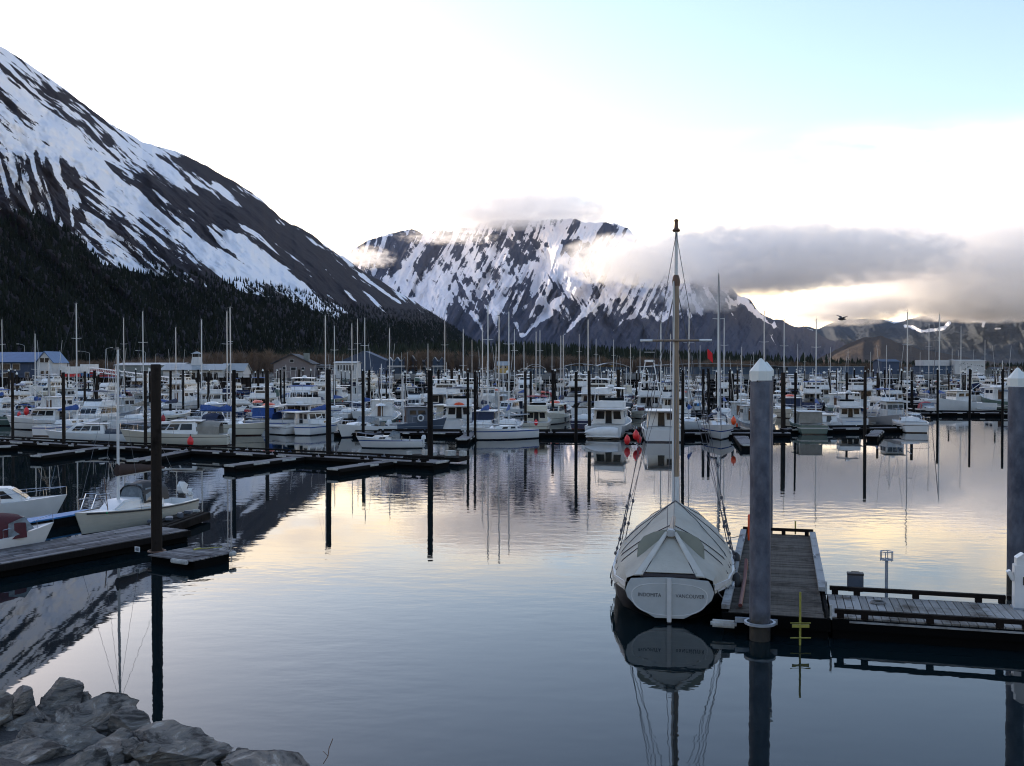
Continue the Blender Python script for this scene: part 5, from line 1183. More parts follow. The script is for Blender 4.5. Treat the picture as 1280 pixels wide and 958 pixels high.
# things lying on the pier
q = TP+VL_*1.2+UL*1.0
m = MB(); m.tube([(0, 0, 0), (0.75, 0.35, 0.0)], 0.016, 5); m.box((0.0, 0.0, 0), (0.30, 0.05, 0.05), rz=1.1); o = m.build('push_broom', M['yellow'], None); o.location = (q.x-0.2, q.y-0.2, 0.36); tag(o, 'yellow handled broom lying on the small platform', 'broom')
ka, kb = G(193, 670, 0.0), G(246, 651, 0.0); kd = (kb-ka); KL = kd.length
ks = empty('timber_float', ka, ang(kd)); tag(ks, 'dark timber float carrying loose gear beside the pier end', 'float')
m = MB()
for k in range(5): m.box((KL/2, -0.5+k*0.25, 0.22+0.02*(k % 2)), (KL, 0.22, 0.30))
m.build('timbers', M['creosote'], ks, bevel=0.02)
for xx in (0.05, KL-0.1): m = MB(); m.box((xx, 0.0, 0.43), (0.2, 0.35, 0.14)); m.build('bumper', M['bumper'], ks, bevel=0.04)
rnd = random.Random(9)
for k, lb in enumerate(('grey wooden offcut at the near end of the timber float', 'grey box in the middle of the timber float', 'long grey batten across the timber float', 'small grey block at the far end of the timber float')):
    m = MB(); m.box((0, 0, 0), (rnd.uniform(.3, .7), rnd.uniform(.12, .3), rnd.uniform(.1, .22))); o = m.build('loose_timber', M['greypaint'], None, bevel=0.02); q = local_xy(ks, 0.5+k*KL*0.22, rnd.uniform(-.35, .35)); o.location = (q.x, q.y, 0.48); o.rotation_euler = (0, 0, rnd.uniform(0, 3)); tag(o, lb, 'timber')

# cream lapstrake sailboat
def local_to(t, v): return Matrix.Translation(t.location) @ Matrix.Rotation(t.rotation_euler[2], 4, 'Z') @ Vector(v)
sb = empty('sailboat', (0, 0, 0)); LS, BS = 7.4, 2.45
st = hull(LS, BS, 0.72, 0.28, H['clap'], sb, transom=0.70, p=2.1, rake=0.5, keel=0.4, deck_from=0.30, n=18, deckm=M['white'])
h = House(-LS*0.16, LS*0.30, BS*0.68, 0.76, 0.50, rf=1.7, ra=0.2, wf=0.52); h.body('cabin', M['white'], sb, 0.07)
for sd, a, b in (('starboard', 0.12, 0.30), ('port', 0.70, 0.88)): h.window(sd, a, b, 0.30, 0.78, sb, slant=0.0)
for sg in (1, -1):
    m = MB(); m.tube([(x, sg*(b+0.02), z-0.06) for x, b, z in st[:-1]], 0.035, 5); m.build('rub_rail', M['dark'], sb)
m = MB(); m.grid(tarp_arch(-LS*0.20, LS*0.04, BS*0.62, 1.0, 0.95)); m.build('dodger', M['dark'], sb, smooth=True, solid=0.02)
m = MB(); m.slab([(LS*0.045, -BS*0.28, 1.08), (LS*0.045, BS*0.28, 1.08), (LS*0.02, BS*0.20, 1.86), (LS*0.02, -BS*0.20, 1.86)], 0.03); m.build('dodger_window', M['blueglass'], sb)
for sg in (1, -1): m = MB(); m.slab([(LS*0.03, sg*BS*0.315, 1.1), (-LS*0.12, sg*BS*0.315, 1.1), (-LS*0.11, sg*BS*0.27, 1.66), (LS*0.01, sg*BS*0.25, 1.66)], 0.03); m.build('dodger_window', M['blueglass'], sb)
mast_rig(sb, LS*0.16, 1.15, 8.05, LS, BS, 0.75, M['alu2'], r=0.075, boom=3.4, cover=M['browncover'], spreaders=0, stays=False, bz=1.15)
m = MB(); m.tube([(LS*0.5, 0, 1.1), (LS*0.16, 0, 8.0)], 0.008, 3); m.tube([(-LS*0.5, 0, 0.8), (LS*0.16, 0, 8.0)], 0.008, 3)
for sg in (1, -1): m.tube([(LS*0.13, sg*BS*0.46, 0.8), (LS*0.16, 0, 7.6)], 0.008, 3)
m.build('rigging', M['wire'], sb)
m = MB()
for sg in (1, -1): m.tube([(LS*0.50, 0.0, 1.10), (LS*0.50, 0, 1.55), (LS*0.36, sg*0.45, 1.50), (LS*0.33, sg*0.50, 1.0)], 0.016, 5)
m.build('bow_rail', M['chrome'], sb, smooth=True)
m = MB(); m.tube([(LS*0.34, 0.55, 0.95), (LS*0.38, 0.62, 2.4)], 0.02, 5); m.build('boat_hook', M['teak'], sb)
om = outboard(sb, -LS/2-0.28, -0.25, 1.15, tilt=0.95, s=1.15)
m = MB(); m.box((-LS/2-0.10, -0.25, 0.75), (0.14, 0.35, 0.35)); m.build('motor_bracket', M['dark'], sb)
m = MB(); m.lathe([(0.02, -.04), (0.05, 0), (0.02, .04)], 8, (LS*0.36, 0.62, 0.86)); m.build('bow_light', make_mat('green lens', (0.01, 0.35, 0.12), 0.2), sb, smooth=True)
sbc = G(163, 662); sb.location = (-15.75, 41.6, 0); sb.rotation_euler = (0, 0, ang((-0.32, -0.95))); sb.scale = (0.88, 0.88, 0.90); tag(sb, 'cream lapstrake sailboat with black dodger and tilted outboard at the left pier', 'sailboat')

# maroon-topped runabout (bow towards the right, cut by the frame)
rb = powerboat('cuddy', 'white', 'white', 'maroon'); place(rb, -18.1, 33.3, 53, 0.82)
for c_ in rb.children:
    if c_.name.split('.')[0] in ('windshield', 'canvas_top'): c_.location.x += 1.9
tag(rb, 'open runabout with maroon canvas top at the left edge', 'motorboat')
# white pocket cruiser with blue-decked float
wb = powerboat('express', 'white', 'white'); 
for c in list(wb.children):
    if c.name.startswith('outboard'): bpy.data.objects.remove(c)
place(wb, -22.5, 42.4, 18, 0.78); tag(wb, 'white rounded pocket cruiser moored behind a blue decked float', 'cabin cruiser')
bf = empty('blue_float', G(40, 668, 0.0), R(52)); tag(bf, 'bright blue decked float in front of the white pocket cruiser', 'float')
bf.location = (-19.0, 40.2, 0); bf.rotation_euler = (0, 0, R(66))
m = MB(); m.box((0, 0, 0.40), (5.2, 0.85, 0.06)); m.build('deck_mat', M['bluepaint'], bf, bevel=0.01)
m = MB(); m.box((0, 0, 0.17), (5.2, 0.8, 0.38)); m.build('float_body', M['creosote'], bf)
m = MB()
for yy in (-0.3, 0.3): m.tube([(2.2, yy, 0.44), (2.5, yy, 1.1), (3.2, yy, 1.05), (3.5, yy, 0.3)], 0.02, 5)
m.build('grab_rail', M['chrome'], bf, smooth=True)

# ------------------------------------------------------------------ left main walkway and fingers (row one)
def long_dock(a, b, w, z, label, name='dock_walkway', mat='plank_old', rails=True, bumpers=True, group='floating dock sections'):
    a, b = Vector(a), Vector(b); d = (b-a); L = d.length; t = empty(name, a, ang(d)); tag(t, label, 'dock', group)
    m = MB(); m.box((L/2, 0, z-0.03), (L, w-0.15, 0.06)); dk = m.build('decking', M[mat], t)
    m = MB(); m.box((L/2, 0, z/2-0.07), (L-0.02, w-0.22, z-0.03)); m.build('float_tank', M['shadeblack'], t)
    m = MB()
    for sg in (1, -1): m.box((L/2, sg*(w/2-0.04), z-0.12), (L, 0.08, 0.2))
    m.build('fascia', M['creosote'], t)
    if rails:
        m = MB()
        for sg in (1, -1):
            x = 0.3
            while x < L-1: l = min(4.0, L-x-0.3); m.box((x+l/2, sg*(w/2-0.12), z+0.16), (l-0.15, 0.12, 0.12)); m.box((x+0.3, sg*(w/2-0.12), z+0.05), (0.25, 0.12, 0.10)); m.box((x+l-0.4, sg*(w/2-0.12), z+0.05), (0.25, 0.12, 0.10)); x += 4.0
        m.build('bull_rail', M['creosote'], t)
    if bumpers:
        x = 1.0
        rnd = random.Random(int(L*100))
        while x < L-1:
            for sg in (1, -1):
                if rnd.random() < 0.7: l = rnd.uniform(0.5, 1.6); m = MB(); m.box((x+rnd.uniform(-.3, .3), sg*(w/2+0.03), z-0.06), (l, 0.06, 0.12)); m.build('bumper', M['bumper'], t, bevel=0.015)
            x += 3.0
        m = MB(); m.box((L+0.03, 0, z-0.04), (0.08, w*0.7, 0.14)); m.build('bumper', M['bumper'], t, bevel=0.015)
    return t
Wa, Wb = G(-60, 547, 0.45), G(552, 577, 0.45); Wa.z = Wb.z = 0
long_dock(Wa, Wb, 2.2, 0.45, 'long dark main walkway crossing the left half of the harbour')
for (px, py, ex, ey), lb in zip([(130, 558, 45, 569), (238, 562, 166, 575), (400, 567, 287, 581), (505, 573, 416, 585), (20, 556, -60, 560)],
        ['first finger float reaching out left of the flagless mast', 'finger float behind the big wooden piling', 'long pale finger float in front of the white cruiser', 'pale finger float at the open end of the main walkway', 'finger float at the left edge of the photo']):
    a, b = G(px, py, 0.45), G(ex, ey, 0.45); a.z = b.z = 0; long_dock(a, b, 1.15, 0.42, lb, 'finger_float', rails=False)
ORD_ = ['first', 'second', 'third', 'fourth', 'fifth']
bx_ = G(545, 578); brk = empty('dock_end_float', (bx_.x, bx_.y, 0), R(-20)); tag(brk, 'cluttered end float with white struts beside the piling', 'dock')
m = MB(); m.box((0, 0, 0.3), (4.2, 2.0, 0.3)); m.build('decking', M['creosote'], brk, bevel=0.03)
rnd = random.Random(4)
for k in range(5):
    m = MB(); m.box((0, 0, 0), (rnd.uniform(.3, .7), rnd.uniform(.2, .5), rnd.uniform(.2, .4))); o = m.build('dock_box', M['bumper'], None, bevel=0.02); q = local_xy(brk, -1.8+k*0.9, rnd.uniform(-.7, .7)); o.location = (q.x, q.y, 0.62); o.rotation_euler = (0, 0, rnd.uniform(0, 3)); tag(o, '%s white box from the left on the cluttered end float' % ORD_[k], 'box')
for k in range(3): m = MB(); m.tube([(-3+k*0.5, -1.0, 0.5), (-3.8+k*0.8, -1.4, -0.1)], 0.05, 5); m.build('strut', M['bumper'], brk)

# ------------------------------------------------------------------ second row: walkway behind the middle boats, with piers
def gdock(x0, y0, x1, y1, w, label, **k):
    a, b = G(x0, y0, 0.45), G(x1, y1, 0.45); a.z = b.z = 0; return long_dock(a, b, w, 0.45, label, **k)
gdock(420, 540, 985, 541, 2.2, 'main walkway behind the boats right of the centre')
gdock(590, 541, 578, 549, 1.2, 'finger float left of the small white sailboat', name='finger_float', rails=False)
gdock(925, 545, 935, 556, 1.2, 'finger float right of the bow on white sailboat', name='finger_float', rails=False)
gdock(980, 536, 1150, 534, 2.0, 'walkway behind the right hand group of boats')
gdock(1090, 545, 1098, 538, 1.1, 'short finger float left of the grey workboat', name='finger_float', rails=False)
gdock(1130, 515, 1420, 518, 2.4, 'walkway across the right edge of the harbour')

# ------------------------------------------------------------------ hero boats
P_ = powerboat
def G_ext(): pass
hero(P_('sedan', 'white_black', 'white'), 92-30, 537, 176, 'white sedan cruiser with dark open wheelhouse by the left edge', 'cabin cruiser', 1.0)
hero(P_('cuddy', 'green', 'greywhite'), 22, 532, 185, 'low grey green boat with small windshield at the left edge', 'motorboat', 1.1)
hero(P_('express', 'white', 'white'), 112, 553, 188, 'white express cruiser with three slanted side windows behind the left walkway', 'cabin cruiser', 0.88)
hero(P_('sedan', 'slate', 'greypaint', None), 166, 552, 200, 'dark slate boat with grey cabin beside the white express cruiser', 'fishing boat', 0.75)
hero(P_('express', 'cream', 'white', 'tancanvas'), 222, 557, 186, 'cream cruiser with tan canvas enclosure behind the tall wooden piling', 'cabin cruiser', 1.12)
hero(sailboat(8.6, 2.8, 0.95, 'cream', 'bluecanvas', 12.3, 'alu', 'navy', name='sailboat'), 278, 544, -8, 'cream sailboat with navy dodger, bow to the right behind the left walkway', 'sailboat')
hero(P_('flybridge', 'navy', 'white', 'bluecanvas'), 300, 524, 20, 'white flybridge cruiser with dark blue hull and blue cover', 'flybridge cruiser', 0.8)
dp_ = P_('sedan', 'white_black', 'white'); hero(dp_, 388, 541, 52, 'white hardtop fishing cruiser with dark name script on its stern', 'cabin cruiser', 0.95)
hero(P_('cuddy', 'white', 'white'), 456, 545, 236, 'rounded white motorboat, bow towards the viewer, by a thin piling', 'motorboat', 1.1)
pb = P_('gillnetter', 'slate', 'greypaint'); hero(pb, 505, 541, 20, 'slate blue workboat with white life ring on its house', 'workboat', 0.85)
hero(P_('cuddy', 'white_blue', 'white'), 489, 560, 185, 'low white speedboat with round ports in front of the slate workboat', 'motorboat', 0.82)
hero(P_('sedan', 'white', 'cream'), 560, 530, 82, 'pale hardtop cruiser seen from astern between two pilings', 'cabin cruiser', 1.0)
hero(P_('sedan', 'white', 'white', 'navy'), 612, 540, 78, 'white cruiser with dark canvas curtain across its cockpit', 'cabin cruiser', 0.98)
hero(sailboat(6.4, 2.5, 0.85, 'white_blue', None, 11.2, 'alu', None, name='sailboat'), 631, 549, 212, 'small white sailboat with a blue band and bare mast at the dock end', 'sailboat')
hero(P_('flybridge', 'cream', 'cream', 'redcanvas'), 672, 537, 84, 'cream flybridge cruiser with red bimini seen from astern', 'flybridge cruiser', 0.82)
hb_ = P_('flybridge', 'white', 'white'); hero(hb_, 765, 544, 76, 'large white flybridge cruiser with a dinghy across its stern', 'motor yacht', 1.06)
hero(P_('sedan', 'white', 'white'), 826, 548, 84, 'white cabin boat with a dark door, stern to the viewer, left of the big mast', 'cabin cruiser', 1.18)
hero(sailboat(9.2, 3.1, 1.05, 'white_blue', 'navy', 15.2, 'alu2', 'navy', name='sailboat'), 897, 546, 262, 'white sailboat with navy dodger, bow on, and the tallest mast of the harbour', 'sailboat')
hero(P_('trawler', 'white', 'greywhite'), 925, 532, 82, 'grey and white fishing boat with orange gear behind the bow on sailboat', 'fishing boat', 0.8)
hero(P_('sedan', 'green', 'greywhite', 'tancanvas'), 1006, 540, 86, 'grey green boat with canvas back and a white box on its stern', 'cabin cruiser', 0.95)
s2 = P_('flybridge', 'white', 'white'); hero(s2, 1059, 532, 82, 'white cruiser with blue name script on its broad stern', 'flybridge cruiser', 0.86)
hero(P_('gillnetter', 'alu', 'greywhite'), 1112, 534, 262, 'bare metal workboat with two hoops over its deck', 'workboat', 0.95)
hero(P_('express', 'white', 'white', 'bluecanvas'), 1142, 534, 262, 'small white boat under blue canvas at the end of the right hand group', 'motorboat', 0.8)
hero(P_('express', 'white', 'white'), 1034, 536, 80, 'narrow white cruiser squeezed left of the broad sterned cruiser', 'cabin cruiser', 0.85)
hero(P_('trawler', 'white', 'white'), 1205, 514, 205, 'white fishing boat with long foredeck beyond the open water at right', 'fishing boat', 0.95)
hero(P_('yacht', 'white', 'white'), 1256, 509, 190, 'big white yacht half hidden by the right hand steel piling', 'motor yacht', 0.95)
tw = P_('tower', 'white', 'white'); hero(tw, 812, 519, 80, 'white sport fishing boat with a tall ladder tower', 'sport fishing boat', 1.0)
hero(P_('yacht', 'white', 'white'), 1072, 510, 88, 'tall white yacht with flat roof behind the right hand group', 'motor yacht', 0.95)
hero(P_('yacht', 'cream', 'white'), 1020, 506, 92, 'wide cream and white yacht with square windows, left of the tall white yacht', 'motor yacht', 0.9)
hero(P_('yacht', 'white', 'white'), 404, 503, 196, 'large streamlined white yacht beside a thick piling in the middle rows', 'motor yacht', 1.0)
hero(P_('yacht', 'white', 'white'), 560, 500, 30, 'white yacht with broad sun roof under the row of blue houses', 'motor yacht', 0.85)
hero(P_('flybridge', 'white_blue', 'white'), 262, 512, 188, 'white flybridge cruiser in front of the cupola building', 'flybridge cruiser', 1.0)
# extras on heroes
def script_squiggle(parent, w, loc, rz, mat, seed=2):
    r_ = random.Random(seed); m = MB(); pts = [(-w/2+w*k/22, 0, 0.045*math.sin(k*1.9+r_.uniform(-.5, .5))*r_.uniform(.5, 1.4)) for k in range(23)]
    m.tube(pts, 0.018, 4); o = m.build('name_script', mat, parent); o.location = loc; o.rotation_euler = (0, 0, rz)
script_squiggle(dp_, 1.3, (-4.42, 0.1, 0.62), R(90), M['ink'])
script_squiggle(s2, 1.9, (-5.28, 0.2, 0.80), R(90), M['bluepaint'], 5)
m = MB(); m.tube([(0.28*math.cos(a), 0, 0.28*math.sin(a)) for a in [k*math.pi/6 for k in range(13)]], 0.075, 6); o = m.build('life_ring', M['white'], None, smooth=True)
q = local_to(pb, (0.9*0.85*1.9, -3.4*0.31*0.85-0.1, 1.75*0.85)); o.location = q; o.rotation_euler = (0, 0, R(20)); tag(o, 'white life ring hung on the slate workboat', 'life ring')
# dinghy on the stern of the big cruiser
t = empty('dinghy', local_to(hb_, (-5.95, 0.15, 0.62)), hb_.rotation_euler[2]+R(90)); tag(t, 'white dinghy carried on its side across the big cruiser stern', 'dinghy')
rows = []
for i in range(11):
    s_ = i/10; x = -1.55+3.1*s_; b = 0.70*(math.sin(math.pi*min(s_*0.75+0.25, 1)))**0.6; rows.append([(x, 0.22*math.cos(a)-0.05, b*math.sin(a)*0.75) for a in [k*math.pi/8-math.pi/2 for k in range(9)]])
m = MB(); m.grid(rows); m.build('hull', M['white'], t, smooth=True, solid=0.03)
m = MB(); m.tube([(x_, -0.07, b_) for x_, b_ in ((-1.55, 0.45), (-0.5, 0.55), (0.7, 0.54), (1.5, 0.2))], 0.03, 5); m.tube([(x_, -0.07, -b_) for x_, b_ in ((-1.55, 0.45), (-0.5, 0.55), (0.7, 0.54), (1.5, 0.2))], 0.03, 5); m.build('gunwale', M['greywhite'], t)
def fender(px, py, Y, s, label, mat='red', z=None):
    p = P(px, py, Y); t = empty('buoy_fender', p); tag(t, label, 'fender', 'inflatable fenders')
    m = MB(); m.lathe([(0.02*s, 0.62*s), (0.09*s, 0.50*s), (0.24*s, 0.32*s), (0.30*s, 0.05*s), (0.25*s, -0.2*s), (0.12*s, -0.38*s), (0.02*s, -0.42*s)], 12); m.build('ball', M[mat], t, smooth=True)
    m = MB(); m.lathe([(0.05*s, 0.58*s), (0.05*s, 0.72*s)], 6); m.build('eye', M['dark'], t)
fender(784, 551, 82.6, 0.85, 'red fender hanging low at the big cruiser corner'); fender(795, 545, 83.5, 0.9, 'upper red fender on the dock between two white boats'); fender(799, 550, 83.8, 0.75, 'small red fender nearest the cabin boat with dark door')
fender(238, 553, 80.6, 0.9, 'red buoy on the cream cruiser beside the walkway'); fender(33, 515, 104, 0.9, 'pink red buoy on the roof of the white sedan cruiser', z=1); fender(24, 519, 106, 0.7, 'smaller red buoy beside the pink one at the left edge')
fender(204, 524, 88, 0.7, 'dark red float right of the tall wooden piling', 'redcanvas'); fender(670, 529, 93, 0.6, 'red float on the stern of the cream flybridge cruiser')
fender(917, 527, 89, 0.8, 'orange fender behind the navy dodger', 'orange')
# hoops of the metal workboat
wk = [o for o in bpy.data.objects if o.get('label', '').startswith('bare metal workboat')][0]
for xx in (-3.2, 0.2):
    m = MB(); m.tube([(xx, 1.5*math.cos(a), 0.9+2.0*math.sin(a)) for a in [k*math.pi/12 for k in range(13)]], 0.07, 6); m.build('deck_hoop', M['alu'], wk, smooth=True)
# red flag on the tall sailboat
fl = empty('flag', P(884, 446, 84.5)); fl.scale = (0.55, 0.55, 0.75); tag(fl, 'red flag flying in the rigging of the bow on sailboat', 'flag')
m = MB(); m.grid([[(0.16*i+0.05*j*0.3, 0.05*math.sin(i*1.3+j), 0.9-0.22*j-0.10*i+0.03*math.sin(i)) for i in range(6)] for j in range(6)]); m.build('cloth', make_mat('red flag cloth', (0.62, 0.015, 0.02), 0.8), fl, smooth=True, solid=0.01)
m = MB(); m.tube([(0, 0, -0.9), (0.02, 0, 1.2)], 0.02, 5); m.build('staff', M['teak'], fl)
# bird
bd = empty('gull', P(1052, 399, 60), R(20)); tag(bd, 'dark bird flying below the clouds at right', 'bird')
m = MB(); rr_ = [(0.01, -0.28), (0.05, -0.2), (0.085, -0.05), (0.08, 0.08), (0.05, 0.18), (0.045, 0.24), (0.012, 0.33)]
m.M = Matrix.Rotation(R(90), 4, 'Y'); m.lathe(rr_, 10); m.M = Matrix.Identity(4)
for sg, up in ((1, 0.22), (-1, 0.10)): m.grid([[(0.12, 0, 0.03), (-0.10, 0, 0.03)], [(0.16, sg*0.22, 0.05+up*0.6), (-0.06, sg*0.22, 0.05+up*0.6)], [(0.06, sg*0.5, 0.05+up), (-0.05, sg*0.5, 0.04+up)], [(-0.05, sg*0.68, 0.02+up), (-0.07, sg*0.68, 0.02+up)]])
m.build('body', make_mat('dark plumage', (0.03, 0.03, 0.035), 0.8), bd, smooth=True)

# ------------------------------------------------------------------ far rows
near = {'sedan': [('white', 'white', 'navy'), ('white_blue', 'white', 'bluecanvas'), ('cream', 'cream', 'maroon'), ('navy', 'white', None), ('green', 'greywhite', 'tancanvas')],
        'flybridge': [('white', 'white', 'navy'), ('navy', 'white', 'bluecanvas'), ('white_black', 'white', 'navy'), ('white_blue', 'white', 'bluecanvas')],
        'express': [('white', 'white', 'bluecanvas'), ('white_blue', 'white', 'navy'), ('slate', 'white', 'maroon'), ('cream', 'white', 'tancanvas')],
        'trawler': [('white', 'white', None), ('green', 'white', None), ('navy', 'cream', None)],
        'gillnetter': [('white', 'white', None), ('grey', 'greywhite', None), ('alu', 'greywhite', None)],
        'cuddy': [('white', 'white', 'bluecanvas'), ('white_blue', 'white', None), ('white', 'white', 'redcanvas')],
        'yacht': [('white', 'white', None), ('white_blue', 'white', None)]}
HN = {'white': 'white', 'white_blue': 'blue striped white', 'white_black': 'black striped white', 'cream': 'cream', 'navy': 'dark blue', 'green': 'green hulled', 'grey': 'grey', 'slate': 'slate', 'alu': 'bare metal', 'clap': 'cream'}
SN = {'sedan': 'cabin cruiser', 'flybridge': 'flybridge cruiser', 'express': 'express cruiser', 'trawler': 'fishing boat', 'gillnetter': 'work boat', 'cuddy': 'motorboat', 'yacht': 'motor yacht'}
CN = {None: '', 'bluecanvas': ' with blue canvas', 'navy': ' with navy canvas', 'tancanvas': ' with tan canvas', 'redcanvas': ' with red canvas', 'maroon': ' with maroon canvas'}
ORD = ['first', 'second', 'third', 'fourth', 'fifth', 'sixth', 'seventh', 'eighth', 'ninth', 'tenth', 'eleventh', 'twelfth', 'thirteenth', 'fourteenth', 'fifteenth', 'sixteenth', 'seventeenth', 'eighteenth', 'nineteenth', 'twentieth']
protos = {}
def hash_(s_): return sum(ord(c)*(i+1) for i, c in enumerate(s_))
def proto(style, var, lt, alt=0):
    k = (style, var, lt, alt)
    if k not in protos:
        h_, tr_, cv = near[style][var]
        rr = random.Random(hash_(style)+var*31+alt*977+int(lt)*7)
        if lt: t = lite(style, h_, tr_, cv, rr)
        else: t = powerboat(style, h_, tr_, cv); extras(t, style, rr)
        protos[k] = [tree_of(t), False]
    return k
HEROES = [(o.location.x, o.location.y) for o in bpy.data.objects if o.parent is None and o.get('category', '') in ('sailboat', 'cabin cruiser', 'fishing boat', 'flybridge cruiser', 'motor yacht', 'motorboat', 'workboat', 'sport fishing boat')]
def clear(x, y, r=5.2): return all((x-a)**2+((y-b)*0.55)**2 > r*r for a, b in TAKEN)
TAKEN = list(HEROES)
ROWS = [(112, -0.10, 18, 'second'), (138, -0.08, 30, 'third'), (168, -0.05, 32, 'fourth'), (205, -0.03, 34, 'fifth'), (250, 0.0, 36, 'sixth'), (300, 0.0, 38, 'seventh'), (365, 0.0, 38, 'eighth'), (440, 0.0, 36, 'ninth'), (510, 0.0, 32, 'farthest')]
rnd = random.Random(21)
records = []
SAILX = [(96, 380), (220, 410), (252, 400), (284, 390), (44, 418), (407, 395), (418, 408), (440, 405), (447, 399), (456, 398), (487, 411), (556, 401), (579, 412), (610, 382), (603, 410), (636, 390), (643, 412), (670, 415), (675, 413),
         (701, 420), (704, 419), (735, 400), (724, 418), (767, 425), (826, 395), (861, 388), (905, 398), (955, 390), (980, 400), (997, 430), (1020, 400), (1134, 392), (1161, 405), (1174, 394), (1201, 408), (1231, 425), (690, 430), (655, 428),
         (788, 430), (800, 436), (875, 432), (927, 434), (942, 440), (1038, 434), (1060, 437), (1088, 440), (1108, 432), (1190, 436), (155, 398), (179, 390), (3, 400), (590, 425), (620, 430), (535, 430), (745, 424), (838, 418), (1006, 441), (1150, 440)]
for px, ty in SAILX:
    up = HOR-ty; ztop = rnd.uniform(10.5, 14.0); Y = (ztop-EYE)/up*F_PX
    Y = min(max(Y, 100), 470); ztop = EYE+up/F_PX*Y
    if px < 300: Y = min(Y, 300); ztop = EYE+up/F_PX*Y
    if px > 1140: Y = max(Y, 165); ztop = EYE+up/F_PX*Y
    x = (px-CX)/F_PX*Y; cv = rnd.choice(['bluecanvas', 'bluecanvas', 'navy', None, 'tancanvas', 'redcanvas' if rnd.random() < 0.2 else 'bluecanvas']); L = rnd.uniform(8, 10.5)*min(1.15, max(0.8, ztop/12))
    hm_ = rnd.choice(['white', 'white_blue', 'white', 'cream', 'navy', 'white_black'])
    t = sailboat(L, L*0.32, 0.95, hm_, cv, ztop, rnd.choice(['alu', 'alu2']), None, detail=1 if Y < 170 else 0)
    if Y > 230:
        for c in list(t.children):
            if c.name.split('.')[0] in ('masthead_fitting', 'boom', 'rigging', 'stern_rail'): bpy.data.objects.remove(c)
    hd = rnd.choice([80, 262])+rnd.uniform(-9, 9); place(t, x, Y, hd)
    # put the mast itself on the wanted bearing
    off = Vector((math.cos(R(hd)), math.sin(R(hd)), 0))*L*0.10; t.location.x -= off.x; t.location.y -= off.y
    TAKEN.append((t.location.x, t.location.y)); records.append((t, 'sail', hm_, cv, x, Y))
styles = ['sedan']*6+['flybridge']*5+['express']*4+['trawler']*4+['gillnetter']*3+['cuddy']*3+['yacht']*2
total = 0
for ri, (Y0, slope, cnt, rname) in enumerate(ROWS):
    placed = 0; tries = 0; half = 0.53*Y0+6
    while placed < cnt and tries < cnt*14:
        tries += 1; x = rnd.uniform(-half, half); side = rnd.choice([-1, 1]); y = Y0+slope*x+side*rnd.uniform(4.5, 7.5)
        px = CX+x/y*F_PX
        if y > shore_y(px)-22: continue
        if px > 1165 and y < 158: continue
        if px > 950 and y < 118: continue
        if px < 330 and y < 96: continue
        if not clear(x, y, 3.9 if y < 200 else 4.6): continue
        st_ = rnd.choice(styles); 
        if y < 125 and st_ == 'yacht': continue
        if y > 240 and st_ == 'cuddy': st_ = 'trawler'
        var = rnd.randrange(len(near[st_])); k = proto(st_, var, y > 200, rnd.randrange(3)); e = protos[k]
        if not e[1]: t = e[0][0]; e[1] = True
        else: t = copy_of(e[0])
        place(t, x, y, (82 if side < 0 else 262)+rnd.uniform(-12, 12)+(180 if rnd.random() < 0.35 else 0), rnd.uniform(0.80, 1.08))
        TAKEN.append((x, y)); h_, tr_, cv = near[st_][var]; records.append((t, st_, h_, cv, x, y)); placed += 1
    total += placed
    # the walkway the row lies along
    xl, xr = -half, half
    while xl < xr and Y0+slope*xl > shore_y(CX+xl/(Y0+slope*xl)*F_PX)-22: xl += 5
    if Y0 == 112: xl, xr = -70, -8
    if Y0 == 138: xr = (1150-CX)/F_PX*138
    if Y0 == 365: xl = max(xl, (340-CX)/F_PX*365)
    if Y0 == 440 or Y0 == 510: xl = max(xl, (440-CX)/F_PX*Y0)
    long_dock((xl, Y0+slope*xl, 0), (xr, Y0+slope*xr, 0), 2.2, 0.45, 'walkway along the %s row of moored boats' % rname, bumpers=Y0 < 120)
def rowname(y):
    for (Y0, s_, c_, rn), nxt in zip(ROWS, ROWS[1:]+[(600, 0, 0, '')]):
        if y < (Y0+nxt[0])/2: return rn
    return 'farthest'
records.sort(key=lambda r: r[4]/r[5])
cnt = {}
for t, st_, h_, cv, x, y in records:
    rn = rowname(y); kind = 'sailboat' if st_ == 'sail' else SN[st_]
    k = (rn, kind); cnt[k] = cnt.get(k, 0)+1; o_ = ORD[cnt[k]-1] if cnt[k] <= 20 else 'rightmost'
    cvn = {None: '', 'bluecanvas': ' blue sail cover', 'navy': ' navy sail cover', 'tancanvas': ' tan sail cover', 'redcanvas': ' red sail cover'}[cv] if st_ == 'sail' else CN[cv]
    if st_ == 'sail' and cvn: cvn = ' with'+cvn
    tag(t, '%s %s%s, %s %s from left in %s row' % (HN[h_], kind, cvn, o_, kind.split()[-1] if kind != 'cabin cruiser' else 'cabin cruiser', rn), kind if st_ != 'gillnetter' else 'workboat', 'boats moored in the back rows')
for k, e in protos.items():
    if not e[1]:
        def rm(tr):
            for c in tr[1]: rm(c)
            bpy.data.objects.remove(tr[0])
        rm(e[0])

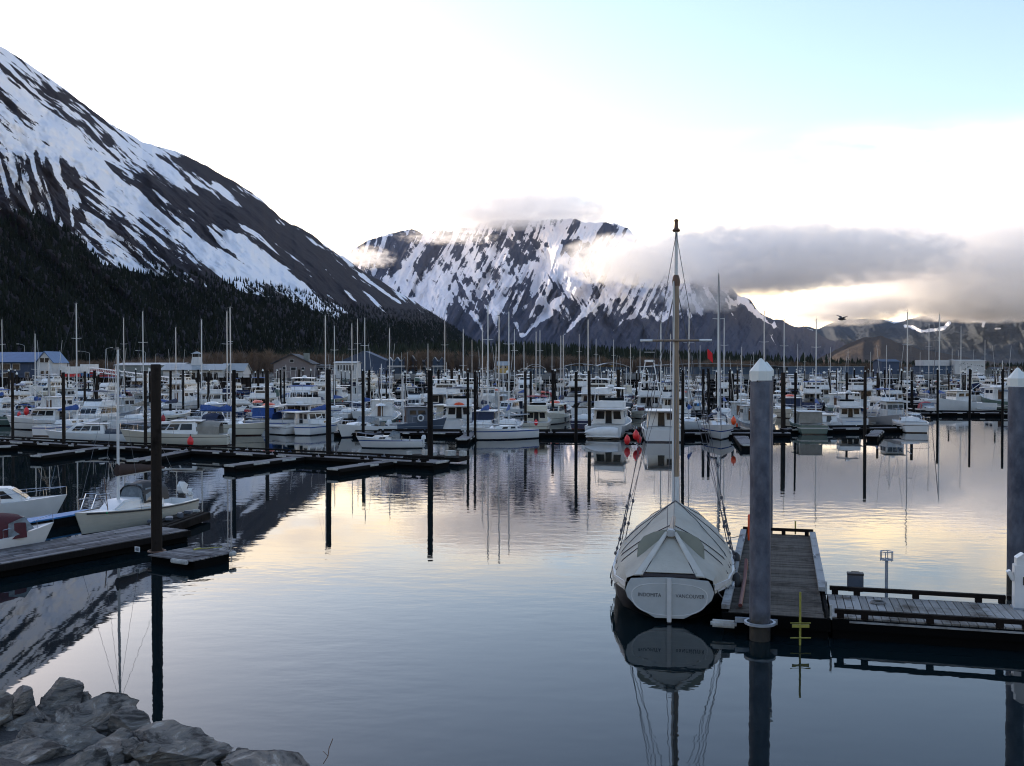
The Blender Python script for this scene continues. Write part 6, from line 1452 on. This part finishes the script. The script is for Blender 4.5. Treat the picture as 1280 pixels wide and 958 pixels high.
# ------------------------------------------------------------------ pilings
near_piles = [(80, 562, 6.1, .17, 'oldpile'), (182, 560, 6.2, .17, 'oldpile'), (292, 568, 6.3, .19, 'creosote'), (411, 574, 6.35, .24, 'creosote'), (538, 581, 6.3, .24, 'creosote'), (334, 545, 6.2, .25, 'oldpile'), (454, 548, 6.2, .19, 'creosote'),
  (585, 552, 6.0, .15, 'creosote'), (594, 551, 6.1, .15, 'creosote'), (720, 553, 6.1, .19, 'creosote'), (737, 548, 6.2, .19, 'oldpile'), (657, 540, 6.1, .19, 'oldpile'), (853, 557, 6.3, .18, 'creosote'), (879, 530, 6.3, .22, 'creosote'), (886, 530, 6.4, .22, 'creosote'),
  (979, 541, 6.0, .3, 'oldpile'), (994, 541, 6.0, .13, 'creosote'), (1081, 545, 6.1, .2, 'oldpile'), (1140, 520, 6.0, .25, 'creosote'), (1172, 521, 6.2, .2, 'creosote'), (1212, 523, 6.3, .18, 'creosote'), (1253, 524, 6.3, .2, 'creosote'), (16, 545, 6.0, .17, 'oldpile'),
  (106, 524, 6.0, .2, 'oldpile'), (118, 521, 6.1, .25, 'creosote'), (213, 528, 6.1, .2, 'creosote'), (229, 520, 6.2, .2, 'creosote'), (248, 515, 6.2, .2, 'creosote'), (323, 520, 6.2, .2, 'oldpile'), (351, 513, 6.2, .2, 'creosote'), (374, 510, 6.2, .25, 'oldpile'),
  (462, 520, 6.2, .2, 'creosote'), (483, 516, 6.1, .15, 'creosote'), (548, 520, 6.2, .2, 'creosote'), (565, 515, 6.1, .3, 'oldpile'), (691, 530, 6.2, .2, 'creosote'), (773, 515, 6.2, .35, 'oldpile'), (778, 512, 6.2, .2, 'creosote'), (808, 512, 6.1, .16, 'creosote'), (824, 510, 6.1, .16, 'creosote'),
  (912, 512, 6.1, .2, 'creosote'), (922, 515, 6.1, .2, 'oldpile'), (1046, 505, 6.1, .2, 'creosote'), (1068, 503, 6.1, .2, 'creosote'), (1106, 508, 6.1, .2, 'creosote')]
for i, (px, py, zt_, r, mt) in enumerate(near_piles):
    g = G(px, py)
    zone = 'left' if px < 430 else ('middle' if px < 930 else 'right')
    nearb = min(((abs(o[0]-g.x)+abs(o[1]-g.y)), k) for k, o in enumerate([(r_[4], r_[5]) for r_ in records]))
    wood_pile(g.x, g.y, zt_, r*0.78, '%s wooden piling, %s from the left among the tall near pilings' % ('weathered brown' if mt == 'oldpile' else 'black', 'No'), mat=mt, lean=(random.uniform(-.008, .008), random.uniform(-.008, .008)))
pl = sorted([o for o in bpy.data.objects if o.get('label', '').endswith('among the tall near pilings')], key=lambda o: o.location.x/o.location.y)
TENS = {2: 'twenty', 3: 'thirty', 4: 'forty', 5: 'fifty', 6: 'sixty', 7: 'seventy', 8: 'eighty', 9: 'ninety'}
def ordn(n):
    if n <= 20: return ORD[n-1]
    if n % 10 == 0: return TENS[n//10][:-1]+'ieth'
    return TENS[n//10]+' '+ORD[n % 10-1]
for i, o in enumerate(pl): o['label'] = o['label'].replace('No', ordn(i+1))
idx = 0; far = []
for Y0, slope, cnt_, rn in ROWS[1:]:
    k = int(12+Y0/22); half = 0.52*Y0
    for i in range(k):
        x = -half+(i+0.5+rnd.uniform(-.35, .35))*2*half/k; y = Y0+slope*x+rnd.choice([-1.3, 1.3]); px = CX+x/y*F_PX
        if y > shore_y(px)-15 or (px > 1150 and y < 150): continue
        capd = y > 190 or rnd.random() < 0.25
        far.append((rn, x, y, capd, wood_pile(x, y, rnd.uniform(5.2, 6.1), rnd.uniform(.13, .19), 'x', group='pilings of the back rows', cap=capd, mat=rnd.choice(['creosote', 'oldpile']))))
c2 = {}
for rn, x, y, capd, o in sorted(far, key=lambda a: a[1]/a[2]):
    kk = (rn, capd); c2[kk] = c2.get(kk, 0)+1; o['label'] = '%s piling, %s from left along the %s row walkway' % ('white capped dark' if capd else 'bare dark', ordn(c2[kk]), rn)

# ------------------------------------------------------------------ shore: buildings
M['roofblue'] = make_mat('blue metal roof', (0.05, 0.12, 0.25), 0.5, var=0.2, vscale=.6)
M['bluewall'] = make_mat('blue siding', (0.045, 0.075, 0.125), 0.8, var=0.2, vscale=.5)
M['navywall'] = make_mat('dark blue siding', (0.035, 0.055, 0.10), 0.8, var=0.2, vscale=.4)
M['greywall'] = make_mat('grey green siding', (0.17, 0.19, 0.18), 0.8, var=0.15, vscale=.4)
M['tanwall'] = make_mat('taupe siding', (0.15, 0.13, 0.13), 0.8, var=0.15, vscale=.4)
M['whitewall'] = make_mat('white siding', (0.45, 0.46, 0.46), 0.7, var=0.12, vscale=.4)
M['greyroof'] = make_mat('grey metal roof', (0.24, 0.27, 0.28), 0.5, var=0.15, vscale=.3)
M['darkroof'] = make_mat('dark shingle roof', (0.045, 0.05, 0.06), 0.8, var=0.3, vscale=1)
M['yellowwall'] = make_mat('ochre siding', (0.30, 0.20, 0.05), 0.7)
def building(name, label, px0, px1, Y, h_eave, h_ridge, depth, wall, roof, wins=(), gable='side', z0=2.9, over=0.5, cat='building', dormers=0, floors=1):
    x0, x1 = (px0-CX)/F_PX*Y, (px1-CX)/F_PX*Y; wd = x1-x0; t = empty(name, ((x0+x1)/2, Y, z0)); tag(t, label, cat)
    m = MB(); hw, hd = wd/2, depth/2
    m.box((0, hd, h_eave/2-0.5), (wd, depth, h_eave+1))
    if gable == 'front' and h_ridge > h_eave: m.slab([(-hw, 0.02, h_eave), (hw, 0.02, h_eave), (0, 0.02, h_ridge-0.1)], 0.2)
    if gable == 'side' and h_ridge > h_eave:
        for sg in (1, -1): m.slab([(sg*(hw-0.1), 0, h_eave), (sg*(hw-0.1), depth, h_eave), (sg*(hw-0.1), hd, h_ridge-0.1)], 0.2)
    m.build('wall', M[wall], t)
    m = MB()
    if h_ridge <= h_eave: m.box((0, hd, h_eave+0.12), (wd+over*2, depth+over*2, 0.24))
    elif gable == 'side':
        m.slab([(-hw-over, -over, h_eave-0.1), (hw+over, -over, h_eave-0.1), (hw+over, hd, h_ridge), (-hw-over, hd, h_ridge)], 0.18); m.slab([(-hw-over, hd, h_ridge), (hw+over, hd, h_ridge), (hw+over, depth+over, h_eave-0.1), (-hw-over, depth+over, h_eave-0.1)], 0.18)
    else:
        m.slab([(-hw-over, -over, h_eave-0.15), (0, -over, h_ridge), (0, depth+over, h_ridge), (-hw-over, depth+over, h_eave-0.15)], 0.2); m.slab([(0, -over, h_ridge), (hw+over, -over, h_eave-0.15), (hw+over, depth+over, h_eave-0.15), (0, depth+over, h_ridge)], 0.2)
    m.build('roof', M[roof], t)
    for (u, v, ww, hh) in wins:
        m = MB(); m.box((-hw+u*wd, -0.10, v), (ww, 0.16, hh)); f = m.build('window', M['whitewall'], t)
        m = MB(); m.box((-hw+u*wd, -0.19, v), (ww-0.25, 0.06, hh-0.25)); m.build('pane', M['glass'], f)
    return t
b1 = building('harbour_office', 'blue roofed two storey harbour building at the left edge', -60, 52, 340, 5.6, 9.0, 12, 'navywall', 'roofblue', [(0.60, 3.9, 3.4, 2.2), (0.72, 3.9, 2.6, 2.2), (0.60, 1.2, 2.6, 1.8), (0.84, 1.2, 1.5, 2.0)], over=1.2)
b1b = building('harbour_office_wing', 'white gabled front with tall windows beside the blue roofed building', 46, 66, 338, 5.4, 9.2, 11, 'whitewall', 'roofblue', [(0.35, 6.2, 1.6, 1.7), (0.65, 6.2, 1.6, 1.7), (0.35, 1.6, 1.4, 2.2), (0.7, 1.6, 1.4, 2.2)], 'front', over=0.5)
building('warehouse', 'long low grey green building behind the gangway at left', 144, 225, 360, 4.6, 5.4, 16, 'greywall', 'greyroof', [(0.45, 2.0, 3, 1.2), (0.62, 2.0, 3, 1.2), (0.8, 2.0, 2, 1.2)])
cb = building('pier_building', 'white building with grey roof and a cupola tower', 204, 278, 345, 3.6, 5.6, 12, 'whitewall', 'greyroof', [(0.32+0.095*i, 1.7, 1.7, 2.2) for i in range(7)], over=1.0, z0=2.2)
m = MB(); m.box((0, 0, 1.5), (3.4, 3.4, 3.2), top=(0.72, 0.72)); tw_ = m.build('cupola', M['whitewall'], cb); tw_.location = (-0.5, 6, 5.0)
m = MB(); m.box((0, 0, 3.7), (2.3, 2.3, 1.2)); m.build('lantern_room', M['glass'], tw_)
m = MB(); m.box((0, 0, 4.65), (3.2, 3.2, 0.8), top=(0.1, 0.1)); 
for sx in (-1, 1):
    for sy in (-1, 1): m.box((sx*1.15, sy*1.15, 3.7), (0.22, 0.22, 1.25))
m.build('cupola_roof', M['greyroof'], tw_)
building('pier_annex', 'hip roofed annex right of the cupola building', 276, 304, 348, 3.2, 5.8, 10, 'whitewall', 'greyroof', [(0.3, 1.6, 1.6, 2.0), (0.7, 1.6, 1.6, 2.0)], 'side', z0=2.2)
ho = building('gabled_house', 'taupe gabled house with a chimney behind the white yachts', 342, 388, 430, 5.4, 9.6, 14, 'tanwall', 'darkroof', [(0.50, 6.6, 1.8, 1.5), (0.30, 3.4, 1.6, 1.4), (0.55, 3.2, 2.6, 1.4), (0.8, 3.2, 1.6, 1.4)], 'front', over=1.2)
m = MB(); m.box((0, 0, 0), (2.2, 2.2, 4.0)); c_ = m.build('chimney', M['greywall'], ho); c_.location = (5.5, 4, 8.0)
building('low_block', 'low dark fronted building with two pale roof bands', 385, 424, 450, 4.6, 4.6, 12, 'tanwall', 'greyroof', [(0.1+0.16*i, 3.2, 2.0, 1.3) for i in range(6)])
building('white_hall', 'white hall with a row of tall narrow windows behind the masts', 418, 446, 440, 5.8, 6.4, 12, 'whitewall', 'greyroof', [(0.18+0.13*i, 3.6, 0.9, 2.6) for i in range(6)])
building('large_shed', 'large dark blue gabled shed left of the row houses', 428, 482, 590, 8.0, 13.6, 26, 'navywall', 'bluewall', [], 'front', over=0.4)
rh = building('row_houses', 'long blue three storey lodge with a row of small gables', 482, 558, 600, 7.2, 8.4, 14, 'bluewall', 'darkroof', [(0.07+0.108*i, 2.0, 1.8, 1.5) for i in range(9)]+[(0.07+0.108*i, 5.0, 1.8, 1.5) for i in range(9)])
hw_ = (558-482)/F_PX*600
for i in range(8):
    xx = -hw_/2+hw_*(0.07+0.123*i); big = 1.35 if i == 3 else 1.0
    m = MB(); m.box((xx, -0.5, 4.0), (2.5*big, 1.4, 8.0)); m.slab([(xx-1.25*big, -1.2, 8.0), (xx+1.25*big, -1.2, 8.0), (xx, -1.2, 9.9*big**.3)], 0.1); g_ = m.build('gable_bay', M['bluewall'], rh)
    m = MB(); m.slab([(xx-1.7*big, -1.5, 7.7), (xx, -1.5, 10.1*big**.3), (xx, 5, 10.1*big**.3), (xx-1.7*big, 5, 7.7)], 0.2); m.slab([(xx, -1.5, 10.1*big**.3), (xx+1.7*big, -1.5, 7.7), (xx+1.7*big, 5, 7.7), (xx, 5, 10.1*big**.3)], 0.2); m.build('gable_roof', M['greyroof'], g_)
m = MB(); m.box((0, -1.6, 4.1), (hw_+2, 1.2, 0.25)); m.box((0, -2.2, 4.6), (hw_+2, 0.1, 0.7)); m.build('balcony', M['whitewall'], rh)
def vault(name, label, px0, px1, Y, h, rise_, depth, mat, z0=2.9):
    x0, x1 = (px0-CX)/F_PX*Y, (px1-CX)/F_PX*Y; t = empty(name, ((x0+x1)/2, Y, z0)); tag(t, label, 'shed'); w = x1-x0
    m = MB(); m.grid([[(-w/2+w*k/12, y, h+rise_*math.sin(math.pi*k/12)) for k in range(13)] for y in (0, depth)]); m.build('roof', M[mat], t, solid=0.2, smooth=True)
    m = MB(); m.box((0, depth*0.6, h/2), (w*0.97, depth*0.7, h)); m.build('wall', M['bluewall'], t)
    m = MB()
    for k in range(7): m.box((-w/2+w*k/6*0.98+0.3, 0.3, h/2), (0.35, 0.35, h))
    m.build('column', M['greywall'], t)
vault('fabric_shed', 'small green white vaulted fabric shed', 742, 788, 575, 4.0, 2.6, 16, 'whitewall'); vault('long_boat_shed', 'grey vaulted boat shed left of the fabric shed', 706, 748, 570, 4.6, 1.6, 16, 'greyroof')
vault('rounded_tank_shed', 'small rounded white shed behind the red bimini cruiser', 656, 682, 560, 3.2, 2.6, 10, 'whitewall')
building('ochre_building', 'flat ochre building behind the fabric shed', 738, 776, 640, 5.5, 5.8, 12, 'yellowwall', 'darkroof', [])
building('small_ochre_house', 'small pale roofed house left of the rounded white shed', 622, 636, 590, 5.0, 7.4, 8, 'yellowwall', 'greyroof', [(0.3, 4.0, 1.2, 1.2), (0.7, 4.0, 1.2, 1.2)])
vault('covered_moorage', 'very long pale roof of the covered moorage behind the tallest mast', 800, 985, 560, 4.2, 2.0, 18, 'greyroof'); 
building('moorage_roof', 'low flat pale roof right of the capped steel pilings', 985, 1080, 560, 4.3, 4.3, 12, 'bluewall', 'greyroof', [])
building('blue_shed', 'narrow dark blue shed with a sloping roof at right', 1102, 1124, 570, 7.2, 8.5, 14, 'navywall', 'bluewall', [])
tth = building('two_tone_hall', 'blue building with a tall white upper band at right', 1154, 1196, 575, 4.6, 4.6, 14, 'bluewall', 'bluewall', [])
m = MB(); m.box((-1.6, 7, 6.4), (15.0, 12, 3.4)); m.build('upper_storey', M['whitewall'], tth)
mural = building('mural_hall', 'large white hall with a faded dark mural on its front', 1194, 1231, 572, 7.8, 8.2, 14, 'whitewall', 'whitewall', [])
m = MB(); rnd = random.Random(14)
for k in range(16): x = rnd.uniform(-7, 7); z = rnd.uniform(2.5, 7.0); m.box((x, -0.12, z), (rnd.uniform(.3, 2.2), 0.05, rnd.uniform(.15, .7)), ry=rnd.uniform(-1, 1))
m.build('mural', M['greywall'], mural)
for i, (a, b, Y, h, wl_) in enumerate([(236, 250, 700, 5, 'whitewall'), (308, 322, 820, 8, 'tanwall'), (325, 345, 900, 11, 'whitewall'), (800, 815, 640, 4, 'tanwall'), (1130, 1146, 640, 4, 'greywall'), (1240, 1262, 600, 4, 'greywall'), (60, 80, 420, 4, 'tanwall')]):
    building('town_house', ['pale low house in the trees above the cupola building', 'small taupe house on the wooded slope', 'white house up the wooded slope at left', 'small taupe house by the long moorage roof', 'low grey house between two blue buildings', 'low grey house right of the mural hall', 'taupe house behind the white gabled front'][i], a, b, Y, h*0.7, h, 8, wl_, 'darkroof', [(0.3, h*0.35, 1.2, 1.2), (0.7, h*0.35, 1.2, 1.2)])
# vehicles parked on the quay
def trailer(px0, px1, Y, h, c1, c2, label, z0=2.95):
    x0, x1 = (px0-CX)/F_PX*Y, (px1-CX)/F_PX*Y; w = x1-x0; t = empty('parked_trailer', ((x0+x1)/2, Y, z0)); tag(t, label, 'trailer', 'vehicles parked on the quay')
    m = MB(); m.box((0, 1.2, 0.6+h*0.65), (w, 2.4, h*0.7)); m.build('box_upper', M[c1], t, bevel=0.08)
    m = MB(); m.box((0, 1.2, 0.45+h*0.15), (w*0.99, 2.38, h*0.3)); m.build('box_lower', M[c2], t, bevel=0.05)
    for xx in (-w*0.35, -w*0.22, w*0.38):
        m = MB(); m.M = Matrix.Translation((xx, -0.02, 0.45)) @ Matrix.Rotation(R(90), 4, 'X'); m.lathe([(0.2, -0.12), (0.45, -0.1), (0.45, 0.1), (0.2, 0.12)], 12); m.build('wheel', M['dark'], t)
trailer(70, 98, 344, 3.4, 'white', 'red', 'white and red trailer parked beside the white gabled front'); trailer(100, 120, 346, 4.2, 'white', 'bluepaint', 'tall white trailer with a blue base on the left quay'); trailer(112, 144, 342, 2.4, 'redcanvas', 'redcanvas', 'long low red trailer next to the left gangway')
# bulkhead, gangways, lamps
def bulkhead(px0, px1, Y, label):
    x0, x1 = (px0-CX)/F_PX*Y, (px1-CX)/F_PX*Y; t = empty('timber_bulkhead', (x0, Y, 0)); tag(t, label, 'bulkhead'); L = x1-x0
    m = MB(); k = int(L/0.5)
    for i in range(k): m.box((0.25+i*L/k, 0, 0.5), (L/k-0.04, 0.35, 5.0+random.uniform(-.1, .1)))
    m.build('planking', M['oldpile'], t)
    m = MB()
    for i in range(int(L/3)): m.lathe([(0.2, -2), (0.19, 3.6)], 8, (1.5+i*3, -0.4, 0))
    m.build('fender_pile', M['creosote'], t)
    m = MB(); m.box((L/2, 0, 3.1), (L, 0.7, 0.3)); m.tube([(0, 0, 4.1), (L, 0, 4.1)], 0.05, 4); m.build('cap_rail', M['creosote'], t)
bulkhead(-60, 330, 334, 'dark timber bulkhead along the left shore')
def gangway(a, b, label):
    a, b = Vector(a), Vector(b); d = b-a; t = empty('gangway', a); tag(t, label, 'gangway', 'gangways down to the docks'); L = d.length; n = d.cross(Vector((0, 0, 1))).normalized()*0.8; up = Vector((0, 0, 1.2))
    m = MB()
    for sg in (1, -1):
        m.tube([n*sg, n*sg+d], 0.09, 4); m.tube([n*sg+up, n*sg+d+up], 0.11, 4); k = int(L/1.8)
        for i in range(k): m.tube([n*sg+d*(i/k), n*sg+d*((i+1)/k)+up], 0.04, 3); m.tube([n*sg+d*(i/k), n*sg+d*(i/k)+up], 0.05, 3)
    m.build('truss', M['white'], t)
    m = MB(); m.add([tuple(n), tuple(-n), tuple(-n+d), tuple(n+d)], [(0, 1, 2, 3)]); m.build('walkway', M['galv'], t, solid=0.1)
gangway(P(112, 464, 332), P(232, 480, 285), 'long white gangway sloping right from the left quay'); gangway(P(44, 474, 332), P(96, 484, 300), 'shorter pale gangway below the blue roofed building')
def street_lamp(px, Y, h, arm, label, z0=2.9):
    t = empty('street_lamp', ((px-CX)/F_PX*Y, Y, z0)); tag(t, label, 'street lamp', 'street lamps of the waterfront')
    m = MB(); m.tube([(0, 0, 0), (0, 0, h)], 0.11, 6, r2=0.07); m.build('post', M['galv'], t)
    m = MB(); pts = [(0, 0, h), (arm*0.4, 0, h+0.5), (arm, 0, h+0.75)]; m.tube(pts, 0.06, 5); m.build('arm', M['galv'], t)
    m = MB(); m.box((arm*1.12, 0, h+0.72), (0.9, 0.3, 0.16)); m.build('lamp_head', M['white'], t, bevel=0.04)
street_lamp(31, 360, 11.5, -2.2, 'street lamp with a left pointing arm above the blue roof'); street_lamp(112, 365, 9.0, -3.5, 'street lamp with a long arm behind the tall white trailer'); street_lamp(132, 362, 10.2, 2.0, 'street lamp with a right pointing arm over the red trailer')
street_lamp(182, 380, 9.5, -3.0, 'street lamp over the long grey green building'); street_lamp(1201, 560, 23.0, 3.5, 'tall double armed lamp mast at right'); 
tall = [o for o in bpy.data.objects if o.get('label', '') == 'tall double armed lamp mast at right'][0]
m = MB(); m.tube([(0, 0, 23), (-1.4, 0, 23.5), (-3.5, 0, 23.75)], 0.06, 5); m.build('arm', M['galv'], tall)
# globe lights along the far docks
c3 = 0
for i in range(34):
    Y = [300, 365, 440][i % 3]; px = 440+i*24.5+rnd.uniform(-7, 7)
    t = empty('dock_light', ((px-CX)/F_PX*Y, Y+1.1, 0.45)); c3 += 1; tag(t, 'white globe dock light, %s from left along the far docks' % ordn(c3), 'dock light', 'globe lights on the far docks')
    m = MB(); m.tube([(0, 0, 0), (0, 0, 4.2)], 0.08, 5); m.build('post', M['greypaint'], t)
    m = MB(); m.lathe([(0.08, 4.15), (0.38, 4.35), (0.46, 4.6), (0.3, 4.9), (0.05, 4.98)], 10); m.build('globe', M['cap'], t, smooth=True)

# ------------------------------------------------------------------ riprap in the near left corner
def rock_mat():
    m = make_mat('grey slate boulder', (0.095, 0.090, 0.092), 0.85, var=0.0, spec=0.3); n, l = m.node_tree.nodes, m.node_tree.links; b = n['Principled BSDF']
    tc = N(n, 'ShaderNodeTexCoord'); mp = N(n, 'ShaderNodeMapping'); mp.inputs['Rotation'].default_value = (0.5, 0.3, 0.7); mp.inputs['Scale'].default_value = (1, 1, 3.5); l.new(tc.outputs['Object'], mp.inputs['Vector'])
    a = N(n, 'ShaderNodeTexNoise', inp={'Scale': 2.2, 'Detail': 10.0, 'Roughness': 0.65, 'Distortion': 0.8}); l.new(mp.outputs[0], a.inputs['Vector'])
    r = N(n, 'ShaderNodeValToRGB'); e = r.color_ramp.elements; e[0].position = 0.40; e[0].color = (0.10, 0.088, 0.078, 1); e[1].position = 0.64; e[1].color = (0.72, 0.68, 0.61, 1); x = e.new(0.49); x.color = (0.34, 0.31, 0.275, 1); x = e.new(0.56); x.color = (0.42, 0.35, 0.285, 1); l.new(a.outputs['Fac'], r.inputs['Fac'])
    l.new(r.outputs['Color'], b.inputs['Base Color'])
    c = N(n, 'ShaderNodeTexNoise', inp={'Scale': 7.0, 'Detail': 10.0, 'Roughness': 0.78, 'Distortion': 1.0}); l.new(mp.outputs[0], c.inputs['Vector'])
    bp = N(n, 'ShaderNodeBump', inp={'Strength': 1.0, 'Distance': 0.16}); l.new(c.outputs['Fac'], bp.inputs['Height']); l.new(bp.outputs[0], b.inputs['Normal']); return m
M['boulder'] = rock_mat()
from mathutils import noise as mn
def boulder(px, py, Y, wpx, hpx, seed, label):
    c = P(px, py, Y); r = random.Random(seed); bm = bmesh.new(); bmesh.ops.create_icosphere(bm, subdivisions=6, radius=1.0)
    planes = [(Vector((r.uniform(-1, 1), r.uniform(-1, 1), r.uniform(-1, 1))).normalized(), r.uniform(0.40, 0.72)) for _ in range(11)]
    sx, sz = wpx/2/F_PX*Y, hpx/2/F_PX*Y; sy = (sx+sz)*0.55; off = Vector((seed*3.1, seed*1.7, 0))
    for v in bm.verts:
        p = v.co.copy()
        for n_, d in planes:
            k = p.dot(n_)
            if k > d: p -= n_*(k-d)*0.98
        p += p.normalized()*(0.045*mn.fractal(p*2.6+off, 0.62, 2.1, 8)+0.07*abs(mn.noise(Vector((p.x*2, p.y*2, p.z*7))+off))); v.co = Vector((p.x*sx*1.36, p.y*sy*1.36, p.z*sz*1.36))
    me = bpy.data.meshes.new('boulder'); bm.to_mesh(me); bm.free(); me.materials.append(M['boulder']); me.polygons.foreach_set('use_smooth', [True]*len(me.polygons)); me.set_sharp_from_angle(angle=R(16))
    o = bpy.data.objects.new('boulder', me); C.objects.link(o); o.location = c; o.rotation_euler = (r.uniform(-.15, .15), r.uniform(-.2, .2), r.uniform(-.3, .3)); tag(o, label, 'boulder', 'riprap boulders on the bank')
BL = [(72, 892, 12.2, 62, 62, 'squarish upright boulder at the top of the pile'), (115, 905, 11.6, 88, 84, 'large veined boulder right of the squarish one'), (168, 918, 11.3, 66, 56, 'brownish boulder with a broken left face'), (222, 945, 10.6, 145, 60, 'wide pale boulder below the big piling reflection'),
      (350, 958, 10.4, 125, 40, 'low flat boulder, rightmost of the pile'), (272, 956, 10.8, 50, 36, 'small wedge boulder between the two rightmost ones'), (22, 890, 12.0, 60, 44, 'dark jagged boulder at the left edge'), (20, 925, 11.4, 80, 60, 'dark rubble boulder under the left edge one'),
      (78, 935, 10.8, 96, 70, 'tilted slab boulder in the middle of the pile'), (135, 950, 10.4, 74, 60, 'cracked boulder at the bottom beside the wide pale one'), (30, 962, 10.4, 90, 50, 'dark boulder at the lower left corner'), (95, 975, 10.0, 90, 50, 'boulder on the bottom edge, left part'),
      (180, 985, 9.9, 90, 40, 'boulder on the bottom edge below the wide pale one'), (-20, 905, 11.5, 70, 60, 'boulder cut by the left edge'), (48, 905, 11.6, 36, 34, 'small dark stone wedged under the squarish boulder'), (100, 880, 12.4, 34, 26, 'small stone tucked behind the squarish boulder'),
      (300, 978, 10.2, 80, 40, 'boulder on the bottom edge, right part')]
r9 = random.Random(77); PLC = ['near the left edge', 'below the squarish boulder', 'beside the large veined boulder', 'under the brownish boulder', 'left of the wide pale boulder', 'in the middle of the pile', 'near the bottom edge', 'between the rightmost boulders']
for k in range(16):
    px = r9.uniform(0, 330); py = np.interp(px, [0, 150, 330], [905, 935, 975])+r9.uniform(-8, 30); BL.append((px, float(py), 11.2-px*0.003-(py-900)*0.012, r9.uniform(16, 30), r9.uniform(12, 24), '%s small loose stone, counted from the left, %s' % (['First', 'Second', 'Third', 'Fourth', 'Fifth', 'Sixth', 'Seventh', 'Eighth', 'Ninth', 'Tenth', 'Eleventh', 'Twelfth', 'Thirteenth', 'Fourteenth', 'Fifteenth', 'Sixteenth'][k], 'in the rock pile')))
_st = sorted(BL[-16:], key=lambda b_: b_[0]); BL = BL[:-16]+[b_[:5]+(l_[5].lower(),) for b_, l_ in zip(_st, BL[-16:])]
for i, (px, py, Y, w_, h_, lb) in enumerate(BL): boulder(px, py, Y, w_, h_, 31+i*7, lb)
me = bpy.data.meshes.new('bank'); vs = []; fs = []
for i in range(26):
    for j in range(16):
        x = -20+i*1.0; y = 2+j*0.95; z = 3.15-0.085*(y-2)-1.3*max(0, y-float(np.interp(x, [-8, -4, -2], [12.9, 11.6, 10.7])))-0.04*max(0, x+6)-1.6*max(0, x+2.0); vs.append((x, y, z+0.25*mn.noise(Vector((x, y, 0)))))
for i in range(25):
    for j in range(15): a = i*16+j; fs.append((a, a+16, a+17, a+1))
me.from_pydata(vs, [], fs); me.materials.append(make_mat('gravel with gap shade', (0.045, 0.04, 0.036), 0.8, var=0.5, vscale=6, bump=1.0, bscale=12)); o = bpy.data.objects.new('bank', me); C.objects.link(o); tag(o, kind='structure')  # gravel colour darkened to stand in for shade between the boulders
m = MB(); q = P(404, 955, 10.2); m.tube([q, q+Vector((0.05, 0, 0.08)), q+Vector((0.06, 0, 0.16)), q+Vector((0.10, 0, 0.26))], 0.004, 4); m.tube([q+Vector((0.05, 0, 0.08)), q+Vector((0.0, 0, 0.13))], 0.003, 4); tag(m.build('twig', M['teak'], None), 'thin bare twig rising beside the rightmost boulder', 'twig')
